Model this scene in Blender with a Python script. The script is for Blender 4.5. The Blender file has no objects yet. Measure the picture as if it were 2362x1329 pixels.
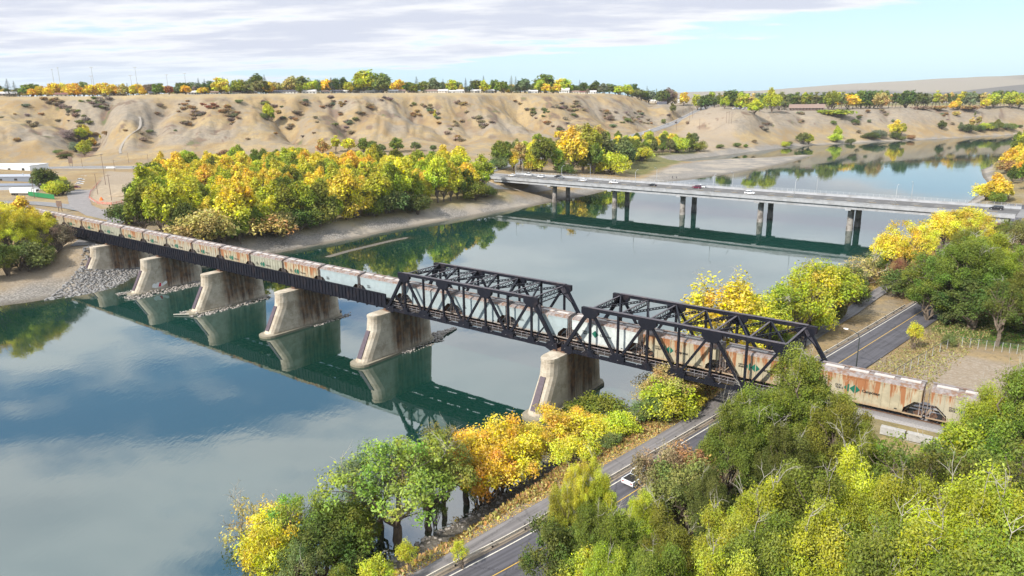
import bpy, bmesh, math, random
import numpy as np
from mathutils import Vector, Matrix
sc = bpy.context.scene
COL = sc.collection
R = math.radians
# ------------------------------------------------------------------ camera
F_PX, PITCH, ROLL, CAM_H = 1647.66, 0.25807, -0.01225, 58.5
cam = bpy.data.cameras.new('camera'); camo = bpy.data.objects.new('camera', cam); COL.objects.link(camo)
_c, _s = math.cos(PITCH), math.sin(PITCH)
FWD = np.array([0, _c, -_s]); UP0 = np.array([0, _s, _c]); RT0 = np.array([1., 0, 0])
RT = math.cos(ROLL)*RT0 + math.sin(ROLL)*UP0
UP = -math.sin(ROLL)*RT0 + math.cos(ROLL)*UP0
camo.matrix_world = Matrix(((RT[0], UP[0], -FWD[0], 0), (RT[1], UP[1], -FWD[1], 0), (RT[2], UP[2], -FWD[2], CAM_H), (0, 0, 0, 1)))
cam.sensor_width = 36; cam.lens = F_PX/2362*36; cam.clip_start = 1; cam.clip_end = 60000
sc.camera = camo
sc.render.resolution_x, sc.render.resolution_y = 1024, 576
# ------------------------------------------------------------------ light
SUN_EL, SUN_AZ = R(40), R(226)          # azimuth clockwise from +Y: the sun stands behind and to the left
sun = bpy.data.lights.new('sun', 'SUN'); suno = bpy.data.objects.new('sun', sun); COL.objects.link(suno)
sun.energy = 5.0; sun.angle = R(2.0); sun.color = (1, 0.95, 0.87)
sd = Vector((math.sin(SUN_AZ)*math.cos(SUN_EL), math.cos(SUN_AZ)*math.cos(SUN_EL), math.sin(SUN_EL)))
suno.rotation_euler = sd.to_track_quat('Z', 'Y').to_euler()
vs = sc.view_settings; vs.view_transform = 'Standard'; vs.look = 'None'; vs.exposure = 0.33; vs.gamma = 1; vs.use_curve_mapping = False
sc.cycles.max_bounces = 6; sc.cycles.diffuse_bounces = 3; sc.cycles.glossy_bounces = 3; sc.cycles.transmission_bounces = 3
sc.cycles.transparent_max_bounces = 6; sc.cycles.caustics_reflective = False; sc.cycles.caustics_refractive = False
sc.cycles.use_denoising = True
try: sc.cycles.denoiser = 'OPENIMAGEDENOISE'
except Exception: pass

class NT:
    def __init__(s, tree): s.t = tree; s.n = tree.nodes; s.l = tree.links
    def __call__(s, typ, **kw):
        nd = s.n.new(typ)
        for k, v in kw.items():
            if k.startswith('i_'):
                key = k[2:]; key = int(key) if key.isdigit() else key.replace('_', ' ')
                s.put(nd.inputs[key], v)
            else: setattr(nd, k, v)
        return nd
    def put(s, sock, v):
        if isinstance(v, bpy.types.NodeSocket): s.l.new(v, sock)
        elif isinstance(v, bpy.types.Node): s.l.new(v.outputs[0], sock)
        elif isinstance(v, (tuple, list)) and len(v) == 3 and sock.type == 'RGBA': sock.default_value = (*v, 1)
        else: sock.default_value = v
    def m(s, op, a, b=0.0, c=None, clamp=False):
        nd = s.n.new('ShaderNodeMath'); nd.operation = op; nd.use_clamp = clamp
        s.put(nd.inputs[0], a); s.put(nd.inputs[1], b)
        if c is not None: s.put(nd.inputs[2], c)
        return nd.outputs[0]
    def noise(s, vec, scale, detail=4, rough=.55, dim='3D'):
        nd = s.n.new('ShaderNodeTexNoise'); nd.noise_dimensions = dim
        if vec is not None: s.put(nd.inputs['Vector'], vec)
        nd.inputs['Scale'].default_value = scale; nd.inputs['Detail'].default_value = detail; nd.inputs['Roughness'].default_value = rough
        return nd.outputs[0]
    def ramp(s, fac, stops, interp='LINEAR'):
        nd = s.n.new('ShaderNodeValToRGB'); nd.color_ramp.interpolation = interp
        e = nd.color_ramp.elements
        while len(e) < len(stops): e.new(0.5)
        for el, (p, c) in zip(e, stops):
            el.position = p; el.color = (c, c, c, 1) if isinstance(c, (int, float)) else (*c, 1)
        s.put(nd.inputs[0], fac); return nd.outputs[0]
    def mix(s, fac, a, b, mode='MIX'):
        nd = s.n.new('ShaderNodeMix'); nd.data_type = 'RGBA'; nd.blend_type = mode; nd.clamp_factor = True
        s.put(nd.inputs[0], fac); s.put(nd.inputs[6], a); s.put(nd.inputs[7], b); return nd.outputs[2]
    def smooth(s, v, a, b):
        nd = s.n.new('ShaderNodeMapRange'); nd.interpolation_type = 'SMOOTHSTEP'
        s.put(nd.inputs[0], v); s.put(nd.inputs[1], a); s.put(nd.inputs[2], b); return nd.outputs[0]
    def xyz(s, v):
        nd = s.n.new('ShaderNodeSeparateXYZ'); s.put(nd.inputs[0], v); return nd.outputs
    def comb(s, x, y, z):
        nd = s.n.new('ShaderNodeCombineXYZ'); s.put(nd.inputs[0], x); s.put(nd.inputs[1], y); s.put(nd.inputs[2], z); return nd.outputs[0]

# ------------------------------------------------------------------ sky with broken stratocumulus, laid out as a layer over the plain
world = bpy.data.worlds.new('World'); sc.world = world; world.use_nodes = True
N = NT(world.node_tree); N.n.clear()
sky = N('ShaderNodeTexSky', sky_type='NISHITA', sun_disc=False, sun_elevation=SUN_EL, sun_rotation=SUN_AZ, altitude=700, air_density=1.0, dust_density=0.6, ozone_density=1.0)
geo = N('ShaderNodeTexCoord')
d = N.xyz(geo.outputs['Generated'])
zc = N.m('MAXIMUM', d[2], 0.0)
den = N.m('ADD', zc, 0.075)
px_, py_ = N.m('DIVIDE', d[0], den), N.m('DIVIDE', d[1], den)
P0 = N.comb(N.m('MULTIPLY', px_, 0.62), N.m('MULTIPLY', py_, 1.0), 0.0)
n1 = N.noise(P0, 0.85, 9, .57)
n2 = N.noise(N.comb(N.m('MULTIPLY', px_, .5), py_, 7.3), 1.9, 5, .6)
n3 = N.noise(N.comb(px_, py_, 2.3), 0.22, 2, .5)
# more cloud to the left (west) and overhead, clear band low on the right
lr = N.m('DIVIDE', d[0], N.m('ADD', N.m('ABSOLUTE', d[1]), .15))
cover = N.m('ADD', N.m('MULTIPLY', n1, .72), N.m('MULTIPLY', n2, .28))
cover = N.m('ADD', cover, N.m('MULTIPLY', N.m('SUBTRACT', n3, .5), .35))
edge = N.m('ADD', .060, N.m('MULTIPLY', lr, .12))
deckb = N.m('SUBTRACT', N.m('MULTIPLY', N.smooth(N.m('SUBTRACT', zc, edge), -.035, .03), .28), .175)
hi = N.smooth(zc, .14, .24)
cover = N.m('ADD', cover, N.m('ADD', N.m('MULTIPLY', deckb, N.m('SUBTRACT', 1, hi)), N.m('MULTIPLY', hi, .055)))
alpha = N.smooth(cover, .475, .56)
thick = N.smooth(N.m('ADD', cover, N.m('MULTIPLY', N.m('SUBTRACT', n2, .5), .25)), .53, .70)
horiz = N.m('SUBTRACT', 1, N.smooth(zc, 0.0, .07))
skyc = N.mix(1.0, sky.outputs[0], (0.145,)*3, 'MULTIPLY')
skyc = N.mix(N.m('MULTIPLY', N.m('SUBTRACT', 1, N.smooth(zc, .12, .2)), .6), skyc, (0.42, 0.66, 0.86))
skyc = N.mix(N.m('MULTIPLY', horiz, .7), skyc, (0.42, 0.68, 0.80))
skyc = N.mix(N.m('MULTIPLY', N.smooth(zc, .13, .2), .55), skyc, (0.20, 0.45, 0.85))
cdark = N.mix(N.smooth(zc, .12, .20), (0.57, 0.595, 0.69), (0.82, 0.89, 0.98))
clite = N.mix(N.smooth(zc, .12, .20), (0.82, 0.82, 0.84), (1.05, 1.10, 1.15))
cl = N.mix(thick, clite, cdark)
fin = N.mix(N.m('MULTIPLY', alpha, N.m('SUBTRACT', .97, N.m('MULTIPLY', horiz, .5))), skyc, cl)
bg = N('ShaderNodeBackground', i_Color=fin, i_Strength=1.0)
out = N('ShaderNodeOutputWorld'); N.l.new(bg.outputs[0], out.inputs[0])

# ------------------------------------------------------------------ tagging helpers
def tag(o, label=None, cat=None, group=None, kind=None):
    if label: o['label'] = label
    if cat: o['category'] = cat
    if group: o['group'] = group
    if kind: o['kind'] = kind
    return o
def empty(name, loc=(0, 0, 0), rz=0.0, parent=None):
    o = bpy.data.objects.new(name, None); COL.objects.link(o); o.location = loc; o.rotation_euler = (0, 0, rz)
    o.empty_display_size = .5
    if parent: o.parent = parent
    return o
def link(name, me, parent=None, loc=None, rot=None):
    o = bpy.data.objects.new(name, me); COL.objects.link(o)
    if parent: o.parent = parent
    if loc is not None: o.location = loc
    if rot is not None: o.rotation_euler = rot
    return o
class MB:
    """collects boxes, bars, tubes and faces; build() makes them ONE mesh object"""
    def __init__(s): s.v = []; s.f = []; s.mi = []; s.cur = 0
    def add(s, vs, fs):
        b = len(s.v); s.v.extend([tuple(map(float, p)) for p in vs]); s.f.extend([tuple(b+i for i in f) for f in fs]); s.mi.extend([s.cur]*len(fs)); return s
    def box(s, x0, x1, y0, y1, z0, z1):
        return s.add([(x0, y0, z0), (x1, y0, z0), (x1, y1, z0), (x0, y1, z0), (x0, y0, z1), (x1, y0, z1), (x1, y1, z1), (x0, y1, z1)],
                     [(0, 3, 2, 1), (4, 5, 6, 7), (0, 1, 5, 4), (1, 2, 6, 5), (2, 3, 7, 6), (3, 0, 4, 7)])
    def bar(s, p, q, w, h=None, up=(0, 0, 1)):
        h = h or w; p, q = Vector(p), Vector(q); d = (q-p).normalized(); up = Vector(up)
        if abs(d.dot(up)) > .98: up = Vector((0, 1, 0)) if abs(d.y) < .9 else Vector((1, 0, 0))
        a = d.cross(up).normalized()*(w/2); b = a.cross(d).normalized()*(h/2)
        vs = [e+i*a+j*b for e in (p, q) for i, j in ((-1, -1), (1, -1), (1, 1), (-1, 1))]
        return s.add(vs, [(0, 1, 2, 3), (7, 6, 5, 4), (0, 4, 5, 1), (1, 5, 6, 2), (2, 6, 7, 3), (3, 7, 4, 0)])
    def tube(s, pts, rads, n=6, cap=True):
        pts = [Vector(p) for p in pts]; b0 = len(s.v); m = len(pts)
        if isinstance(rads, (int, float)): rads = [rads]*m
        vs = []; 
        for i, p in enumerate(pts):
            d = (pts[min(i+1, m-1)]-pts[max(i-1, 0)]).normalized()
            ref = Vector((0, 0, 1)) if abs(d.z) < .9 else Vector((1, 0, 0))
            a = d.cross(ref).normalized(); b = d.cross(a)
            for k in range(n):
                t = 2*math.pi*k/n; vs.append(p+(a*math.cos(t)+b*math.sin(t))*rads[i])
        fs = [(i*n+k, i*n+(k+1) % n, (i+1)*n+(k+1) % n, (i+1)*n+k) for i in range(m-1) for k in range(n)]
        if cap: fs += [tuple(range(n))[::-1], tuple((m-1)*n+k for k in range(n))]
        return s.add(vs, fs)
    def prism(s, poly, z0, z1):
        n = len(poly)
        return s.add([(x, y, z0) for x, y in poly]+[(x, y, z1) for x, y in poly],
                     [tuple(range(n))[::-1], tuple(range(n, 2*n))]+[(i, (i+1) % n, n+(i+1) % n, n+i) for i in range(n)])
    def loft(s, rings, close=True, caps=True):
        n = len(rings[0]); vs = [p for r in rings for p in r]
        fs = [(i*n+k, i*n+(k+1) % n, (i+1)*n+(k+1) % n, (i+1)*n+k) for i in range(len(rings)-1) for k in range(n if close else n-1)]
        if caps: fs += [tuple(range(n))[::-1], tuple((len(rings)-1)*n+k for k in range(n))]
        return s.add(vs, fs)
    def mesh(s, name, mats, smooth=False, recalc=False):
        me = bpy.data.meshes.new(name); me.from_pydata(s.v, [], s.f); me.update()
        for m in (mats if isinstance(mats, (list, tuple)) else [mats]): me.materials.append(m)
        if any(s.mi): me.polygons.foreach_set('material_index', s.mi)
        if recalc:
            bm = bmesh.new(); bm.from_mesh(me); bmesh.ops.recalc_face_normals(bm, faces=bm.faces); bm.to_mesh(me); bm.free()
        if smooth: me.polygons.foreach_set('use_smooth', [True]*len(me.polygons))
        return me
    def build(s, name, mats, parent=None, loc=None, rot=None, smooth=False, recalc=False):
        return link(name, s.mesh(name, mats, smooth, recalc), parent, loc, rot)
def copy_tree(o, parent=None):
    c = o.copy(); COL.objects.link(c); c.parent = parent
    for ch in KIDS.get(o.name, None) or [k for k in o.children]: copy_tree(ch, c)
    return c
KIDS = {}

# ------------------------------------------------------------------ materials
def pmat(name, col, rough=.7, metal=0.0, var=.15, scale=3.0, bump=0.0, spec=.3, dirt=None, obj=True, dscale=.6, dlo=.5, dhi=.7):
    m = bpy.data.materials.new(name); m.use_nodes = True; t = NT(m.node_tree); b = m.node_tree.nodes['Principled BSDF']
    tc = t('ShaderNodeTexCoord'); vec = tc.outputs['Object'] if obj else t('ShaderNodeNewGeometry').outputs['Position']
    n = t.noise(vec, scale, 5, .6)
    c = t.mix(t.ramp(n, [(.3, 0.0), (.7, 1.0)]), tuple(x*(1-var) for x in col), tuple(min(1, x*(1+var)) for x in col))
    if dirt:
        c = t.mix(t.smooth(t.noise(vec, dscale, 6, .65), dlo, dhi), c, dirt)
    t.put(b.inputs['Base Color'], c); b.inputs['Roughness'].default_value = rough; b.inputs['Metallic'].default_value = metal
    b.inputs['Specular IOR Level'].default_value = spec
    if bump:
        bp = t('ShaderNodeBump', i_Height=n); bp.inputs['Strength'].default_value = bump; bp.inputs['Distance'].default_value = .05
        t.put(b.inputs['Normal'], bp.outputs[0])
    return m
def leafmat(name):
    m = bpy.data.materials.new(name); m.use_nodes = True; t = NT(m.node_tree); t.n.clear()
    oi = t('ShaderNodeObjectInfo'); at = t('ShaderNodeAttribute', attribute_name='tint')
    r = t('ShaderNodeSeparateColor'); t.put(r.inputs[0], at.outputs['Color'])
    hs = t('ShaderNodeHueSaturation')
    t.put(hs.inputs['Hue'], t.m('ADD', .5, t.m('MULTIPLY', t.m('SUBTRACT', r.outputs[0], .32), .095)))
    t.put(hs.inputs['Saturation'], t.m('ADD', .82, t.m('MULTIPLY', r.outputs[2], .22)))
    t.put(hs.inputs['Value'], t.m('ADD', .62, t.m('MULTIPLY', r.outputs[1], .76)))
    t.put(hs.inputs['Color'], oi.outputs['Color'])
    df = t('ShaderNodeBsdfDiffuse', i_Color=hs.outputs[0]); tr = t('ShaderNodeBsdfTranslucent', i_Color=hs.outputs[0])
    mx = t('ShaderNodeMixShader', i_0=0.2, i_1=df.outputs[0], i_2=tr.outputs[0])
    o = t('ShaderNodeOutputMaterial'); t.l.new(mx.outputs[0], o.inputs[0]); return m
M = {}
M['leaf'] = leafmat('leaves')
M['bark'] = pmat('bark', (.16, .125, .095), .9, var=.3, scale=4, bump=.4)
M['twig'] = pmat('pale_twig', (.36, .33, .28), .9, var=.2, scale=6)
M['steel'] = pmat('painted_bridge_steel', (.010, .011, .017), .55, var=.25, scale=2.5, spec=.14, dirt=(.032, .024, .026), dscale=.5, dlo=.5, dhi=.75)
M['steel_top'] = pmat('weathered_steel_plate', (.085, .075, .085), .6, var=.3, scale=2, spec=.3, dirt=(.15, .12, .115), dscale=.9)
M['rail'] = pmat('grey_handrail', (.33, .32, .34), .5, var=.15)
M['tie'] = pmat('timber_ties', (.06, .05, .045), .9, var=.35, scale=2)
M['black'] = pmat('black_running_gear', (.025, .022, .02), .8, var=.4, scale=4)
M['rusty'] = pmat('rusty_steel', (.13, .075, .05), .8, var=.4, scale=3)
M['noseplate'] = pmat('rusty_nose_plate', (.085, .062, .075), .55, var=.25, scale=2, spec=.4)
M['galv'] = pmat('galvanised_steel', (.42, .43, .44), .45, var=.1, spec=.5)
M['darkpole'] = pmat('dark_pole', (.05, .06, .06), .5, var=.1)
M['wood'] = pmat('weathered_wood', (.17, .115, .085), .9, var=.3, scale=3)
M['white'] = pmat('white_paint', (.8, .8, .79), .5, var=.04)
M['glass'] = pmat('dark_glass', (.03, .035, .04), .12, var=.2, spec=.6)
M['rubber'] = pmat('rubber', (.02, .02, .02), .9)
# ------------------------------------------------------------------ picture-to-ground helpers (used to survey real positions on the terrain)
CAM = np.array([0, 0, CAM_H])
def ray(px, py):
    d = FWD + RT*(px-1181)/F_PX - UP*(py-664.5)/F_PX
    return d/np.hypot(d[0], d[1])
def at(px, py, z=0.0):
    d = ray(px, py); t = (z-CAM_H)/d[2]; return CAM + t*d
def atD(px, py, D): return CAM + ray(px, py)*D
def KF(px): return math.sqrt(1+((px-1181)/F_PX)**2)      # slant factor of a viewing direction
def top_z(P, px, py):
    """height of the point above P that the ray through (px,py) passes"""
    d = ray(px, py); return CAM_H + d[2]*math.hypot(P[0], P[1])
def poly_at(pts, z=0.0): return np.array([at(a, b, z)[:2] for a, b in pts])

river_L = [(0, 707), (60, 700), (120, 690), (200, 677), (262, 662), (300, 640), (345, 626), (420, 615), (520, 602), (600, 592), (640, 584), (700, 573), (760, 561), (830, 549), (900, 533), (1000, 515), (1100, 498), (1180, 484), (1270, 468), (1310, 461), (1370, 448), (1420, 434),
           (1500, 424), (1560, 418), (1600, 414), (1640, 408), (1700, 400), (1800, 381), (1850, 368), (1882, 357), (1850, 357), (1750, 364), (1650, 371), (1575, 377), (1555, 374), (1600, 367), (1650, 362), (1750, 350), (1850, 338), (1950, 332), (2100, 325), (2250, 317), (2362, 311)]
river_R = [(2362, 332), (2325, 343), (2312, 358), (2300, 372), (2283, 384), (2262, 392), (2266, 408), (2280, 425), (2255, 450), (2200, 492), (2130, 535), (2040, 583), (1970, 618), (1900, 668), (1820, 725), (1740, 780), (1660, 815), (1560, 850), (1500, 890), (1478, 925), (1468, 958), (1420, 975),
           (1380, 1000), (1320, 1035), (1260, 1068), (1205, 1105), (1160, 1140), (1080, 1190), (1000, 1232), (900, 1292), (860, 1329)]
RL, RR = poly_at(river_L), poly_at(river_R)
RIVER = np.vstack([[(-900, -200), (-420, 70), (-260, 150)], RL, [(900, 1130), (1150, 1180), (1150, 1120), (900, 1060)], RR, [(-45, 50), (-110, -10), (-300, -160), (-700, -500)]])
def seg_dist(P, A, B):
    d = B-A; L = max(1e-9, d@d); t = np.clip(((P-A)@d)/L, 0, 1); q = A+t[:, None]*d; return np.hypot(*(P-q).T), t
def poly_sdf(P, poly):
    """positive outside the polygon"""
    dist = np.full(len(P), 1e9); ins = np.zeros(len(P), bool); n = len(poly)
    for i in range(n):
        A, B = poly[i], poly[(i+1) % n]; dd, _ = seg_dist(P, A, B); dist = np.minimum(dist, dd)
        c = ((A[1] > P[:, 1]) != (B[1] > P[:, 1]))
        with np.errstate(divide='ignore', invalid='ignore'):
            xi = (B[0]-A[0])*(P[:, 1]-A[1])/(B[1]-A[1]+1e-12)+A[0]
        ins ^= c & (P[:, 0] < xi)
    return np.where(ins, -dist, dist)
def line_dist(P, pts):
    best = np.full(len(P), 1e9); z = np.zeros(len(P)); tt = np.zeros(len(P)); pts = np.asarray(pts, float)
    for i in range(len(pts)-1):
        dd, t = seg_dist(P, pts[i, :2], pts[i+1, :2]); m = dd < best
        best = np.where(m, dd, best); tt = np.where(m, i+t, tt)
        if pts.shape[1] > 2: z = np.where(m, pts[i, 2]*(1-t)+pts[i+1, 2]*t, z)
    return best, z, tt
rng = np.random.default_rng(7); random.seed(7)
_perm = rng.permutation(4096); _val = rng.random(4096)
def vnoise(x, y, seed=0):
    xi = np.floor(x).astype(int); yi = np.floor(y).astype(int); fx = x-xi; fy = y-yi
    fx = fx*fx*(3-2*fx); fy = fy*fy*(3-2*fy)
    h = lambda a, b: _val[_perm[(a*131+_perm[(b+seed*17) & 4095]) & 4095]]
    return (h(xi, yi)*(1-fx)+h(xi+1, yi)*fx)*(1-fy)+(h(xi, yi+1)*(1-fx)+h(xi+1, yi+1)*fx)*fy
def fbm(x, y, o=4, seed=0):
    s = 0; a = .5; t = 0
    for i in range(o): s = s+a*vnoise(x*2**i, y*2**i, seed+i); t += a; a *= .5
    return s/t
sstep = lambda x, a, b: (lambda t: t*t*(3-2*t))(np.clip((x-a)/(b-a), 0, 1))

# rail bridge frame of reference: s runs along the bridge towards the far left, n across it away from the camera
AZ = .65036; U = np.array([-math.cos(AZ), math.sin(AZ), 0]); V = np.array([math.sin(AZ), math.cos(AZ), 0]); OB = np.array([9.2072, 131.998, 0])
def B(s_, n_, z_=0.0): return OB+U*s_+V*n_+np.array([0, 0, z_])
# road bridge frame
HAZ = -.68016; HU = np.array([math.cos(HAZ), math.sin(HAZ), 0]); HV = np.array([-math.sin(HAZ), math.cos(HAZ), 0]); HO = np.array([88.362, 365.815, 0])
def H(s_, n_, z_=0.0): return HO+HU*s_+HV*n_+np.array([0, 0, z_])
DECK = 12.3
# ------------------------------------------------------------------ terrain control points: (px, py, z) or (px, py, 'D', distance)
C = []
def c3(*a):
    for px, py, z in a: C.append(at(px, py, z))
def cD(*a):
    for px, py, D in a: C.append(atD(px, py, D*KF(px)))
c3((0, 640, 4), (100, 612, 5), (150, 580, 6.5), (60, 560, 7.5), (0, 520, 9), (250, 600, 4.5), (150, 545, 9), (60, 470, 9.5), (300, 470, 9.5), (250, 510, 9.5), (330, 490, 9.5), (150, 430, 10), (450, 480, 8), (600, 500, 7.5), (700, 520, 6), (850, 490, 6), (1000, 470, 6),
   (1100, 452, 6.5), (560, 565, 5), (640, 555, 4), (820, 525, 4), (1000, 495, 3.5), (1150, 472, 3.5), (1105, 400, 12.1), (900, 388, 12), (700, 385, 11.8), (400, 385, 11.5), (150, 385, 11), (0, 390, 11), (800, 440, 9), (500, 420, 9.5), (950, 420, 9.5),
   (1190, 452, 5), (1225, 455, 3), (1300, 440, 2.2), (1400, 425, 1.5), (1500, 400, 1.6), (1600, 390, 1.5), (1700, 380, 1.3), (1800, 368, 1.1), (1450, 385, 4), (1400, 375, 6), (1300, 370, 7.5), (1200, 375, 9), (1500, 365, 5), (1600, 352, 4), (1590, 340, 6), (1450, 345, 9),
   (0, 372, 12.5), (150, 368, 12.5), (300, 367, 13), (500, 361, 13.5), (700, 357, 14), (900, 352, 14), (1050, 345, 14), (1200, 337, 14.5), (1350, 325, 15), (1450, 315, 16), (1500, 303, 17),
   (1640, 328, 11), (1570, 312, 15), (1650, 300, 19))
cD((0, 300, 672), (0, 260, 718), (0, 226, 758), (200, 300, 668), (200, 260, 714), (200, 225, 752), (400, 300, 690), (400, 255, 738), (400, 221, 772), (600, 300, 705), (600, 250, 756), (600, 219.5, 792), (800, 300, 725), (800, 250, 782), (800, 217.5, 822),
   (1000, 300, 745), (1000, 250, 812), (1000, 217, 852), (1200, 290, 790), (1200, 250, 862), (1200, 218, 905), (1350, 285, 850), (1350, 245, 930), (1350, 219, 980), (1440, 285, 905), (1440, 250, 985), (1440, 223, 1040), (1500, 280, 960), (1500, 255, 1030), (1500, 236, 1095),
   (1620, 264, 1000))
for px, py, D in ((1530, 293, 985), (1560, 282, 1035), (1600, 262, 1110), (1622, 250, 1180), (1642, 240, 1250), (1654, 236, 1300), (1545, 297, 960), (1585, 285, 985), (1625, 268, 1040), (1660, 256, 1050), (1690, 250, 1100), (1730, 253, 1060)): C.append(atD(px, py, D))
for px, py, D in [(0, 226, 758), (100, 225, 753), (200, 225, 752), (300, 223, 760), (400, 221, 772), (500, 220, 780), (600, 219.5, 792), (700, 218.5, 806), (800, 217.5, 822), (900, 217, 836), (1000, 217, 852), (1100, 217, 876), (1200, 218, 905), (1280, 218, 940), (1350, 219, 980), (1440, 223, 1040), (1500, 236, 1095)]:
    D = D*KF(px); e_ = atD(px, py, D); C.append(e_) if px % 200 else None
    for dd_, dz_ in ((35, 1.0), (90, 1.6), (180, 2.0)): q_ = atD(px, py, D+dd_); C.append(np.array([q_[0], q_[1], e_[2]+dz_]))
for px, ys in [(1700, 356), (1780, 347), (1860, 338), (1940, 333), (2020, 329), (2100, 325), (2180, 321), (2260, 317), (2362, 311), (2450, 306)]:
    Ds = math.hypot(*at(px, ys, 0)[:2]); zt_ = float(np.interp(px, [1700, 1900, 2362], [37.5, 37.5, 36])); w_ = float(np.interp(px, [1700, 1900, 2362], [150, 125, 125]))
    for f_, z_ in ((.22, 5.5), (.42, 10), (.72, 25), (1.0, zt_-1), (1.35, zt_), (2.1, zt_+.3), (3.2, zt_+.5)): C.append(atD(px, 200, Ds+w_*f_)*np.array([1, 1, 0])+np.array([0, 0, z_]))
def azpt(px, D, z): d = ray(px, 230); C.append(np.array([d[0]*D, d[1]*D, z]))
for px, D, z in [(0, 1000, 69), (400, 1000, 70), (800, 1050, 71), (1200, 1150, 69), (1440, 1250, 63), (1550, 1350, 56), (1650, 1600, 50), (1800, 1500, 39), (2100, 1500, 38), (2362, 1600, 37),
                 (0, 1500, 70), (800, 1500, 72), (-500, 1000, 69), (-500, 700, 55), (-500, 560, 14), (-900, 400, 12), (2900, 1300, 35), (2900, 1700, 37), (-1200, 700, 60)]: azpt(px, D, z)
c3((1180, 1190, 4.8), (1300, 1110, 4.8), (2200, 860, 6.3), (2300, 900, 6.5), (2362, 700, 7), (2200, 600, 6.5), (2100, 600, 5.8), (2362, 560, 9), (2362, 500, 11), (2330, 506, 11.5), (2362, 420, 8), (2330, 385, 5), (2362, 350, 6), (1700, 1200, 6), (2200, 1200, 7), (1400, 1300, 5.8),
   (2362, 1329, 8), (1900, 1100, 6.5), (1150, 1329, 5.4), (1560, 975, 5.4), (1900, 802, 5.4), (2065, 712, 5.6), (1480, 985, 4.6), (1560, 905, 4), (1640, 850, 4), (1950, 720, 5), (2060, 640, 5.3), (960, 1300, 4.8), (2150, 560, 5), (2240, 500, 6))
for p in [(0, 0, 6), (60, 20, 7), (150, 60, 9), (-30, 10, 5), (0, -80, 7), (200, 150, 9), (300, 300, 11), (450, 500, 10), (700, 800, 9), (600, 300, 14), (900, 900, 12), (-260, 260, 8), (-400, 300, 10), (-600, 200, 12), (100, -200, 10), (-400, -350, 10), (1200, 1000, 14)]: C.append(np.array(p, float))
C = np.array(C)
def _k(r2): return .5*r2*np.log(r2+1e-6)
SC = 300.0
def tps_fit(P, z, lam=1e-3):
    n = len(P); Q = P/SC; K = _k(((Q[:, None]-Q[None])**2).sum(-1))+lam*np.eye(n)
    A = np.zeros((n+3, n+3)); A[:n, :n] = K; A[:n, n] = 1; A[:n, n+1:] = Q; A[n, :n] = 1; A[n+1:, :n] = Q.T
    return np.linalg.solve(A, np.r_[z, 0, 0, 0])
TW = tps_fit(C[:, :2], C[:, 2])
def tps(P):
    out = np.empty(len(P))
    for i in range(0, len(P), 20000):
        Q = P[i:i+20000]/SC; r2 = ((Q[:, None]-C[None, :, :2]/SC)**2).sum(-1)
        out[i:i+20000] = _k(r2)@TW[:len(C)]+TW[len(C)]+Q@TW[len(C)+1:]
    return out
def far_z(P):
    D = np.hypot(P[:, 0], P[:, 1]); th = np.degrees(np.arctan2(P[:, 0], P[:, 1]))
    base = np.where(th < 13, 66-10*sstep(th, 5, 13), 54-14*sstep(th, 13, 18))
    r1 = 92*sstep(th, 8, 40)+34*sstep(th, 5, 16)                   # long ridge far off on the right
    ridge = r1*sstep(D, 3300, 5200)*(1+.05*(fbm(th*.7, D/900, 3, 5)-.5))
    hill = 88*sstep(th, 24, 40)*sstep(D, 2300, 3200)*(1-sstep(D, 3300, 4300))
    fold = 14*(fbm(P[:, 0]/420, P[:, 1]/900, 4, 9)-.45)*sstep(D, 2200, 3400)*sstep(th, 6, 14)
    return base+ridge+hill*.75+fold
BASEZ_BARS = None
def base_z(P):
    P = np.asarray(P, float); D = np.hypot(P[:, 0], P[:, 1])
    z = tps(P); z = np.clip(z, 1.0, 78)
    w = sstep(D, 1450, 2000)
    z = z*(1-w)+far_z(P)*w
    return z
def hit0(px, py, zf=None, d0=40, d1=1900, lo=0.0):
    zf = zf or base_z
    d = ray(px, py); t = np.concatenate([np.arange(d0, 300, 1.5), np.arange(300, d1, 2.5)]); P = CAM[None]+t[:, None]*d[None]
    g = zf(P[:, :2]); i = np.argmax(P[:, 2] < g)
    if P[i, 2] >= g[i]: i = len(t)-1
    return np.array([P[i, 0], P[i, 1], g[i]])
# gullies (coulees) in the hill face: centreline in px, depth, half width
GUL = [([(190, 358), (196, 320), (190, 285), (165, 258), (128, 238)], 13, 26), ([(192, 300), (222, 262), (238, 236), (252, 224)], 11, 20), ([(30, 330), (80, 290), (60, 250)], 3, 22),
       ([(694, 320), (668, 290), (640, 262), (610, 236)], 10, 20), ([(668, 290), (690, 255), (700, 236)], 6, 16), ([(820, 318), (800, 285), (770, 252), (760, 228)], 9, 24), ([(800, 285), (850, 255), (860, 235)], 4, 16),
       ([(1060, 330), (1030, 295), (1000, 265), (950, 238)], 9, 28), ([(1120, 300), (1085, 268), (1060, 240)], 6, 20), ([(1300, 310), (1255, 285), (1225, 262), (1190, 236)], 11, 26), ([(1290, 290), (1330, 262), (1320, 240)], 5, 20),
       ([(420, 310), (445, 280), (450, 250)], 4, 14), ([(520, 300), (540, 270), (560, 240)], 3.5, 16), ([(330, 330), (350, 280), (380, 245)], 3, 18), ([(1420, 300), (1400, 270), (1390, 240)], 5, 24), ([(1500, 295), (1480, 275), (1465, 250)], 5, 24),
       ([(2080, 300), (2050, 275), (2040, 258)], 4, 12), ([(1960, 300), (1990, 275), (2000, 260)], 3, 10), ([(1860, 305), (1850, 280), (1845, 262)], 3, 12), ([(2200, 295), (2180, 270), (2170, 257)], 3, 14), ([(1760, 300), (1770, 280)], 3, 14)]
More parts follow.
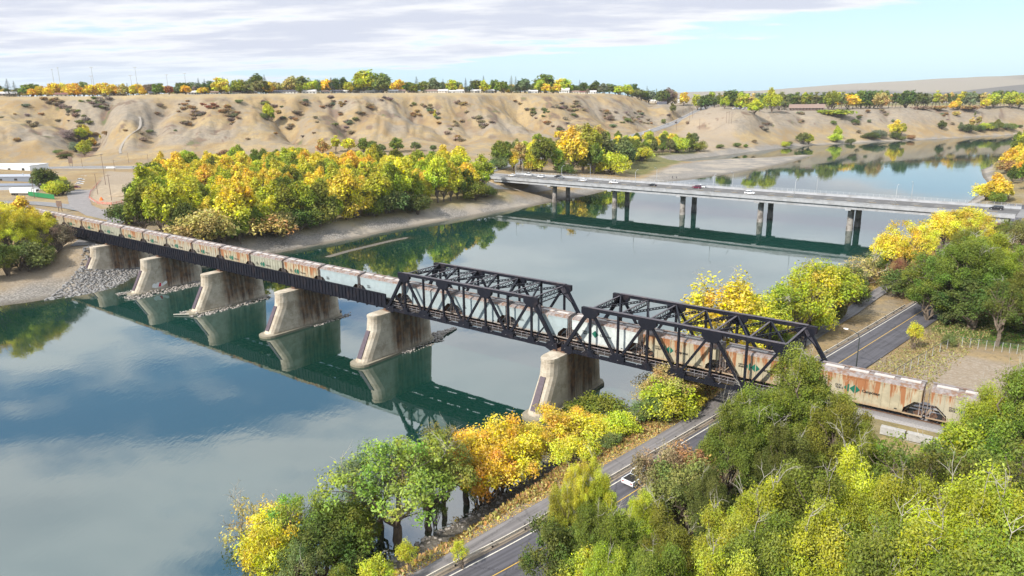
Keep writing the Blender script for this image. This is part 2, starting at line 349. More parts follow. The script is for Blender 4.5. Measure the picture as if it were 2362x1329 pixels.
GULW = [(np.array([hit0(a, b) for a, b in g]), dp, w) for g, dp, w in GUL]
road1_y = [(-30, 42), (-6, 69.3), (-1.95, 71.0), (2.5, 75.3), (33.9, 105.7), (65.5, 136.2), (94.6, 164.3), (125, 194), (152, 224), (178, 258), (210, 300), (250, 352)]
road1 = np.array([(x+.55*.69, y-.55*.72, 5.4) for x, y in road1_y])
path1 = [np.array([road1_y[i][0]-.69*6.0, road1_y[i][1]+.72*6.0, 5.35]) for i in (0, 2, 3, 4)]+[at(a, b, 5.3) for a, b in ((1790, 828), (1850, 788), (1898, 757), (1958, 722), (2012, 682), (2058, 655), (2120, 622), (2200, 580))]
path1 = np.array(path1)
hwN = np.array([H(-125, 6.85, DECK), H(-160, 6.85, 12.2), at(1010, 388, 12), at(900, 386, 12), at(700, 384, 11.8), at(400, 386, 11.5), at(150, 386, 11), at(0, 392, 11), at(-300, 400, 11)])
hwS = np.array([H(130, 6.85, DECK), H(165, 6.85, 12.2), H(230, 0, 12), H(330, -20, 12)])
hillroad = np.array([H(-150, 10, 12.2), at(1200, 372, 12.5), at(1320, 348, 13.5), at(1400, 330, 15), at(1455, 315, 16.2), at(1500, 303, 17.5), atD(1530, 293, 985), atD(1560, 282, 1035), atD(1600, 262, 1110), atD(1622, 250, 1180), atD(1642, 240, 1250), atD(1654, 236, 1300)])
lane3 = np.array([at(a, b, 9.5) for a, b in ((-200, 470), (0, 466), (80, 468), (160, 476), (230, 490), (280, 492), (330, 484), (380, 474))])
lane4 = np.array([at(a, b, 9.5) for a, b in ((300, 490), (268, 510), (232, 532), (190, 566))])
ROADS = [(road1, 8.8), (hwN, 20), (hwS, 26), (hillroad, 14), (lane3, 9), (lane4, 8), (path1, 3.6)]
trail = [(278, 356), (276, 345), (283, 330), (300, 315), (318, 303), (326, 292), (322, 272)]
FALLS = [at(a, b, 0)[:2] for a, b in ((758, 592), (800, 580), (850, 568), (900, 556), (936, 549))]
def rail_bank(P):
    """railway embankments at both ends"""
    Q = P-OB[:2]; s_ = Q@U[:2]; n_ = Q@V[:2]
    top = 11.5; a = np.maximum(np.abs(n_-5)-5.5, 0)
    zr = top-a*.62-np.maximum(s_+50.5, 0)*1.2
    zl = top-a*.62-np.maximum(226-s_, 0)*1.2
    return np.maximum(np.where(s_ < 0, zr, -99), np.where(s_ > 150, zl, -99))
def ground_z(P, detail=True):
    P = np.asarray(P, float); D = np.hypot(P[:, 0], P[:, 1]); T = base_z(P)
    near = D < 1500
    for L, dp, w in GULW:
        bb = (P[:, 0] > L[:, 0].min()-80) & (P[:, 0] < L[:, 0].max()+80) & (P[:, 1] > L[:, 1].min()-80) & (P[:, 1] < L[:, 1].max()+80)
        if bb.any():
            dd, _, tt = line_dist(P[bb], L[:, :2]); g = np.maximum(0, 1-dd/(w*1.5)); k = 1.55*dp*(g**1.4)*(.35+.65*np.minimum(1, .4+tt))
            T[bb] = T[bb]-k*sstep(T[bb], 13, 26)
    hillm = sstep(T, 14, 30)*(1-sstep(D, 1300, 1700))
    sl = hillm*(1-sstep(T, 60, 67))
    hrf = sstep(line_dist(P, hillroad)[0], 25, 130)*np.where((P[:, 0] > 230) & (P[:, 1] < 1350), .35, 1.0)
    if detail:
        T = T+hillm*(fbm(P[:, 0]/55, P[:, 1]/80, 4, 3)-.5)*5*hrf*(.15+.85*(1-sstep(T, 58, 66)))
        rill = np.abs(fbm(P[:, 0]/17+.35*fbm(P[:, 1]/30, P[:, 0]/30, 2, 2), P[:, 1]/60, 3, 11)-.5)*2
        arc = np.arctan2(P[:, 0], P[:, 1])*760+.25*(D-760)*np.sin(D/130); sp_ = np.abs(fbm(arc/88+.5*fbm(P[:, 0]/90, P[:, 1]/90, 2, 77), D/520, 2, 81)*2-1)
        mid_ = sstep(T, 13, 30)*(1-sstep(T, 50, 66))*(D < 1450)*(P[:, 0] < 330)
        T = T+mid_*(np.minimum(sp_*2.6, 1)-.55)*10
        r2_ = np.abs(fbm(arc/9+.5*fbm(P[:, 0]/16, P[:, 1]/16, 2, 15), D/70, 2, 17)-.5)*2
        T = T+sl*(rill-.35)*4.0*hrf+sl*np.minimum(r2_-.3, .25)*3.0*hrf+hillm*(fbm(P[:, 0]/6, P[:, 1]/6, 3, 21)-.5)*1.3
        T = T+(1-hillm)*(fbm(P[:, 0]/14, P[:, 1]/14, 3, 31)-.5)*.5*(D < 1600)
    sd_ = poly_sdf(P, RIVER)
    bw = np.where(P[:, 1] > P[:, 0]*1.55+90, 17.0, 9.0); bw = np.where(D > 420, 13, bw)
    f = sstep(sd_, 0, 1*bw)*.86+.14*np.clip(sd_/bw, 0, 1)
    z = np.where(sd_ > 0, .02+(T)*f, -np.minimum(3.0, .03+.22*-sd_))
    # low gravel sliver in the stream
    dd, _, _ = line_dist(P, FALLS); z = np.maximum(z, .22-dd*.14)
    for rd, w in ROADS:
        dd, rz, _ = line_dist(P, rd); a = 1-sstep(dd, w/2+1.0, w/2+(8 if w > 4 else 3.5)); z = np.where(sd_ > -2, z*(1-a)+(rz-.22)*a, z)
    rb = rail_bank(P); z = np.maximum(z, np.where(rb > 2, rb, -99))
    # road passes beneath the railway: keep it open
    dd, rz, _ = line_dist(P, road1); z = np.where((dd < 6.2), np.minimum(z, rz-.2), z)
    # abutment slopes of the road bridge: stay below the deck
    q = P-HO[:2]; hs = q@HU[:2]; hn = q@HV[:2]
    on = (hn > -7.5) & (hn < 22) & (hs > -123) & (hs < 128)
    cap = np.minimum(9.6, np.maximum(-4, np.maximum((-84-hs)*.30, (hs-100)*.42)))
    z = np.where(on & (sd_ > 0), np.minimum(z, np.maximum(cap, .3)), z)
    return z
def gz(x, y): return float(ground_z(np.array([[x, y]]))[0])
def hit(px, py, d0=40): return hit0(px, py, ground_z, d0=d0)
# ------------------------------------------------------------------ ground sheet
def build_ground():
    th = np.concatenate([np.linspace(-180, -46, 40)[:-1], np.linspace(-46, 46, 760), np.linspace(46, 180, 40)[1:-1]])
    r = [3.0]
    while r[-1] < 8000:
        q = r[-1]; r.append(q + (max(.9, q*.011) if q < 250 else (2.9 if q < 1150 else q*.016)))
    r = np.array(r); T, Rr = np.meshgrid(np.radians(th), r); X = Rr*np.sin(T); Y = Rr*np.cos(T)
    P = np.stack([X.ravel(), Y.ravel()], -1); Z = np.concatenate([ground_z(P[i:i+40000]) for i in range(0, len(P), 40000)])
    nr, nt = X.shape
    idx = np.arange(nr*nt).reshape(nr, nt); nxt = np.roll(idx, -1, 1)
    F = np.stack([idx[:-1], idx[1:], nxt[1:], nxt[:-1]], -1).reshape(-1, 4)[:, ::-1]
    cen = len(P); V_ = np.column_stack([P, Z]); V_ = np.vstack([V_, [0, 0, Z[:nt].mean()]])
    F3 = np.stack([idx[0], nxt[0], np.full(nt, cen)], -1)[:, ::-1]
    me = bpy.data.meshes.new('ground'); nq, n3 = len(F), len(F3)
    me.vertices.add(len(V_)); me.vertices.foreach_set('co', V_.ravel().astype(np.float32))
    me.loops.add(nq*4+n3*3); me.loops.foreach_set('vertex_index', np.r_[F.ravel(), F3.ravel()].astype(np.int32))
    me.polygons.add(nq+n3)
    me.polygons.foreach_set('loop_start', np.r_[np.arange(nq)*4, nq*4+np.arange(n3)*3].astype(np.int32))
    me.polygons.foreach_set('use_smooth', np.ones(nq+n3, bool)); me.update(calc_edges=True)
    # what covers the ground: R stony, G green, B scrub, A bare tan soil
    sd_ = poly_sdf(P, RIVER); D = Rr.ravel(); north = P[:, 1] > P[:, 0]*1.55+90
    x, y = P[:, 0], P[:, 1]
    w1 = fbm(x/9, y/9, 3, 41); w2 = fbm(x/25, y/25, 3, 45)
    stone = 1-sstep(sd_+ (w1-.5)*8, np.where(north, 9, 5), np.where(north, 17, 9))
    sb = poly_at([(1440, 432), (1560, 385), (1650, 372), (1882, 357), (1700, 402), (1560, 422), (1400, 440)], 1.3); stone = np.maximum(stone, 1-sstep(poly_sdf(P, sb), -1, 5))
    green = np.zeros(len(P))
    def patch(pts, z, soft, amt, arr):
        q = poly_at(pts, z); arr[:] = np.maximum(arr, amt*(1-sstep(poly_sdf(P, q)+(w1-.5)*soft, -soft*.5, soft*.5)))
    patch([(1440, 372), (1600, 348), (1620, 362), (1480, 400), (1440, 400)], 3, 8, .8, green)
    patch([(2140, 745), (2210, 790), (2362, 815), (2362, 860), (2362, 640), (2230, 660)], 6.5, 4, 1.0, green)
    patch([(1000, 462), (1150, 445), (1230, 462), (1120, 490), (980, 505)], 4.5, 8, .45, green)
    patch([(300, 500), (600, 560), (1120, 470), (1100, 400), (400, 395)], 8, 15, .5, green)
    patch([(1700, 1000), (2362, 1000), (2362, 1500), (1200, 1500)], 6, 6, .45, green)
    patch([(2000, 360), (2362, 340), (2362, 500), (2200, 560)], 6, 8, .4, green)
    patch([(1900, 248), (2362, 242), (2362, 238), (1900, 238)], 37, 20, .7, green)
    patch([(235, 515), (250, 500), (215, 488), (205, 500)], 9, 4, .4, green)
    dirt = np.zeros(len(P))
    patch([(2060, 895), (2130, 850), (2190, 815), (2362, 850), (2362, 905), (2170, 905)], 6.3, 2.5, 1.0, dirt)
    patch([(0, 650), (60, 600), (170, 570), (330, 590), (330, 610), (120, 650), (0, 690)], 5, 6, .6, dirt)
    patch([(205, 460), (245, 478), (300, 465), (322, 440), (320, 405), (250, 400), (220, 430)], 9.5, 3, .9, dirt)
    patch([(1560, 318), (1640, 300), (1700, 325), (1620, 345)], 10, 10, .7, dirt)
    z = Z
    steep = sstep(z, 14, 24)*(1-sstep(z, 60, 66))*(D < 1500)
    scrub = np.zeros(len(P))
    for L, dp, w in GULW:
        dd, _, tt = line_dist(P, L[:, :2]); a = (1-sstep(dd+(w1-.5)*16, w*.10, w*.42))*(dp/12)**.6; scrub = np.maximum(scrub, a*sstep(w2, .40, .55))
    q1 = fbm(x/16, y/22, 4, 51); scrub = np.maximum(scrub, steep*sstep(q1, .655, .72)*.8)
    q2 = fbm(x/5, y/6, 3, 57); scrub = np.maximum(scrub, steep*sstep(q2, .70, .78)*.9*sstep(w2, .45, .55))
    rightslope = (x > 250) & (D > 700); grey = steep*np.where(rightslope, .75, sstep(fbm(x/60, y/40, 3, 61), .45, .62)*.75)
    gcol = np.zeros((len(V_), 4), np.float32); gcol[:-1] = np.stack([np.clip(stone, 0, 1), np.clip(green, 0, 1), np.clip(scrub, 0, 1), np.clip(dirt, 0, 1)], -1)
    a = me.color_attributes.new('cover', 'FLOAT_COLOR', 'POINT'); a.data.foreach_set('color', gcol.ravel())
    g2 = np.zeros((len(V_), 4), np.float32); g2[:-1, 0] = grey; g2[:-1, 1] = (D > 1900); g2[:-1, 2] = sstep(z, 62, 66)*(D < 1300); g2[:, 3] = 1
    g2[:-1, 0] = np.where(D > 1900, sstep(fbm(x/700, y/1500, 4, 71), .42, .56), g2[:-1, 0])
    a = me.color_attributes.new('cover2', 'FLOAT_COLOR', 'POINT'); a.data.foreach_set('color', g2.ravel())
    o = link('ground', me); tag(o, kind='structure')
    m = bpy.data.materials.new('river valley ground'); m.use_nodes = True; t = NT(m.node_tree); b = m.node_tree.nodes['Principled BSDF']
    pos = t('ShaderNodeNewGeometry').outputs['Position']
    c1 = t('ShaderNodeAttribute', attribute_name='cover'); c2 = t('ShaderNodeAttribute', attribute_name='cover2')
    s1 = t('ShaderNodeSeparateColor'); t.put(s1.inputs[0], c1.outputs['Color']); s2 = t('ShaderNodeSeparateColor'); t.put(s2.inputs[0], c2.outputs['Color'])
    nb = t.noise(pos, .035, 6, .6); nm = t.noise(pos, .22, 6, .65); nf = t.noise(pos, 1.6, 5, .7); nff = t.noise(pos, 6, 3, .7)
    grass = t.mix(t.smooth(nb, .38, .62), (.30, .205, .098), (.385, .285, .15))
    grass = t.mix(t.m('MULTIPLY', t.smooth(nm, .42, .68), .55), grass, (.27, .205, .13))
    grass = t.mix(t.m('MULTIPLY', t.smooth(nf, .52, .72), .5), grass, (.20, .15, .09))
    grass = t.mix(t.m('MULTIPLY', t.smooth(t.noise(pos, .6, 4, .7), .56, .7), .35), grass, (.25, .16, .10))
    grass = t.mix(t.m('MULTIPLY', t.smooth(t.noise(pos, .9, 3, .6), .57, .64), .55), grass, (.19, .155, .105))
    grass = t.mix(t.m('MULTIPLY', t.smooth(t.noise(pos, .06, 5, .65), .47, .58), .55), grass, (.25, .215, .17))
    greyc = t.mix(t.smooth(nm, .4, .6), (.29, .25, .20), (.21, .18, .15))
    greyc = t.mix(t.m('MULTIPLY', t.smooth(nf, .45, .65), .6), greyc, (.32, .285, .235))
    c = t.mix(t.m('MULTIPLY', s2.outputs[0], .9), grass, greyc)
    c = t.mix(t.m('MULTIPLY', s2.outputs[2], .35), c, (.44, .35, .20))
    c = t.mix(c1.outputs['Alpha'], c, t.mix(t.smooth(nf, .4, .65), (.30, .235, .165), (.39, .325, .255)))
    gr = t.mix(t.smooth(nm, .4, .6), (.085, .115, .025), (.16, .15, .05)); gr = t.mix(t.m('MULTIPLY', t.smooth(nf, .5, .7), .5), gr, (.28, .22, .09))
    c = t.mix(t.m('MULTIPLY', s1.outputs[1], t.smooth(t.m('ADD', nm, t.m('MULTIPLY', s1.outputs[1], .3)), .45, .65)), c, gr)
    vo = t('ShaderNodeTexVoronoi', i_Vector=pos); vo.inputs['Scale'].default_value = 1.5
    st = t.mix(t.smooth(nf, .35, .65), (.22, .20, .175), (.38, .35, .31)); st = t.mix(t.m('MULTIPLY', t.smooth(vo.outputs['Distance'], .35, .65), .55), st, (.12, .105, .09))
    st = t.mix(t.smooth(nb, .45, .6), st, (.36, .31, .25))
    c = t.mix(s1.outputs[0], c, st)
    z = t.xyz(pos)[2]
    c = t.mix(t.m('MULTIPLY', t.m('SUBTRACT', 1, t.smooth(z, .05, .75)), .65), c, (.10, .085, .06))
    c = t.mix(t.m('SUBTRACT', 1, t.smooth(z, -1.5, -.05)), c, (.05, .055, .03))
    sc_ = t.mix(t.smooth(nm, .42, .58), (.15, .11, .085), (.20, .13, .085)); sc_ = t.mix(t.smooth(t.noise(pos, .09, 3), .56, .66), sc_, (.11, .12, .05))
    c = t.mix(t.m('MULTIPLY', s1.outputs[2], t.smooth(t.m('ADD', nf, t.m('MULTIPLY', s1.outputs[2], .25)), .42, .62)), c, sc_)
    farc = t.mix(s2.outputs[0], (.27, .235, .185), (.15, .14, .125))
    c = t.mix(s2.outputs[1], c, farc)
    t.put(b.inputs['Base Color'], c); b.inputs['Roughness'].default_value = .95; b.inputs['Specular IOR Level'].default_value = .15
    bp = t('ShaderNodeBump', i_Height=t.m('ADD', nf, t.m('ADD', t.m('MULTIPLY', nff, .5), t.m('MULTIPLY', nm, 2.2)))); bp.inputs['Strength'].default_value = .7; bp.inputs['Distance'].default_value = .6
    t.put(b.inputs['Normal'], bp.outputs[0]); me.materials.append(m)
    return o
build_ground()

# ------------------------------------------------------------------ water
def build_water():
    mb = MB(); k = 60
    poly = []
    xs = np.concatenate([[-2600, -1600, -900], np.arange(-500, 760, 5.0), [900, 1600]]); ys = np.concatenate([[-900, -500, -250], np.arange(-100, 1160, 5.0), [1400, 1900]])
    gx, gy = np.meshgrid(xs, ys); wp = np.stack([gx.ravel(), gy.ravel()], -1); nx = len(xs); ii = np.arange(len(wp)).reshape(len(ys), nx)
    wf = np.stack([ii[:-1, :-1], ii[:-1, 1:], ii[1:, 1:], ii[1:, :-1]], -1).reshape(-1, 4); sdw = poly_sdf(wp, RIVER); dfl = line_dist(wp, FALLS)[0]
    sh_ = np.maximum(np.clip(1+np.minimum(sdw, 0)/11, 0, 1), np.clip(1-dfl/9, 0, 1))
    m = bpy.data.materials.new('river water'); m.use_nodes = True; t = NT(m.node_tree); b = m.node_tree.nodes['Principled BSDF']
    pos = t('ShaderNodeNewGeometry').outputs['Position']
    p = t.xyz(pos)
    nb = t.noise(pos, .012, 3, .5)
    c = t.mix(t.smooth(nb, .35, .65), (.005, .028, .018), (.007, .042, .032))
    sh = t('ShaderNodeAttribute', attribute_name='shallow').outputs['Fac']
    c = t.mix(t.m('MULTIPLY', t.m('POWER', sh, 1.6), t.smooth(t.noise(pos, .25, 4, .6), .2, .7)), c, (.085, .075, .040))
    t.put(b.inputs['Base Color'], c); b.inputs['Roughness'].default_value = .02; b.inputs['IOR'].default_value = 3.0
    b.inputs['Specular IOR Level'].default_value = .5
    rip = t('ShaderNodeMapping', i_Vector=pos); rip.inputs['Rotation'].default_value = (0, 0, .6); rip.inputs['Scale'].default_value = (1, .45, 1)
    h = t.m('ADD', t.noise(rip.outputs[0], 1.1, 3, .55), t.m('MULTIPLY', t.noise(pos, .12, 2), 2.2))
    # faint swell bands where the breeze ruffles the surface
    wind = t.smooth(t.noise(pos, .02, 3, .6), .45, .65)
    bp = t('ShaderNodeBump', i_Height=h); t.put(bp.inputs['Strength'], t.m('ADD', .035, t.m('MULTIPLY', wind, .05))); bp.inputs['Distance'].default_value = .12
    t.put(b.inputs['Normal'], bp.outputs[0])
    me = bpy.data.meshes.new('river_water'); me.from_pydata([(a, b_, 0) for a, b_ in wp], [], wf.tolist()); me.update(); me.materials.append(m)
    at_ = me.attributes.new('shallow', 'FLOAT', 'POINT'); at_.data.foreach_set('value', sh_.astype(np.float32))
    o = link('river_water', me); tag(o, kind='structure')
build_water()

# ------------------------------------------------------------------ roads and paths
def roadmat(name, col, edge=None):
    m = bpy.data.materials.new(name); m.use_nodes = True; t = NT(m.node_tree); b = m.node_tree.nodes['Principled BSDF']
    pos = t('ShaderNodeNewGeometry').outputs['Position']; uv = t('ShaderNodeUVMap').outputs[0]; x = t.xyz(uv)
    n = t.noise(pos, .35, 5, .6); n2 = t.noise(pos, 9, 3, .7)
    strk = t.noise(t.comb(t.m('MULTIPLY', x[0], 1.6), t.m('MULTIPLY', x[1], .035), 0), 1.0, 4, .6)
    c = t.mix(t.smooth(strk, .35, .65), tuple(v*.78 for v in col), tuple(v*1.25 for v in col))
    c = t.mix(t.m('MULTIPLY', t.smooth(n, .5, .68), .35), c, tuple(v*1.5 for v in col)); c = t.mix(t.m('MULTIPLY', t.smooth(n2, .5, .7), .25), c, tuple(v*.6 for v in col))
    vc = t('ShaderNodeTexVoronoi', feature='DISTANCE_TO_EDGE', i_Vector=t('ShaderNodeVectorMath', operation='ADD', i_0=pos, i_1=t('ShaderNodeTexNoise', i_Vector=pos).outputs['Color']).outputs[0]); vc.inputs['Scale'].default_value = .14
    c = t.mix(t.m('MULTIPLY', t.m('SUBTRACT', 1, t.smooth(vc.outputs['Distance'], .006, .016)), .55), c, tuple(v*.35 for v in col))
    t.put(b.inputs['Base Color'], c); b.inputs['Roughness'].default_value = .85
    return m
M['asphalt'] = roadmat('asphalt', (.082, .078, .088)); M['asph_old'] = roadmat('old_asphalt', (.20, .19, .185)); M['pathm'] = roadmat('path_asphalt', (.17, .155, .15))
M['line_w'] = pmat('white_road_paint', (.62, .58, .5), .8, var=.2, scale=2); M['line_y'] = pmat('yellow_road_paint', (.62, .38, .07), .8, var=.2, scale=2)
M['conc'] = pmat('concrete', (.40, .385, .36), .85, var=.2, scale=1.5, bump=.1, dirt=(.25, .235, .215), dscale=.3)
def resample(pts, step):
    pts = np.asarray(pts, float); seg = np.linalg.norm(np.diff(pts, axis=0), axis=1); L = np.r_[0, np.cumsum(seg)]
    n = max(2, int(L[-1]/step)+1); s_ = np.linspace(0, L[-1], n); r = np.stack([np.interp(s_, L, pts[:, k]) for k in range(pts.shape[1])], -1)
    k = max(1, int(6/step))                       # smooth the corners
    for _ in range(2):
        q = r.copy()
        for i in range(1, n-1):
            a, b_ = max(0, i-k), min(n, i+k+1); kk = min(i-a, b_-1-i); q[i] = r[i-kk:i+kk+1].mean(0)
        r = q
    return r, s_
def ribbon(name, pts, n0, n1, mat, dz=0.0, thick=0.0, step=3.0, kind='structure', dash=None, parent=None, span=None):
    """strip between offsets n0..n1 left of the line"""
    r, s_ = resample(pts, step); mb = MB(); T = np.gradient(r[:, :2], axis=0); T /= np.linalg.norm(T, axis=1)[:, None]; Nn = np.stack([-T[:, 1], T[:, 0]], -1)
    def pt(i, o, z): return (r[i, 0]+Nn[i, 0]*o, r[i, 1]+Nn[i, 1]*o, r[i, 2]+z)
    if dash:
        L = s_[-1]; a = 0
        at_ = lambda q, o: tuple(np.interp(q, s_, [pt(i, o, dz)[k] for i in range(len(r))]) for k in range(3))
        while a+dash[0] < L: mb.add([at_(a, n0), at_(a, n1), at_(a+dash[0], n1), at_(a+dash[0], n0)], [(0, 3, 2, 1)]); a += dash[1]
    else:
        ii = [i for i in range(len(r)) if span is None or span[0] <= s_[i] <= span[1]]
        vs = []
        for i in ii: vs += [pt(i, n0, dz), pt(i, n1, dz)]
        fs = [(2*i, 2*i+2, 2*i+3, 2*i+1) for i in range(len(ii)-1)]
        if thick:
            k = len(vs)
            for i in ii: vs += [pt(i, n0, dz-thick), pt(i, n1, dz-thick)]
            for i in range(len(ii)-1): fs += [(2*i, k+2*i, k+2*i+2, 2*i+2), (2*i+1, 2*i+3, k+2*i+3, k+2*i+1)]
            e = len(ii)-1; fs += [(0, 1, k+1, k), (2*e, k+2*e, k+2*e+1, 2*e+1)]
        mb.add(vs, fs)
    me = mb.mesh(name, mat); uv = me.uv_layers.new(name='uv')
    if not dash and not thick:
        co = []
        for i in range(len(ii)-1):
            for (a, o) in ((i, n0), (i+1, n0), (i+1, n1), (i, n1)): co += [o, s_[ii[a]]]
        uv.data.foreach_set('uv', co)
    o = link(name, me, parent)
    if kind and not parent: tag(o, kind=kind)
    return o
ribbon('river_road', road1, -4.4, 4.4, M['asphalt'], 0.0)
ribbon('road_edge_line', road1, 3.75, 3.92, M['line_w'], .012)
ribbon('road_centre_line', road1, .50, .62, M['line_y'], .012)
ribbon('road_gutter_strip', road1, 4.4, 5.3, roadmat('gravelly_shoulder', (.24, .19, .14)), -.02)
ribbon('riverside_path', path1, -1.9, 1.7, M['pathm'], .02)
M['autumn_litter'] = pmat('fallen_leaves', (.33, .17, .05), .95, var=.4, scale=6, dirt=(.24, .17, .09), dscale=.5)
ribbon('hill_road', hillroad, -7, 7, M['asph_old'], .02, step=6)
ribbon('hill_road_kerb', hillroad, 7, 7.9, M['conc'], .15, thick=.3, step=6); ribbon('hill_road_median', hillroad, -.35, .35, M['conc'], .2, thick=.3, step=6)
ribbon('valley_road', hwN, -9.5, 9.5, M['asph_old'], .0, step=6)
ribbon('valley_road_kerb', hwN, -10.1, -9.5, M['conc'], .13, thick=.3, step=6); ribbon('valley_road_kerb', hwN, 9.5, 10.1, M['conc'], .13, thick=.3, step=6)
ribbon('bridge_approach_road', hwS, -13, 13, M['asph_old'], .0, step=6)
ribbon('side_street', lane3, -4.5, 4.5, M['asph_old'], .05); ribbon('side_street', lane4, -4, 4, M['asph_old'], .03)
def flat_poly(name, px, z, mat, dz=.08, th=.3, kind='structure'):
    q = poly_at(px, z); mb = MB(); mb.prism([tuple(p) for p in q], z+dz-th, z+dz); o = mb.build(name, mat, recalc=True)
    if kind: tag(o, kind=kind)
    return o
flat_poly('parking_lot', [(160, 475), (150, 430), (175, 398), (250, 393), (222, 425), (205, 455), (212, 474), (235, 484), (300, 478), (325, 470), (322, 500), (270, 512), (200, 498)], 9.6, roadmat('lot_asphalt', (.22, .20, .19)), .12)
island = poly_at([(206, 459), (226, 472), (258, 474), (292, 467), (318, 452), (330, 420), (330, 400), (262, 398), (232, 420), (210, 445)], 9.6)
mb = MB(); mb.prism([tuple(p) for p in island], 9.3, 9.95); tag(mb.build('construction_island', pmat('bare_earth', (.33, .26, .18), .95, var=.25, scale=.4, obj=False), recalc=True), kind='structure')
lo = resample(np.column_stack([np.vstack([island[:5]]), np.full(5, 9.95)]), 1.5)[0]
ribbon('island_kerb', lo, -.1, .5, M['conc'], .03, thick=.3, step=1.5)
gv = poly_at([(190, 480), (262, 500), (225, 535), (160, 500)], 9.5)
# trail up the coulee
tr = []
for a, b in trail: tr.append(hit(a, b))
tr = resample(np.array(tr), 4)[0]; tr[:, 2] = ground_z(tr[:, :2])+.35
ribbon('hillside_trail', tr, -1.1, 1.1, pmat('gravel_trail', (.30, .265, .225), .95, var=.15, obj=False), .1, step=4)
# ------------------------------------------------------------------ railway bridge (one thing: spans and piers are its parts)
RAILZ = 11.9; PW = 11.95; PANEL = 5.9222; G2 = .8467; ZB = 11.36; ZT = 20.48; DP = 35.4164
rb = empty('railway_bridge', tuple(B(88, 4, 0))); tag(rb, 'long dark steel railway bridge on pale piers, plate girders left, two through trusses right', 'railway bridge')
RBO = B(88, 4, 0)
def L3(s_, n_, z_): return Vector(B(s_, n_, z_)-RBO)      # point in the bridge's own frame
def part3(name, mb, mat, parent, org=None, **k):
    return mb.build(name, mat, parent, recalc=True, **k)
def pier_material():
    m = bpy.data.materials.new('stained_pier_concrete'); m.use_nodes = True; t = NT(m.node_tree); b = m.node_tree.nodes['Principled BSDF']
    uv = t('ShaderNodeUVMap').outputs[0]; x = t.xyz(uv)                      # u across, v height
    oi = t('ShaderNodeObjectInfo').outputs['Random']; pos = t('ShaderNodeNewGeometry').outputs['Position']
    n = t.noise(pos, .5, 6, .65); f = t.noise(pos, 3.5, 4, .7)
    c = t.mix(t.smooth(n, .35, .65), (.57, .495, .39), (.42, .35, .26)); c = t.mix(t.m('MULTIPLY', t.smooth(f, .5, .7), .35), c, (.24, .20, .16))
    wv = t.m('ABSOLUTE', t.m('SUBTRACT', t.m('FRACT', t.m('MULTIPLY', x[1], .62)), .5))       # lift joints
    c = t.mix(t.m('MULTIPLY', t.smooth(wv, .47, .495), .4), c, (.2, .17, .14))
    strk = t.noise(t.comb(t.m('MULTIPLY', x[0], 1.5), t.m('MULTIPLY', x[1], .10), oi), 1.0, 5, .65)
    under = t.m('MULTIPLY', t.smooth(x[0], -1.5, 1.2), t.m('SUBTRACT', 1, t.smooth(x[0], 9, 12.5)))
    top = t.smooth(t.m('ADD', x[1], t.m('MULTIPLY', strk, 7)), 2.2, 7.2)
    st = t.m('MULTIPLY', under, t.m('MULTIPLY', t.m('ADD', .55, t.m('MULTIPLY', t.smooth(strk, .3, .6), .45)), top))
    c = t.mix(t.m('MULTIPLY', oi, .2), c, (.46, .43, .38)); c = t.mix(t.m('MULTIPLY', t.smooth(t.noise(pos, .22, 5, .7), .52, .6), .5), c, (.27, .215, .15))
    c = t.mix(t.m('MULTIPLY', st, .97), c, t.mix(t.smooth(t.noise(pos, .8, 3), .4, .6), (.17, .085, .040), (.07, .042, .030)))
    st2 = t.m('MULTIPLY', t.smooth(strk, .54, .66), t.smooth(x[1], 2, 10))
    c = t.mix(t.m('MULTIPLY', st2, .45), c, (.24, .16, .09))
    c = t.mix(t.m('SUBTRACT', 1, t.smooth(t.m('ADD', x[1], f), .9, 1.5)), c, (.20, .18, .13))
    t.put(b.inputs['Base Color'], c); b.inputs['Roughness'].default_value = .9; b.inputs['Specular IOR Level'].default_value = .2
    bp = t('ShaderNodeBump', i_Height=f); bp.inputs['Strength'].default_value = .3; bp.inputs['Distance'].default_value = .06; t.put(b.inputs['Normal'], bp.outputs[0])
    return m
M['pier'] = pier_material()
M['graf'] = pmat('white_graffiti', (.75, .75, .74), .6, var=.05); M['grafr'] = pmat('red_graffiti', (.55, .02, .05), .6, var=.1); M['ink'] = pmat('black_paint', (.015, .015, .015), .6)
def add_uv(me, fn):
    uv = me.uv_layers.new(name='uv'); co = []
    for l in me.loops: co += fn(me.vertices[l.vertex_index].co)
    uv.data.foreach_set('uv', co)
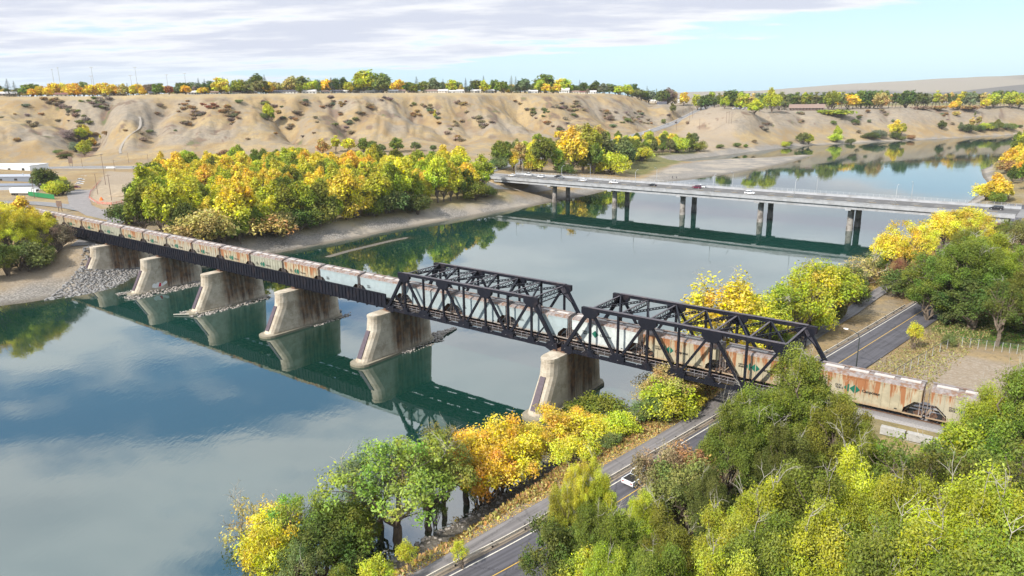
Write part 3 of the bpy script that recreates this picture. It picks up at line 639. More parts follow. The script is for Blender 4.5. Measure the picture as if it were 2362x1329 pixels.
def make_pier(k, s_c, zb=-3.2, steel=True):
    """tall concrete pier: blunt pointed cutwater towards the camera, raked nose at its foot, square tail"""
    zt = 10.75; t2 = 1.75
    rings = []
    for z, nn, nt, hw_ in [(zb, -11.3, 14.6, 2.75), (.55, -11.0, 14.4, 2.6), (.62, -9.75, 13.9, 2.0), (2.2, -8.8, 13.7, 1.9), (7.4, -5.9, 13.4, 1.75), (10.1, -5.55, 13.2, 1.66), (10.13, -5.63, 13.3, 1.74), (zt, -5.63, 13.3, 1.74)]:
        rings.append([L3(s_c, nn, z), L3(s_c-hw_*.35, nn+.12, z), L3(s_c-hw_*.66, nn+.5, z), L3(s_c-hw_*.88, nn+1.2, z), L3(s_c-hw_, nn+2.3, z), L3(s_c-hw_, nt-1.5, z), L3(s_c-hw_*.5, nt, z), L3(s_c+hw_*.5, nt, z), L3(s_c+hw_, nt-1.5, z), L3(s_c+hw_, nn+2.3, z), L3(s_c+hw_*.88, nn+1.2, z), L3(s_c+hw_*.66, nn+.5, z), L3(s_c+hw_*.35, nn+.12, z)])
    mb = MB(); mb.loft(rings); me = mb.mesh('pier', M['pier'], recalc=True)
    Vv = Vector(V); base = Vector(B(0, 0, 0)-RBO)
    add_uv(me, lambda co: [(co-base).dot(Vv), co.z])
    p = link('pier', me, rb)
    cp = MB(); cp.bar(L3(s_c, -.2, zt+.25), L3(s_c, PW+.2, zt+.25), 1.5, .5); part3('bearing_plate', cp, M['rusty'], p)
    if steel:
        nb = MB(); e = .12
        q = [(1.5, -9.2-e, .7), (7.35, -5.95-e, .6)]
        nb.loft([[L3(s_c-w, n_, z), L3(s_c-w, n_+.5, z+.0), L3(s_c+w, n_+.5, z), L3(s_c+w, n_, z)] for z, n_, w in q])
        part3('nose_plate', nb, M['noseplate'], p)
    return p
spans_s = [2*0+49.07+DP*i for i in range(5)]      # pier centres at the left end of truss one and beyond
S_T1L = G2+8*PANEL
piers_s = [S_T1L+.6+DP*i for i in range(5)]
for i, s_c in enumerate(piers_s):
    p = make_pier(i, s_c, zb=-3.2, steel=True)
    if i == 3:   # sprayed tag low on the second pier from the left
        g = MB(); f = lambda a, b: L3(s_c-2.06, a, b)
        def blob(mbx, pts, dx=.0):
            mbx.add([L3(s_c-2.07-dx+ (b-2)*.02, a, b) for a, b in pts], [tuple(range(len(pts)))])
        blob(g, [(-4.2, 1.7), (-4.0, 2.5), (-3.4, 2.9), (-2.8, 2.6), (-2.3, 3.0), (-1.2, 2.8), (-.9, 2.2), (.3, 3.0), (.9, 2.8), (.8, 2.2), (.2, 1.9), (-.8, 1.5), (-2.0, 1.35), (-3.2, 1.3)])
        tg = part3('graffiti', g, M['graf'], p); tg['label'] = 'white and red sprayed graffiti near the foot of the pier'
        g = MB(); blob(g, [(-2.2, 1.5), (-1.6, 2.8), (-1.1, 2.6), (-1.3, 1.5)], .02); part3('graffiti_red', g, M['grafr'], tg)
make_pier(5, -.15)
# left abutment pier on land and right abutment
for s0, s1 in ((222, 232), (-52.2, -47.5)):
    mb = MB(); mb.loft([[L3(s0, -2, z), L3(s1, -2, z), L3(s1, 14.5, z), L3(s0, 14.5, z)] for z in (-1, 10.7)])
    me = mb.mesh('abutment', M['pier'], recalc=True); add_uv(me, lambda co: [(co-Vector(B(0, 0, 0)-RBO)).dot(Vector(V))+3, co.z]); link('abutment', me, rb)
# ---- plate girder spans
def girder_span(s0, s1):
    g = empty('girder_span', L3((s0+s1)/2, 4, ZB), parent=rb); Og = Vector(L3((s0+s1)/2, 4, ZB))
    def P(s_, n_, z_): return L3(s_, n_, z_)-Og
    zt, zb = 14.75, 11.35
    for n_ in (0, PW):
        w = MB(); a, b = s0+.12, s1-.12
        w.bar(P(a, n_, (zt+zb)/2), P(b, n_, (zt+zb)/2), .05, zt-zb)
        w.bar(P(a, n_, zt-.04), P(b, n_, zt-.04), .5, .08); w.bar(P(a, n_, zb+.04), P(b, n_, zb+.04), .5, .08)
        w.bar(P(a, n_-.05, zt-.25), P(b, n_-.05, zt-.25), .1, .12); w.bar(P(a, n_-.05, zb+.25), P(b, n_-.05, zb+.25), .1, .12)
        q = MB(); ns = int((b-a)/1.25)
        for i in range(ns+1):
            s_ = a+.1+(b-a-.2)*i/ns; wd = .12 if i not in (0, ns) else .45
            q.bar(P(s_, n_-.02, zb+.09), P(s_, n_-.02, zt-.09), wd, .36 if n_ == 0 else .3, up=tuple(V))
        wo = w.build('plate_girder', M['steel'], g, recalc=True); q.build('stiffeners', M['steel'], wo, recalc=True)
    f = MB()
    ns = int((s1-s0)/3.5)
    for i in range(ns+1):
        s_ = s0+.5+(s1-s0-1)*i/ns; f.bar(P(s_, .3, 11.9-.45-.35), P(s_, PW-.3, 11.1), .25, .5)
    for n_ in (2.95, 4.45): f.bar(P(s0, n_, 11.25), P(s1, n_, 11.25), .3, .5)
    f.build('floor_beams', M['steel'], g, recalc=True)
e0 = S_T1L+.2
for i in range(5):
    girder_span(e0+DP*i+(.35 if i == 0 else 0), e0+DP*(i+1) if i < 4 else 226.0)
girder_last = None
# timber deck with ties over the whole bridge
dk = MB()
s_ = -49
while s_ < 226:
    dk.bar(L3(s_, 1.6, RAILZ-.22), L3(s_, 5.8, RAILZ-.22), .28, .24); s_ += .62
dk.bar(L3(-49, 8.6, RAILZ-.3), L3(226, 8.6, RAILZ-.3), 5.0, .12)
part3('deck_ties', dk, M['tie'], rb)
# ---- through trusses
def truss(sgn):
    """sgn +1: left truss, -1: right truss; node 0 at the left end"""
    sk = (lambda k: G2+PANEL*(8-k)) if sgn > 0 else (lambda k: -G2-PANEL*k)
    t = empty('truss_span', L3(sk(4), 4, ZB), parent=rb); Ot = Vector(L3(sk(4), 4, ZB))
    t['label'] = 'left truss span, between the plate girders and the riverbank truss' if sgn > 0 else 'right truss span, from the last pier across the riverside road'
    def P(k, n_, z_): return L3(sk(k), n_, z_)-Ot
    up = tuple(V)
    for n_ in (0.0, PW):
        o = 1 if n_ == 0 else -1
        def mem(name, a, b, w, h, lace=False):
            mb = MB(); mb.bar(a, b, w, h, up=up)     # w in the truss plane, h across the bridge
            # open web sides: flange lips
            return mb.build(name, M['steel'], t, recalc=True)
        mem('top_chord', P(.93, n_, ZT), P(7.07, n_, ZT), .62, .62)
        mem('bottom_chord', P(-.05, n_, ZB), P(8.05, n_, ZB), .62, .5)
        for a, b in ((0, 1), (8, 7)):
            mem('end_post', P(a, n_, ZB), P(b, n_, ZT), .62, .64)
            # counter strut from mid post to the first lower panel point
            m_ = (P(a, n_, ZB)+P(b, n_, ZT))*.5; m_ = P(a, n_, ZB)+(P(b, n_, ZT)-P(a, n_, ZB))*.44
            mem('sub_strut', m_, P(b, n_, ZB), .26, .3)
        for k in range(1, 8): mem('vertical', P(k, n_, ZB), P(k, n_, ZT), .40 if k % 2 else .36, .40)
        for a, b in ((1, 2), (3, 2), (3, 4), (5, 4), (5, 6), (7, 6)): mem('diagonal', P(a, n_, ZT), P(b, n_, ZB), .46 if b in (2, 6) else .40, .44)
        def plate(pts):
            gp = MB(); gp.loft([[p-Vector(V)*.35 for p in pts], [p+Vector(V)*.35 for p in pts]]); gp.build('gusset_plate', M['steel'], t, recalc=True)
        for k in range(1, 8):
            if k % 2: plate([P(k-.30, n_, ZT+.25), P(k+.30, n_, ZT+.25), P(k+.30, n_, ZT-.9), P(k+.14, n_, ZT-1.75), P(k-.14, n_, ZT-1.75), P(k-.30, n_, ZT-.9)])
            else: plate([P(k-.26, n_, ZB-.3), P(k+.26, n_, ZB-.3), P(k+.26, n_, ZB+.9), P(k+.10, n_, ZB+1.5), P(k-.10, n_, ZB+1.5), P(k-.26, n_, ZB+.9)])
            if k in (1, 3, 5, 7): plate([P(k-.2, n_, ZB-.3), P(k+.2, n_, ZB-.3), P(k+.1, n_, ZB+1.1), P(k-.1, n_, ZB+1.1)])
        for k, d_ in ((0, 1), (8, -1)):
            plate([P(k-.05*d_, n_, ZB+.9), P(k+.35*d_, n_, ZB+.9), P(k+.4*d_, n_, ZB-.3), P(k+.12*d_, n_, ZB-1.0), P(k-.08*d_, n_, ZB-1.0)])
        for k in (0.02, 7.98): sh = MB(); sh.bar(P(k, n_, ZB-.35), P(k, n_, ZB-.72), .8, 1.0, up=up); sh.build('bearing_shoe', M['rusty'], t, recalc=True)
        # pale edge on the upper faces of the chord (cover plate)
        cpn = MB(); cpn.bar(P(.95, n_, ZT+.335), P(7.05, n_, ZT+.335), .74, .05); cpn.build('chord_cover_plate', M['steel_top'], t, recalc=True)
    def lattice(name, a, b, dpth, wd, pitch=.8, side=None):
        """two-angle laced member: a..b are its centreline ends, dpth its vertical depth"""
        mb = MB(); a, b = Vector(a), Vector(b); d_ = (b-a); L = d_.length; d_.normalize(); upv = Vector((0, 0, 1)) if side is None else side
        for j in (-1, 1): mb.bar(a+upv*(j*dpth/2), b+upv*(j*dpth/2), wd, .10)
        n = max(2, int(L/pitch))
        for i in range(n):
            p, q = a+d_*(L*i/n), a+d_*(L*(i+1)/n)
            mb.bar(p-upv*dpth/2, q+upv*dpth/2, .06, .07); mb.bar(p+upv*dpth/2, q-upv*dpth/2, .06, .07)
        return mb.build(name, M['steel'], t, recalc=True)
    for k in range(1, 8):                                         # sway struts between the trusses
        zz = ZT-.45; lattice('sway_strut', P(k, .3, zz), P(k, PW-.3, zz), .85, .3, 1.0)
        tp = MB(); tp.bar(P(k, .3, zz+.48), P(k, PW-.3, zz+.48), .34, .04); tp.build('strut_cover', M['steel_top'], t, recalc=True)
    for k in range(1, 7):                                         # upper laterals
        z1 = ZT+.12
        lattice('upper_lateral', P(k, .3, z1-.2), P(k+1, PW-.3, z1-.2), .34, .26, .7); lattice('upper_lateral', P(k+1, .3, z1-.2), P(k, PW-.3, z1-.2), .34, .26, .7)
    for a, b in ((0, 1), (8, 7)):                                 # portals in the plane of the end posts
        dirp = (P(b, 0, ZT)-P(a, 0, ZB)).normalized()
        p0 = P(b, .3, ZT)-dirp*.8; p1 = P(b, PW-.3, ZT)-dirp*.8
        lattice('portal_bracing', p0, p1, 1.5, .3, 1.5, side=dirp)
        vv = Vector(V)
        for q, s2 in ((P(b, .0, ZT), 1), (P(b, PW, ZT), -1)):
            kb = MB(); q = q+vv*s2*.3; nrm = dirp.cross(vv)*.012
            pts = [q, q+vv*s2*1.5, q+vv*s2*1.5-dirp*1.6, q+vv*s2*.1-dirp*4.2, q-dirp*4.2]
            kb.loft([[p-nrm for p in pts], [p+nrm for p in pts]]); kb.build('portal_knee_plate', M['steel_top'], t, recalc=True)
            kb = MB(); kb.bar(q-dirp*4.2+vv*s2*.1, q-dirp*1.6+vv*s2*1.5, .16, .16); kb.build('knee_brace', M['steel'], t, recalc=True)
    # floor: floor beams, stringers, walkway brackets and handrails
    fb = MB()
    for k in range(0, 9): fb.bar(P(k, .2, ZB-.05), P(k, PW-.2, ZB-.05), .4, 1.0)
    for n_ in (2.9, 4.5, 7.8, 9.3): fb.bar(P(0, n_, ZB+.0), P(8, n_, ZB+.0), .35, .55)
    fb.build('floor_system', M['steel'], t, recalc=True)
    wk = MB(); wk.bar(P(0, .95, RAILZ-.12), P(8, .95, RAILZ-.12), .9, .08); wk.build('walkway', M['tie'], t, recalc=True)
    hr = MB()
    for z_ in (.55, 1.1): hr.bar(P(0.05, .48, RAILZ+z_-.1), P(7.95, .48, RAILZ+z_-.1), .04, .04)
    for i in range(0, 33): hr.bar(P(i/4, .48, RAILZ-.1), P(i/4, .48, RAILZ+1.05), .045, .045)
    hr.build('handrail', M['rail'], t, recalc=True)
    br = MB()
    for i in range(0, 13): br.bar(P(.1+i*.65, -.5, ZB+.42), P(.1+i*.65, .6, ZB+.42), .08, .06)
    br.build('walkway_brackets', M['rail'], t, recalc=True)
truss(1); truss(-1)
# running rails continue over bridge and banks
tr_ = MB()
for n_ in (2.98, 4.42, 7.9, 9.34): tr_.bar(B(-140, n_, RAILZ), B(330, n_, RAILZ), .09, .17)
tag(tr_.build('railway_track_rails', M['rusty']), kind='structure')
tb = MB(); 
for a, b in ((-140, -50.2), (228, 330)):
    tb.loft([[B(s_, .3, 11.3), B(s_, 1.3, 11.78), B(s_, 11, 11.78), B(s_, 12, 11.3)] for s_ in (a, b)])
M['ballast'] = pmat('track_ballast', (.27, .255, .25), .95, var=.35, scale=8, obj=False, bump=.5)
tag(tb.build('track_ballast', M['ballast'], recalc=True), kind='structure')

# ------------------------------------------------------------------ road bridge
M['hconc'] = pmat('bridge_concrete', (.36, .365, .375), .85, var=.12, scale=.8, dirt=(.27, .27, .27), dscale=.25, dlo=.45, dhi=.7, obj=False)
M['hcol'] = pmat('column_concrete', (.36, .33, .30), .9, var=.2, scale=.7, dirt=(.16, .14, .125), dscale=.35, dlo=.45, dhi=.6, obj=False)
rd = empty('road_bridge', tuple(H(0, 6.8, 0))); tag(rd, 'long pale concrete road bridge on paired round columns, behind the railway bridge', 'road bridge')
RDO = H(0, 6.8, 0)
def HL(s_, n_, z_): return Vector(H(s_, n_, z_)-RDO)
DN0, DN1 = -6.3, 20.2; DS0, DS1 = -126, 141
def hbox(mb, s0, s1, n0, n1, z0, z1): mb.loft([[HL(s_, n0, z0), HL(s_, n1, z0), HL(s_, n1, z1), HL(s_, n0, z1)] for s_ in (s0, s1)])
mb = MB(); hbox(mb, DS0, DS1, DN0, DN1, DECK-.35, DECK-.02); hbox(mb, DS0, DS1, DN0, DN0+2.0, DECK-.02, DECK+.16); hbox(mb, DS0, DS1, DN1-1.9, DN1, DECK-.02, DECK+.16)
mb.build('deck_slab', M['hconc'], rd, recalc=True)
for n_ in (-5.2, 0.3, 6.9, 13.5, 19.1):
    mb = MB(); hbox(mb, DS0+2, DS1-2, n_-.45, n_+.45, DECK-1.75, DECK-.352); hbox(mb, DS0+2, DS1-2, n_-.62, n_+.62, DECK-2.0, DECK-1.752); mb.build('deck_girder', M['hconc'], rd, recalc=True)
mb = MB(); hbox(mb, DS0, DS1, DN0+2.0, DN1-1.9, DECK-.018, DECK+.03)
M['deckroad'] = pmat('worn_bridge_asphalt', (.125, .12, .115), .9, var=.18, scale=.5, dirt=(.095, .09, .088), dscale=.15, obj=False)
mb.build('roadway', M['deckroad'], rd, recalc=True)
for n0, n1 in ((DN0-.12, DN0+.18), (DN1-.18, DN1+.12)):
    mb = MB(); hbox(mb, DS0, DS1, n0, n1, DECK-.5, DECK+.92); hbox(mb, DS0, DS1, n0-.05, n1+.05, DECK+.921, DECK+1.05)
    mb.build('parapet', M['hconc'], rd, recalc=True)
mb = MB()
for z_ in (1.35, 1.75, 2.15): mb.bar(HL(DS0, DN1, DECK+z_), HL(DS1, DN1, DECK+z_), .07, .06)
s_ = DS0
while s_ <= DS1: mb.bar(HL(s_, DN1, DECK+1.05), HL(s_, DN1, DECK+2.15), .09, .09); s_ += 2.6
mb.build('pedestrian_railing', M['galv'], rd, recalc=True)
mb = MB()
s_ = DS0
mb.bar(HL(DS0, DN0+.03, DECK+1.22), HL(DS1, DN0+.03, DECK+1.22), .08, .08)
while s_ <= DS1: mb.bar(HL(s_, DN0+.03, DECK+1.05), HL(s_, DN0+.03, DECK+1.22), .09, .09); s_ += 2.6
mb.build('low_railing', M['galv'], rd, recalc=True)
mk = MB(); 
for n_, w, per in ((-.6, .13, 9), (3.0, .13, 9), (6.35, .13, 9), (10.0, .13, 9), (13.8, .13, 9)):
    s_ = DS0+3
    while s_ < DS1-3:
        if n_ != 6.35: hbox(mk, s_, s_+3.0, n_-w, n_+w, DECK+.034, DECK+.040)
        s_ += per
mk.build('lane_markings', M['line_w'], rd, recalc=True)
mk = MB(); s_ = DS0+5
while s_ < DS1-3: hbox(mk, s_, s_+3.0, 6.3, 6.6, DECK+.034, DECK+.040); s_ += 9
mk.build('centre_markings', M['line_y'], rd, recalc=True)
for k in range(-2, 4):
    s0 = 40.3715*k; pr = empty('bridge_pier', HL(s0, 6.8, 0), parent=rd)
    O_ = HL(s0, 6.8, 0)
    cpb = MB()
    cpb.loft([[HL(s0+a, n_, z)-O_ for a, n_, z in ((-1.15, -6.1, 9.75 if abs(z_) else 9.75), (1.15, -6.1, 9.75), (1.15, -6.1, 10.32), (-1.15, -6.1, 10.32))] for z_ in (0,)]+
             [[HL(s0+a, 3.0, z)-O_ for a, z in ((-1.15, 8.9), (1.15, 8.9), (1.15, 10.32), (-1.15, 10.32))]]+[[HL(s0+a, 10.6, z)-O_ for a, z in ((-1.15, 8.9), (1.15, 8.9), (1.15, 10.32), (-1.15, 10.32))]]+
             [[HL(s0+a, 19.9, z)-O_ for a, z in ((-1.15, 9.75), (1.15, 9.75), (1.15, 10.32), (-1.15, 10.32))]])
    cpb.build('pier_cap', M['hconc'], pr, recalc=True)
    for n_ in (0.0, 13.605):
        cb = MB(); cb.tube([HL(s0, n_, -3)-O_, HL(s0, n_, 2.2)-O_, HL(s0, n_, 2.25)-O_, HL(s0, n_, 9.2)-O_], [1.45, 1.45, 1.32, 1.32], n=20)
        cb.build('column', M['hcol'], pr, recalc=True, smooth=False)
for s0, s1, sl in ((-129, -123.2, 1), (132, 138, -1)):
    mb = MB(); hbox(mb, s0, s1, DN0+.3, DN1-.3, 3, 10.3); mb.build('abutment_wall', M['hconc'], rd, recalc=True)
# concrete slope paving under the bridge ends
sp = MB(); sg = 12
for (sa, za), (sb_, zb_) in (((-123.5, 10.0), (-101, 3.4)), ((131, 10.6), (112, 3.5))):
    for i in range(-16 if sa < 0 else -4, 26, 3):
        for j in range(4):
            a0, a1 = sa+(sb_-sa)*j/4, sa+(sb_-sa)*(j+1)/4; z0, z1 = za+(zb_-za)*j/4, za+(zb_-za)*(j+1)/4; g_ = .05 if a1 > a0 else -.05
            sp.loft([[H(a0+g_, n_, z0+.25), H(a1-g_, n_, z1+.25), H(a1-g_, n_, z1-1.8), H(a0+g_, n_, z0-1.8)] for n_ in (i+.05, i+2.95)])
tag(sp.build('slope_paving', pmat('paving_slabs', (.37, .33, .29), .9, var=.2, scale=.6, obj=False, dirt=(.24, .2, .17), dscale=.3), recalc=True), kind='structure')
# lamps on the road bridge and by the river road
def lamp_proto(mat, h=9.5, arm=2.4, double=False):
    r = empty('street_lamp'); 
    p = MB(); p.tube([(0, 0, 0), (0, 0, h*.5), (0, 0, h-1.4), (0, arm*.12, h-.7), (0, arm*.45, h-.15), (0, arm*.9, h)], [.13, .11, .09, .08, .07, .06], n=8); p.build('pole', mat, r, smooth=True)
    a = MB(); a.tube([(0, 0, 0), (0, 0, .25)], [.24, .22], n=8); a.build('base', mat, r)
    l = MB(); l.loft([[(-.16, arm*.85, h-.06), (.16, arm*.85, h-.06), (.16, arm*.85, h+.1), (-.16, arm*.85, h+.1)], [(-.19, arm*.85+.45, h-.1), (.19, arm*.85+.45, h-.1), (.14, arm*.85+.45, h+.13), (-.14, arm*.85+.45, h+.13)], [(-.08, arm*.85+.9, h-.02), (.08, arm*.85+.9, h-.02), (.06, arm*.85+.9, h+.08), (-.06, arm*.85+.9, h+.08)]])
    l.build('lamp_head', M['white'] if mat is M['darkpole'] else mat, r)
    return r
lp = lamp_proto(M['galv'])
near_s = [-108-18, -104.5, -71.5, -24.5, 18.5, 57.5, 99]; far_s = [-120, -69.5, -26, 17.5, 59.4, 100.2]
hyaw = math.atan2(HU[1], HU[0])
for i, s_ in enumerate(near_s[1:]):
    c_ = lp if i == 0 else copy_tree(lp); c_.location = H(s_, DN0-.0, DECK+1.0); c_.rotation_euler = (0, 0, hyaw); c_.scale = (1, 1, .92)
    tag(c_, 'curved lamp on near parapet of road bridge, %s' % ['leftmost one', 'just past the first column pair', 'between second and third column pairs', 'just past the third column pair', 'between fourth and fifth column pairs', 'nearest the yellow trees at the right end'][i], 'street lamp', 'lamps on the road bridge')
for i, s_ in enumerate(far_s):
    c_ = copy_tree(lp); c_.location = H(s_, DN1+.1, DECK+.2); c_.rotation_euler = (0, 0, hyaw+math.pi)
    tag(c_, 'curved lamp on far railing of road bridge, %s' % ['farthest left beside the grove', 'second from the left end', 'third from left, before the sandbar', 'in front of the tree reflections', 'against the blue water upstream', 'farthest right near the yellow bush'][i], 'street lamp', 'lamps on the road bridge')
ld = lamp_proto(M['darkpole'], h=9.0, arm=2.6); q = at(1975, 853, 5.6); q = at(1973, 862, 5.6); ld.location = (q[0], q[1], 5.3)
ld.rotation_euler = (0, 0, R(48)); tag(ld, 'tall dark curved street lamp beside the river road, right of the truss', 'street lamp', 'lamps beside the river road')
ld2 = copy_tree(ld); q = at(1690, 905, 5.3); ld2.location = (q[0]+1.0, q[1]-8, 5.3); tag(ld2, 'street lamp with white head, mostly hidden by big green tree under the truss', 'street lamp', 'lamps beside the river road')
# ------------------------------------------------------------------ the potash train
def carmat(name, col, rust, fade=.2):
    m = bpy.data.materials.new(name); m.use_nodes = True; t = NT(m.node_tree); b = m.node_tree.nodes['Principled BSDF']
    tc = t('ShaderNodeTexCoord').outputs['Object']; x = t.xyz(tc); oi = t('ShaderNodeObjectInfo').outputs['Random']
    o9 = t.m('MULTIPLY', oi, 57)
    n = t.noise(t.comb(t.m('ADD', x[0], o9), x[1], x[2]), .8, 5, .6)
    c = t.mix(t.smooth(n, .35, .65), col, tuple(v*(1-fade) for v in col))
    strk = t.noise(t.comb(t.m('ADD', t.m('MULTIPLY', x[0], 1.5), o9), t.m('MULTIPLY', x[2], .13), o9), 1.0, 5, .68)
    fine = t.noise(t.comb(t.m('ADD', t.m('MULTIPLY', x[0], 4.5), o9), t.m('MULTIPLY', x[2], .3), 2.0), 1.0, 3, .7)
    hgt = t.smooth(x[2], .5, 5.2)
    a = t.m('ADD', strk, t.m('MULTIPLY', hgt, .20))
    c = t.mix(t.m('MULTIPLY', t.smooth(a, .80-rust*.16, .95-rust*.16), .45), c, (.42, .24, .11))
    c = t.mix(t.m('MULTIPLY', t.smooth(t.m('ADD', a, t.m('MULTIPLY', fine, .12)), .97-rust*.20, 1.05-rust*.20), .85), c, (.30, .11, .04))
    c = t.mix(t.m('MULTIPLY', t.m('SUBTRACT', 1, t.smooth(t.m('ADD', x[2], fine), 1.3, 1.9)), .55), c, (.30, .16, .08))
    t.put(b.inputs['Base Color'], c); b.inputs['Roughness'].default_value = .6; b.inputs['Specular IOR Level'].default_value = .3
    return m
M['car_beige'] = carmat('rust_streaked_beige_car', (.43, .375, .26), 1.3); M['car_beige2'] = carmat('dusty_beige_car', (.40, .36, .27), 1.0)
M['car_blue'] = carmat('pale_blue_grey_car', (.34, .40, .41), .25, .14); M['car_pale'] = carmat('faded_pale_car', (.56, .60, .58), .45); M['car_olive'] = carmat('olive_grey_car', (.36, .35, .27), .25)
M['roof_rust'] = pmat('rusty_car_roof', (.25, .22, .21), .8, var=.25, scale=2, dirt=(.20, .12, .08), dscale=1.2, dlo=.45, dhi=.62)
M['hatch'] = pmat('pale_hatch_cover', (.50, .455, .42), .6, var=.12, scale=3); M['green'] = pmat('emblem_green', (.01, .12, .075), .6, var=.1); M['slope'] = pmat('rust_brown_slope_sheet', (.15, .085, .05), .85, var=.4, scale=2)
def text_mesh(txt, size, mat):
    cu = bpy.data.curves.new('txt', 'FONT'); cu.body = txt; cu.size = size; cu.extrude = .008; cu.offset = .012*size; cu.space_line = .95
    o = bpy.data.objects.new('txt', cu); COL.objects.link(o)
    me = bpy.data.meshes.new_from_object(o.evaluated_get(bpy.context.evaluated_depsgraph_get())); bpy.data.objects.remove(o); bpy.data.curves.remove(cu)
    me.materials.clear(); me.materials.append(mat); me.transform(Matrix.Rotation(R(90), 4, 'X')); return me
HW = 1.68
def car_proto(mat, ribs):
    r = empty('hopper_car')
    prof = [(-7.1, 5.0), (-7.1, 3.0), (-6.2, 2.95), (-4.9, 1.75), (-4.75, .9), (4.75, .9), (4.9, 1.75), (6.2, 2.95), (7.1, 3.0), (7.1, 5.0)]
    mb = MB(); n = len(prof)
    mb.add([(x, -HW, z) for x, z in prof]+[(x, HW, z) for x, z in prof], [tuple(range(n))[::-1], tuple(range(n, 2*n))])
    for i in range(n):
        mb.cur = 1 if i in (1, 2, 3, 5, 6, 7) else 0; j = (i+1) % n; mb.add([(prof[i][0], -HW, prof[i][1]), (prof[j][0], -HW, prof[j][1]), (prof[j][0], HW, prof[j][1]), (prof[i][0], HW, prof[i][1])], [(0, 1, 2, 3)])
    mb.cur = 0
    if ribs:
        for i in range(12):
            x = -6.6+13.2*i/11; zl = .95 if abs(x) < 4.7 else (3.0 if abs(x) > 6.2 else 2.4)
            for y in (-HW-.04, HW+.04): mb.box(x-.06, x+.06, y-.05, y+.05, zl, 4.75)
    mb.box(-7.12, 7.12, -HW-.07, -HW+.0, 4.78, 4.96); mb.box(-4.8, 4.8, -HW-.06, -HW, .86, 1.06)
    body = mb.build('hopper_body', [mat, M['slope']], r, recalc=True)
    rf = MB(); rf.loft([[(x, -HW-.05, 4.98), (x, -1.35, 5.3), (x, -.5, 5.5), (x, .5, 5.5), (x, 1.35, 5.3), (x, HW+.05, 4.98)] for x in (-7.15, 7.15)])
    if ribs:
        for i in range(12): x = -6.6+13.2*i/11; rf.bar((x, -HW-.06, 5.02), (x, -1.3, 5.36), .12, .08)
    else:
        for i in range(20): x = -6.8+13.6*i/19; rf.bar((x, -HW-.03, 5.05), (x, -1.2, 5.38), .10, .07)
    roof = rf.build('roof', M['roof_rust'], r, recalc=True)
    for i in range(4):
        x = -5.3+i*3.53; hb = MB(); hb.box(x-1.35, x+1.35, -.62, .1, 5.5, 5.66); hb.build('hatch', M['hatch'], roof)
    wk = MB(); wk.box(-7.3, 7.3, .35, .95, 5.6, 5.66); wk.build('running_board', M['roof_rust'], roof)
    for sx in (-1, 1):
        sl = MB(); sl.box(min(sx*4.75, sx*7.45), max(sx*4.75, sx*7.45), -HW, -HW+.12, .78, .98); sl.box(min(sx*4.75, sx*7.45), max(sx*4.75, sx*7.45), HW-.12, HW, .78, .98); sl.box(min(sx*7.25, sx*7.45), max(sx*7.25, sx*7.45), -HW+.12, HW-.12, .78, .98)
        sl.bar((sx*5.0, -.5, 1.0), (sx*6.9, -.5, 2.9), .15); sl.bar((sx*5.0, .5, 1.0), (sx*6.9, .5, 2.9), .15)
        sl.build('end_platform', mat, r)
        ld_ = MB()
        ld_.bar((sx*7.38, -HW+.02, .95), (sx*7.38, HW-.06, .95), .05)
        for y in (-HW+.02, -HW+.55): ld_.bar((sx*7.38, y, .95), (sx*7.38, y, 5.3), .07)
        for k in range(9): ld_.bar((sx*7.38, -HW+.02, 1.1+k*.48), (sx*7.38, -HW+.55, 1.1+k*.48), .05)
        for y in (-HW+.06, HW-.06): ld_.bar((sx*6.95, y, .95), (sx*6.95, y, 3.0), .10)
        ld_.build('ladder', M['roof_rust'], r)
        tr = MB(); tr.box(sx*5.75-1.25, sx*5.75+1.25, -1.15, -1.0, .38, .72); tr.box(sx*5.75-1.25, sx*5.75+1.25, 1.0, 1.15, .38, .72); tr.box(sx*5.75-.3, sx*5.75+.3, -1.0, 1.0, .35, .8)
        trk = tr.build('truck', M['black'], r)
        for dx in (-.88, .88):
            w = MB(); 
            for y in (-.82, .72): w.tube([(sx*5.75+dx, y, .45), (sx*5.75+dx, y+.1, .45)], .45, n=14)
            w.tube([(sx*5.75+dx, -.72, .45), (sx*5.75+dx, .72, .45)], .09, n=6); w.build('wheelset', M['rusty'], trk)
        cpl = MB(); cpl.box(min(sx*7.45, sx*7.68), max(sx*7.45, sx*7.68), -.15, .15, .62, .9); cpl.box(min(sx*4.8, sx*7.45), max(sx*4.8, sx*7.45), -.18, .18, .6, .78); cpl.build('coupler', M['rusty'], r)
    for x in (-3.1, 0, 3.1):
        hb = MB(); hb.loft([[(x-1.3, -1.3, .9), (x+1.3, -1.3, .9), (x+1.3, 1.3, .9), (x-1.3, 1.3, .9)], [(x-.45, -.6, .28), (x+.45, -.6, .28), (x+.45, .6, .28), (x-.45, .6, .28)]]); hb.build('discharge_hopper', M['black'], r)
    return r
protos = {'beige': car_proto(M['car_beige'], True)}
def variant(matname, ribs): return car_proto(M[matname], ribs)
protos['beige2'] = variant('car_beige2', True); protos['blue'] = variant('car_blue', False); protos['pale'] = variant('car_pale', False); protos['olive'] = variant('car_olive', True)
used = set()
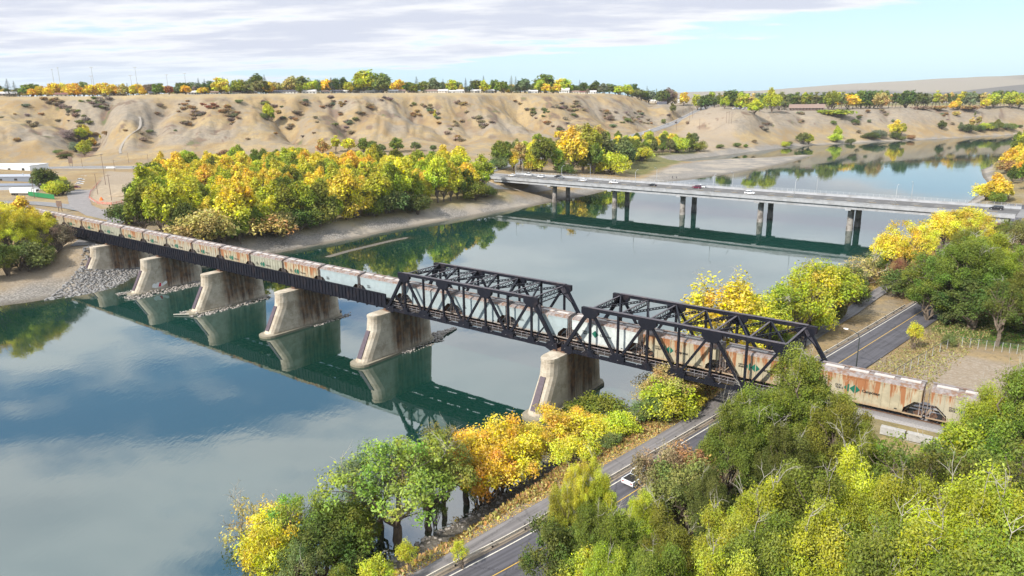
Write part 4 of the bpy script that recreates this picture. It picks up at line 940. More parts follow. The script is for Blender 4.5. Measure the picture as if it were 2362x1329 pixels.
def add_emblem(r, x0, sc_=1.0):
    Y = -HW-.085
    e = MB(); e.add([(x0-.1, Y, 2.9), (x0-1.15, Y, 2.35+.5), (x0-.1, Y, 2.2)], [(0, 1, 2)])
    e = MB(); cz = 3.0; h = .72*sc_
    def flat(pts): e.loft([[(x, Y, z) for x, z in pts], [(x, Y+.02, z) for x, z in pts]])
    flat([(x0-1.25*sc_, cz), (x0-.5*sc_, cz+h), (x0-.5*sc_, cz-h)])
    m1 = e; e2 = MB(); e = e2; flat([(x0-.42*sc_, cz), (x0+.33*sc_, cz+h), (x0+1.08*sc_, cz), (x0+.33*sc_, cz-h)])
    m1.build('emblem_triangle', M['green'], r, recalc=True); e2.build('emblem_diamond', M['green'], r, recalc=True)
name_me = {}
def add_text(r, txt, x, z, size, nm, mat='ink'):
    k = (txt, size)
    if k not in name_me: name_me[k] = text_mesh(txt, size, M[mat])
    link(nm, name_me[k], r, loc=(x, -HW-.105, z))
NC = 3.7
cars = {-4: 'beige', -3: 'beige2', -2: 'beige', -1: 'beige2', 0: 'beige', 1: 'beige', 2: 'olive', 3: 'beige', 4: 'beige2', 5: 'beige2', 6: 'beige2', 7: 'beige', 8: 'olive', 9: 'beige', 10: 'blue', 11: 'blue', 12: 'blue', 13: 'blue', 14: 'blue', 15: 'pale', 16: 'beige', 17: 'beige', 18: 'beige', 19: 'beige2', 20: 'beige', 21: 'beige2'}
LB = {0: 'rust-streaked beige hopper car where the train leaves the leftmost yellow trees', 1: 'rust-streaked beige hopper car just left of the leftmost olive car', 2: 'olive grey hopper car near the left bank, leftmost of two olive cars', 3: 'rusty beige hopper car coupled right of the leftmost olive car', 4: 'dusty beige hopper car above the first pier standing in water',
      5: 'dusty beige hopper car between second and third water piers from the left', 6: 'dusty beige hopper car left of the vividly rust-streaked one mid girders', 7: 'vividly rust-streaked beige hopper car coupled left of the second olive car', 8: 'olive grey hopper car above the girders, the one nearer the trusses', 9: 'rust-streaked beige hopper car coupled to the first pale blue car',
      10: 'pale blue hopper car, leftmost of the blue ones, above the last girder', 11: 'pale blue hopper car entering the left end of the left truss', 12: 'pale blue hopper car inside left half of left truss', 13: 'pale blue hopper car in the middle of the left truss', 14: 'pale blue hopper car in the right end of the left truss',
      15: 'faded pale hopper car with green emblem at left end of right truss', 16: 'beige hopper car with emblem and rust streaks in middle of right truss', 17: 'beige hopper car leaving the right end of the right truss', 18: 'very rusty beige hopper car with Canpotex lettering, right of the trusses', 19: 'beige hopper car at the right edge behind tree branches',
      -1: 'dusty beige hopper car behind the leftmost yellow trees, next to the bridge', -2: 'beige hopper car deep behind the leftmost yellow trees', -3: 'dusty beige hopper car farthest left, hidden by yellow trees', -4: 'beige hopper car at the far left end of the train', 20: 'last rusty hopper car off the right edge of the view', 21: 'hopper car beyond the right edge'}
nums = {15: 'CMPX\n16603', 16: 'CITX\n101837', 17: 'CEFX\n303847', 18: 'CEFX\n303812', 19: 'CNLX\n3593'}
S_GAP = lambda k: 90.894-15.3077*(k-9)
for k, kind in cars.items():
    if k in (-4, 21): continue
    s_ = S_GAP(k+.5); r = protos[kind] if kind not in used else copy_tree(protos[kind])
    if kind in used:
        for ch in list(r.children):
            if ch.name.startswith(('emblem', 'lettering', 'reporting')):
                bpy.data.objects.remove(ch)
    used.add(kind)
    r.location = B(s_, NC, RAILZ+.085); r.rotation_euler = (0, 0, math.atan2(-U[1], -U[0]))
    tag(r, LB[k], 'railway car', 'hopper cars of the train')
    cars[k] = r
for k, r in cars.items():
    if isinstance(r, str): continue
    if k not in range(10, 15):
        x0 = -2.2 if k > 14 else -1.5
        add_emblem(r, x0); add_text(r, 'Canpotex', x0+1.35, 2.78, .62 if k > 14 else .56, 'lettering')
    add_text(r, nums.get(k, 'CITX\n10%04d' % (1200+k*137)), -4.7, 3.05, .40, 'reporting_marks')
    add_text(r, 'MEI', 3.7, 1.25, .26, 'small_stencil')
# ------------------------------------------------------------------ trees: prototypes
def set_mesh(name, V_, F_, mats, tint=None, smooth=False, mi=None):
    me = bpy.data.meshes.new(name); me.vertices.add(len(V_)); me.vertices.foreach_set('co', np.asarray(V_, np.float32).ravel())
    k = F_.shape[1]; me.loops.add(F_.size); me.loops.foreach_set('vertex_index', F_.ravel().astype(np.int32))
    me.polygons.add(len(F_)); me.polygons.foreach_set('loop_start', (np.arange(len(F_))*k).astype(np.int32))
    if smooth: me.polygons.foreach_set('use_smooth', np.ones(len(F_), bool))
    me.update(calc_edges=True)
    for m in mats: me.materials.append(m)
    if tint is not None:
        a = me.color_attributes.new('tint', 'FLOAT_COLOR', 'POINT'); a.data.foreach_set('color', np.asarray(tint, np.float32).ravel())
    return me
def leaves_mesh(name, cen, rad, nper, size, r, hue=None, flat=.55, spread=.45, stretch=1.0, core=.25):
    """cen (k,3) clump centres, rad (k,) clump radii: many small leaf sprays scattered through each clump"""
    k = len(cen); n = (nper*np.ones(k)).astype(int); idx = np.repeat(np.arange(k), n); N_ = len(idx)
    d = r.normal(size=(N_, 3)); d /= np.linalg.norm(d, axis=1)[:, None]+1e-9
    rr = (core+(1-core)*r.random(N_)**.5)*(1+.18*r.normal(size=N_)); p = cen[idx]+d*(rr*rad[idx])[:, None]*np.array([1, 1, .8*stretch])
    # normals: outward + up + random
    nn = d*.7+np.array([0, 0, .75])+r.normal(size=(N_, 3))*.85; nn /= np.linalg.norm(nn, axis=1)[:, None]
    a = np.cross(nn, r.normal(size=(N_, 3))); a /= np.linalg.norm(a, axis=1)[:, None]+1e-9; b = np.cross(nn, a)
    s = size*(.45+1.1*r.random(N_)**1.6)[:, None]; a = a*s; b = b*s*flat
    V_ = np.stack([p-a, p-b*.9+a*.1, p+a, p+b*.9-a*.1+nn*s*.15], 1).reshape(-1, 3); F_ = np.arange(N_*4).reshape(-1, 4)
    ch = r.random(k) if hue is None else hue; cv = r.random(k)
    h = np.clip(ch[idx]*.72+r.random(N_)*.28, 0, 1); v = np.clip(cv[idx]*.62+r.random(N_)*.38, 0, 1)
    t = np.stack([h, v, r.random(N_), np.ones(N_)], -1); return V_, F_, np.repeat(t, 4, 0)
def trunk_mb(limbs, r, base_r, n=6):
    mb = MB()
    for pts, r0, r1 in limbs:
        m = len(pts); mb.tube(pts, [r0+(r1-r0)*i/(m-1) for i in range(m)], n=n if r0 > .1 else 4)
    return mb
def curve_pts(p, q, r, wob, n=4, sag=0.0):
    p, q = np.array(p, float), np.array(q, float); L = np.linalg.norm(q-p); out = [p]
    for i in range(1, n): t = i/n; out.append(p+(q-p)*t+r.normal(size=3)*wob*L*math.sin(math.pi*t)+np.array([0, 0, sag*L*math.sin(math.pi*t)]))
    out.append(q); return [tuple(x) for x in out]
def tree_proto(kind, seed, ht=12.0, rad=5.0, clumps=70, nper=200, leaf=.28, base=.22, lean=(0, 0), dead=0, trunks=1, openness=0.0, ysplit=None, point=1.0, csize=.26, stretch=1.0, core=.25, lobes=11):
    """broadleaf: trunk, limbs reaching to the clumps and a crown of separate leaf clumps with gaps"""
    r = np.random.default_rng(seed); cz = ht*(base+1)/2; hz_ = ht*(1-base)/2
    cen = []; k = 0
    nl = max(5, int(lobes)); lob = []
    for i in range(nl):
        u_ = (i+.5)/nl; el = math.asin(min(1, max(-1, -.45+1.42*u_))); az_ = i*2.39996+seed+r.normal()*.25; q = .64*(.68+.60*r.random())
        lob.append((np.array([math.cos(az_)*math.cos(el)*q, math.sin(az_)*math.cos(el)*q, math.sin(el)*q]), .29*(.7+.6*r.random())))
    while len(cen) < clumps and k < 9000:
        k += 1; d = r.normal(size=3); d /= np.linalg.norm(d); lc, lr = lob[int(r.integers(0, nl))]
        if d[2] < -.3 and r.random() < .7: continue
        p = lc+d*lr*(.62+.38*r.random()); p[2] += .10*lr
        p = p*np.array([rad, rad, hz_])
        tz = (p[2]/hz_+1)/2; sh = (1-.40*max(0, tz-.45)*point)
        p[:2] *= sh; p += (0, 0, cz); p[:2] += np.array(lean)*tz*ht
        if p[2] < .3: continue
        if all(np.linalg.norm((p-c)/np.array([1, 1, .9])) > rad*(csize*.80+openness) for c in cen): cen.append(p)
    cen = np.array(cen); rads = rad*csize*(.7+.65*r.random(len(cen)))
    hue = r.random(len(cen))
    if ysplit is not None: hue = np.clip(.5*hue+.5*(1-sstep(cen[:, 2], cz-hz_*.4, cz+hz_*.9)), 0, 1)
    V_, F_, T_ = leaves_mesh(kind, cen, rads, nper, leaf, r, hue, stretch=stretch, core=core)
    crown = set_mesh('crown', V_, F_, [M['leaf']], T_)
    limbs = []; tb = rad*.055+.06
    for q in range(trunks):
        off = np.array([r.normal()*.25, r.normal()*.25, 0])*(trunks > 1); fz = ht*(base*.75+.05) if trunks == 1 else ht*.06
        top = np.array([lean[0]*fz, lean[1]*fz, fz])+off*3
        limbs.append((curve_pts(off+np.array([0, 0, -.5]), top, r, .03), tb*(1.25 if trunks == 1 else .7), tb*.95 if trunks == 1 else tb*.6))
        sel = [i for i in range(len(cen)) if i % trunks == q]; r.shuffle(sel); main = sel[:max(5, len(sel)//6)]
        ends = []
        for i in main:
            pts = curve_pts(top, cen[i]*.93+top*.07, r, .07, 5, .05); limbs.append((pts, tb*.55, tb*.12)); ends.append(pts)
        for i in sel[len(main):]:
            j = min(range(len(ends)), key=lambda e: min(np.linalg.norm(np.array(ends[e][m])-cen[i]) for m in (2, 3))); st_ = ends[j][2 if r.random() < .5 else 3]
            limbs.append((curve_pts(st_, cen[i], r, .08, 3, .04), tb*.2, tb*.06))
    trunk = trunk_mb(limbs, r, tb).mesh('trunk', M['bark'])
    snag = []
    if dead:
        for i in range(dead):
            mb = MB()
            c_ = cen[np.argsort(-cen[:, 2]+r.normal(size=len(cen))*ht*.12)[i % len(cen)]]
            st_ = c_-np.array([0, 0, ht*.05]); d = (c_-np.array([0, 0, cz-hz_*.3])); d /= np.linalg.norm(d)
            def grow(p, d, L, rr, lev):
                n = 4; pts = [p]
                for m in range(n): d = d+r.normal(size=3)*.22+np.array([0, 0, .05]); d = d/np.linalg.norm(d); pts.append(pts[-1]+d*L/n)
                mb.tube([tuple(x) for x in pts], [rr*(1-.75*m/n) for m in range(n+1)], n=4)
                if lev:
                    for m in range(2 if lev == 1 else 3):
                        s_ = pts[1+int(r.integers(0, n))]; dd = d+r.normal(size=3)*.75; grow(s_, dd/np.linalg.norm(dd), L*.58, rr*.55, lev-1)
            grow(st_, d, rad*.5, .05, 2)
            snag.append(mb.mesh('bare_branch', M['twig']))
    return dict(kind=kind, trunk=trunk, crown=crown, snag=snag, h=ht, r=rad)
def spruce_proto(seed, ht=12.0, rad=2.6, layers=26, nper=34, leaf=.35):
    r = np.random.default_rng(seed); P_, N_, S_ = [], [], []
    V_, F_, T_ = [], [], []; b = 0
    for i in range(layers):
        t = i/(layers-1); z = ht*(.08+.9*t); R_ = rad*(1-t)**.85*(.85+.3*r.random())+.12; m = max(6, int(nper*(1-t)+6))
        for j in range(m):
            a = r.random()*6.283; q = R_*(.35+.65*r.random()**.6); c_, s_ = math.cos(a), math.sin(a)
            p = np.array([c_*q, s_*q, z-q*.28+r.normal()*.12]); o = np.array([c_, s_, -.35]); w = np.array([-s_, c_, 0]); l = leaf*(.7+.6*r.random())
            V_ += [p-o*l, p-w*l*.45, p+o*l, p+w*l*.45+np.array([0, 0, .12*l])]; h, v = r.random(), r.random(); T_ += [[h, v, .5, 1]]*4
    F_ = np.arange(len(V_)).reshape(-1, 4); crown = set_mesh('crown', np.array(V_), F_, [M['leaf']], np.array(T_))
    mb = MB(); mb.tube([(0, 0, -.4), (0, 0, ht*.95)], [.24, .03], n=6); return dict(kind='spruce', trunk=mb.mesh('trunk', M['bark']), crown=crown, snag=None, h=ht, r=rad)
PT = {}
# near trees: small leaf sprays, visible limbs
PT['cot'] = [tree_proto('cottonwood', 11+i, 14, 5.2, 115, 620, .095, base=.07, dead=(4, 1, 5, 2)[i], csize=.185, ysplit=1, stretch=1.12, core=.15, lobes=(17, 14, 20, 12)[i]) for i in range(4)]
PT['elm'] = [tree_proto('open', 31+i, 11, 5.2, 44, 190, .125, base=.2, openness=.04, csize=.185, dead=1, core=.05) for i in range(2)]
PT['maple'] = [tree_proto('maple', 41+i, 8, 4.0, 64, 270, .12, base=.12, trunks=3, csize=.215, stretch=1.2, core=.1) for i in range(2)]
PT['thin'] = [tree_proto('thin', 51+i, 9, 2.9, 44, 130, .125, base=.2, openness=.05, csize=.24, stretch=1.3, trunks=2, dead=1) for i in range(2)]
PT['bush'] = [tree_proto('bush', 61+i, 3.6, 2.8, 40, 220, .12, base=.0, trunks=4, csize=.3, point=.4) for i in range(2)]
PT['barebush'] = [tree_proto('barebush', 66, 5, 3.0, 26, 80, .12, base=.05, trunks=4, csize=.28, dead=5, openness=.05)]
# mid-distance
PT['mid'] = [tree_proto('mid', 71+i, 13, 4.9, 62, 80, .42, base=.06, csize=.235, point=(1.1, .8, 1.3, 1.0)[i], ysplit=1, stretch=1.5) for i in range(4)]
PT['midtall'] = [tree_proto('midtall', 81+i, 14, 4.2, 60, 75, .40, base=.10, csize=.27, point=1.3) for i in range(2)]
PT['midbush'] = [tree_proto('midbush', 91+i, 4, 3.4, 44, 110, .20, base=.0, trunks=3, csize=.32, point=.4) for i in range(2)]
# far
PT['far'] = [tree_proto('far', 101+i, 10, 4.8, 44, 34, .7, base=.0, csize=.30, point=(1, .6, 1.2)[i]) for i in range(3)]
PT['farpop'] = [tree_proto('farpop', 111+i, 13, 3.0, 30, 34, .75, base=.1, csize=.36, point=.8) for i in range(2)]
PT['scrub'] = [tree_proto('scrub', 121+i, 2.2, 2.6, 18, 26, .42, base=.0, trunks=3, csize=.34, point=.3) for i in range(3)]
PT['spruce'] = [spruce_proto(131+i, 12, (2.9, 2.3)[i]) for i in range(2)]
COLS = {  # leaf base colours
 'yel': (.71, .55, .028), 'gold': (.74, .49, .024), 'org': (.76, .42, .022), 'yg': (.52, .50, .022), 'ygg': (.40, .41, .024), 'lime': (.34, .37, .024), 'grn': (.20, .225, .028), 'dk': (.12, .145, .03), 'olive': (.20, .21, .06),
 'tan': (.52, .36, .11), 'rust': (.36, .19, .08), 'red': (.30, .09, .05), 'sage': (.19, .22, .11), 'willow': (.30, .36, .045), 'spr': (.045, .075, .045), 'bspr': (.06, .09, .085), 'brn': (.30, .21, .13), 'mauve': (.30, .225, .18)}
CN = {'yel': 'bright yellow', 'gold': 'golden', 'org': 'orange', 'yg': 'yellow-green', 'ygg': 'lime-yellow', 'lime': 'light green', 'grn': 'green', 'dk': 'dark green', 'olive': 'olive', 'tan': 'tan', 'rust': 'rust-brown', 'red': 'dull red', 'sage': 'sage green', 'willow': 'grey-green', 'spr': 'dark green', 'bspr': 'blue-green', 'brn': 'brown', 'mauve': 'mauve-brown'}
KN = {'cot': ('cottonwood_tree', 'cottonwood', 'tree'), 'elm': ('open_crowned_tree', 'open-crowned tree', 'tree'), 'maple': ('maple_tree', 'many-stemmed tree', 'tree'), 'thin': ('slender_tree', 'thin-leaved slender tree', 'tree'), 'bush': ('bush', 'bush', 'bush'), 'barebush': ('half_bare_bush', 'half-bare bush', 'bush'),
      'mid': ('cottonwood_tree', 'cottonwood', 'tree'), 'midtall': ('poplar_tree', 'tall poplar', 'tree'), 'midbush': ('bush', 'bush', 'bush'), 'far': ('broadleaf_tree', 'broadleaf tree', 'tree'), 'farpop': ('poplar_tree', 'poplar', 'tree'), 'scrub': ('scrub_bush', 'scrub bush', 'bush'), 'spruce': ('spruce_tree', 'spruce', 'tree')}
TREES = []
def proj(P):
    d = np.array(P, float)-CAM; z = d@FWD; return 1181+F_PX*(d@RT)/z, 664.5-F_PX*(d@UP)/z
def plant(kind, P, h, col, area, wid=1.0, var=None, label=None, yaw=None, jit=.10):
    """P ground point, h height in metres, wid relative width"""
    lst = PT[kind]; pr = lst[(var if var is not None else random.randrange(len(lst))) % len(lst)]
    s = h/pr['h']; nm, kn, cat = KN[kind]
    e = empty(nm, (P[0], P[1], P[2]-.15), random.uniform(0, 6.283) if yaw is None else yaw); w = s*wid; e.scale = (w*random.uniform(.93, 1.07), w*random.uniform(.93, 1.07), s)
    c = COLS[col] if isinstance(col, str) else col; j = lambda: random.uniform(1-jit, 1+jit)
    base = j(); cc = (min(1, c[0]*base*j()), min(1, c[1]*base*j()), c[2]*j(), 1)
    for part, me_ in [('trunk', pr['trunk']), ('crown', pr['crown'])]+[('bare_branch', m_) for m_ in (pr['snag'] or [])]:
        o = bpy.data.objects.new(part, me_); COL.objects.link(o); o.parent = e
        if part == 'crown': o.color = cc
    e['category'] = cat; TREES.append(dict(o=e, area=area, col=col, kind=kind, kn=kn, cat=cat, px=proj(P)[0], D=math.hypot(P[0], P[1]), h=h, label=label))
    return e
def T(px, py, topy, col, kind, area, wid=1.0, label=None, var=None, dz=0):
    """tree whose foot is seen at (px,py) and whose top reaches topy"""
    P = hit(px, py); h = max(1.2, top_z(P, px, topy)-P[2]); return plant(kind, P, h, col, area, wid, var, label)
def grove(poly_px, z, spacing, cols, kinds, area, hr=(9, 13), wid=1.0, keep=1.0, seed=1, hfun=None, poly=None):
    r = random.Random(seed); q = poly_at(poly_px, z) if poly is None else np.asarray(poly); lo_, hi_ = q.min(0), q.max(0); pts = []
    n = int((hi_-lo_).prod()/(spacing**2)*6)
    cand = np.array([[r.uniform(lo_[0], hi_[0]), r.uniform(lo_[1], hi_[1])] for _ in range(n)]); ins = poly_sdf(cand, q) < 0
    for p in cand[ins]:
        if all((p[0]-a)**2+(p[1]-b)**2 > spacing**2 for a, b in pts): pts.append((p[0], p[1]))
    if not pts: return
    zz = ground_z(np.array(pts)); random.seed(seed)
    cl = lambda x, y: fbm(np.array([x/22]), np.array([y/22]), 2, seed)[0]
    for (x, y), z_ in zip(pts, zz):
        if r.random() > keep: continue
        i = min(len(cols)-1, max(0, int((cl(x, y)-.22)/.56*len(cols)+r.uniform(-1.2, 1.2)))); P = np.array([x, y, z_]); h = r.uniform(*hr)
        plant(r.choice(kinds), P, h if hfun is None else h*hfun(P), cols[i], area, wid*r.uniform(.85, 1.15))
# ------------------------------------------------------------------ left foreground of the far bank
LBK = 'at left end of railway bridge'
for a in [(28, 618, 462, 'yel', 'cot', 1.0), (88, 600, 474, 'yel', 'cot', 1.0), (132, 585, 512, 'brn', 'maple', 1.25), (-45, 600, 440, 'yel', 'cot', 1.1), (10, 570, 452, 'yel', 'mid', 1.0), (118, 566, 490, 'yel', 'mid', 1.0), (55, 560, 458, 'yel', 'mid', 1.1), (20, 640, 560, 'grn', 'maple', 1.0), (60, 625, 560, 'olive', 'bush', 1.1), (-20, 650, 540, 'dk', 'maple', 1), (100, 612, 566, 'grn', 'bush', 1)]: T(*a[:5], LBK, a[5])
# yard trees by the white building
YD = 'beside the white buildings far left'
for a in [(112, 445, 383, 'dk', 'mid', 1.1), (95, 440, 392, 'sage', 'mid', 1.1), (144, 450, 415, 'olive', 'midbush', .8), (146, 425, 408, 'yg', 'midbush', .8), (128, 452, 420, 'yg', 'midbush', 1.1), (85, 436, 400, 'dk', 'mid', 1)]: T(*a[:5], YD, a[5])
for a in [(250, 483, 466, 'grn', 'midbush', 1), (128, 487, 470, 'lime', 'midbush', 1)]: pass
# ------------------------------------------------------------------ big grove on the far bank between the two bridges
G1 = 'in big grove behind the train'
front = [(300, 520, 478, 'dk', 'midbush', 1.2), (335, 540, 432, 'grn', 'mid', 1.05), (375, 545, 425, 'yg', 'mid', .9), (352, 500, 392, 'lime', 'mid', 1), (400, 540, 440, 'yg', 'mid', 1), (430, 552, 470, 'dk', 'mid', 1), (470, 560, 494, 'tan', 'midbush', 1.25), (520, 560, 480, 'yel', 'mid', .9), (545, 556, 440, 'yel', 'mid', .95),
         (560, 552, 418, 'gold', 'mid', .9), (500, 560, 500, 'tan', 'midbush', 1.2), (590, 552, 480, 'grn', 'mid', 1.1), (610, 550, 500, 'tan', 'midbush', 1.3), (640, 542, 500, 'olive', 'midbush', 1.3), (660, 530, 440, 'grn', 'mid', .95), (700, 522, 425, 'lime', 'mid', .9), (740, 515, 430, 'grn', 'mid', 1), (690, 530, 490, 'dk', 'midbush', 1.2), (770, 512, 460, 'olive', 'mid', 1),
         (800, 508, 392, 'gold', 'mid', .85), (830, 500, 440, 'dk', 'mid', 1), (820, 505, 455, 'gold', 'midbush', 1.0), (870, 495, 400, 'yg', 'mid', 1), (905, 492, 450, 'olive', 'midbush', 1.3), (930, 480, 372, 'yel', 'mid', .9), (900, 485, 380, 'lime', 'mid', .9), (960, 478, 410, 'lime', 'mid', .9), (985, 474, 420, 'yg', 'mid', .8), (1010, 468, 370, 'yg', 'mid', .9), (1040, 466, 380, 'yel', 'mid', .9),
         (1055, 460, 400, 'grn', 'mid', .9), (1075, 456, 398, 'dk', 'mid', .9), (1112, 440, 372, 'lime', 'mid', 1.15), (1095, 462, 430, 'grn', 'midbush', 1.1), (1125, 458, 438, 'dk', 'midbush', 1), (960, 492, 460, 'dk', 'midbush', 1.2), (860, 502, 470, 'grn', 'midbush', 1.1), (730, 525, 478, 'grn', 'midbush', 1.2), (315, 490, 425, 'dk', 'mid', 1)]
for a in front: T(a[0], a[1], a[2]-8, a[3], a[4], G1, a[5]*.95)
grove([(330, 505), (420, 538), (560, 540), (650, 524), (760, 502), (900, 478), (1000, 462), (1090, 448), (1100, 425), (1040, 408), (800, 402), (600, 402), (450, 402), (370, 415), (325, 462)], 8, 9.6, ['grn', 'lime', 'yg', 'yel', 'yel', 'gold', 'yel', 'yg', 'lime', 'yg'], ['mid', 'mid', 'mid', 'midtall'], G1, (10, 18), 1.0, seed=5)
for a in [(520, 374, 342, 'rust', 'far', 1.1), (552, 372, 340, 'olive', 'far', 1.1), (745, 358, 322, 'tan', 'far', 1.1), (775, 352, 312, 'yg', 'farpop', 1.2), (805, 352, 316, 'yel', 'far', 1), (840, 352, 320, 'grn', 'far', 1.1), (915, 352, 318, 'grn', 'far', 1.1), (880, 352, 330, 'olive', 'far', 1.1), (960, 350, 325, 'olive', 'far', 1), (1000, 350, 333, 'olive', 'far', 1), (690, 360, 338, 'lime', 'far', 1), (860, 350, 322, 'dk', 'far', .9)]: T(*a[:5], 'along valley road below hills', a[5])
# ------------------------------------------------------------------ second grove, beyond the road bridge
G2_ = 'in grove beyond road bridge'
for a in [(1155, 390, 325, 'grn', 'mid', 1), (1185, 395, 350, 'gold', 'mid', .9), (1200, 392, 322, 'tan', 'midtall', 1), (1225, 396, 345, 'yg', 'mid', 1), (1250, 398, 312, 'grn', 'mid', 1), (1285, 400, 340, 'lime', 'midtall', 1), (1320, 400, 300, 'yel', 'mid', 1), (1345, 400, 345, 'grn', 'mid', 1), (1370, 402, 330, 'grn', 'mid', .9), (1360, 390, 295, 'lime', 'mid', 1), (1385, 400, 358, 'gold', 'mid', .9),
          (1410, 402, 355, 'yg', 'midbush', 1.1), (1395, 385, 310, 'olive', 'mid', 1), (1440, 390, 318, 'olive', 'mid', 1), (1460, 370, 320, 'grn', 'mid', .9), (1480, 372, 340, 'yg', 'midbush', 1), (1500, 352, 308, 'grn', 'mid', .9), (1530, 350, 312, 'dk', 'mid', .9), (1560, 352, 322, 'yg', 'midbush', 1.3), (1590, 350, 310, 'grn', 'mid', 1), (1608, 350, 328, 'grn', 'midbush', 1.2), (1235, 396, 365, 'gold', 'midbush', 1.2), (1300, 402, 378, 'dk', 'midbush', 1.2), (1150, 392, 365, 'olive', 'midbush', 1.3)]: T(*a[:5], G2_, a[5])
grove([(1140, 382), (1250, 394), (1400, 396), (1440, 385), (1530, 358), (1598, 348), (1598, 340), (1500, 338), (1400, 352), (1250, 368), (1150, 376)], 5, 11.0, ['grn', 'lime', 'yg', 'yel', 'grn', 'yg', 'olive'], ['mid', 'midtall'], G2_, (10, 15), 1.1, seed=8)
for a in [(1340, 322, 290, 'tan', 'far', 1.2), (1380, 320, 290, 'tan', 'far', 1.3), (1290, 325, 300, 'gold', 'far', 1), (1240, 330, 306, 'lime', 'far', 1.1), (1330, 318, 297, 'yel', 'far', 1)]: T(*a[:5], 'at hill foot behind second grove', a[5])
# coulee trees
CO = 'in the coulee above valley road'
for a in [(196, 362, 326, 'yg', 'mid', 1.25), (205, 350, 322, 'lime', 'mid', 1), (188, 330, 292, 'yg', 'mid', 1.3), (202, 322, 290, 'yel', 'mid', 1.0), (215, 340, 318, 'org', 'far', 1), (232, 325, 310, 'yel', 'farpop', .8), (178, 352, 330, 'sage', 'midbush', 1), (160, 320, 300, 'mauve', 'midbush', 1.3), (176, 310, 296, 'mauve', 'midbush', 1.2), (222, 318, 305, 'rust', 'midbush', 1), (245, 312, 302, 'rust', 'midbush', 1.1), (152, 360, 348, 'brn', 'midbush', 1.6), (135, 355, 346, 'olive', 'midbush', 1.8), (150, 365, 355, 'dk', 'midbush', 1.8),
          (620, 278, 238, 'yg', 'mid', .9), (628, 280, 256, 'lime', 'mid', .8), (612, 276, 262, 'olive', 'midbush', 1.1), (1004, 268, 252, 'yel', 'farpop', .8), (1003, 272, 262, 'yg', 'midbush', .8)]: T(*a[:5], CO, a[5])
# scrub on the hill faces
HS = 'on the dry hillside'
rs = random.Random(4); pts = []
for g, dp, w in GUL:
    for _ in range(int(3+dp*1.1)):
        i = rs.randrange(len(g)-1); t_ = rs.random(); pts.append((g[i][0]*(1-t_)+g[i+1][0]*t_+rs.uniform(-10, 10), g[i][1]*(1-t_)+g[i+1][1]*t_+rs.uniform(-5, 5), rs.choice(['mauve', 'brn', 'olive', 'brn', 'rust', 'sage', 'mauve']), rs.uniform(1.8, 3.4)))
for _ in range(32): pts.append((rs.uniform(0, 1560), rs.uniform(232, 330), rs.choice(['brn', 'mauve', 'rust', 'olive', 'brn']), rs.uniform(1.2, 2.6)))
for a, b, c_, n_ in [(435, 245, 'rust', 7), (478, 248, 'red', 6), (462, 262, 'mauve', 6), (528, 258, 'rust', 12), (525, 268, 'brn', 8), (130, 240, 'brn', 8), (155, 252, 'mauve', 8), (215, 230, 'olive', 5), (235, 245, 'mauve', 8), (120, 236, 'rust', 4), (1290, 245, 'mauve', 9), (1330, 250, 'brn', 8), (1250, 262, 'olive', 8), (1060, 290, 'brn', 5), (1120, 288, 'brn', 5), (1440, 262, 'mauve', 4), (1480, 272, 'mauve', 6), (1455, 278, 'brn', 6), (1435, 285, 'olive', 3), (790, 240, 'rust', 5), (975, 250, 'brn', 6), (950, 270, 'rust', 5), (895, 232, 'mauve', 5)]:
    for _ in range(n_): pts.append((a+rs.gauss(0, 12), b+rs.gauss(0, 5), c_, rs.uniform(1.6, 3.0)))
for a, b, c_, s_ in pts:
    P = hit(a, b, 400)
    if P[2] > 14 and np.hypot(P[0], P[1]) < 1500 and line_dist(P[None, :2], hillroad)[0][0] > 14: plant('scrub', P, s_, c_, HS, rs.uniform(.8, 1.4))
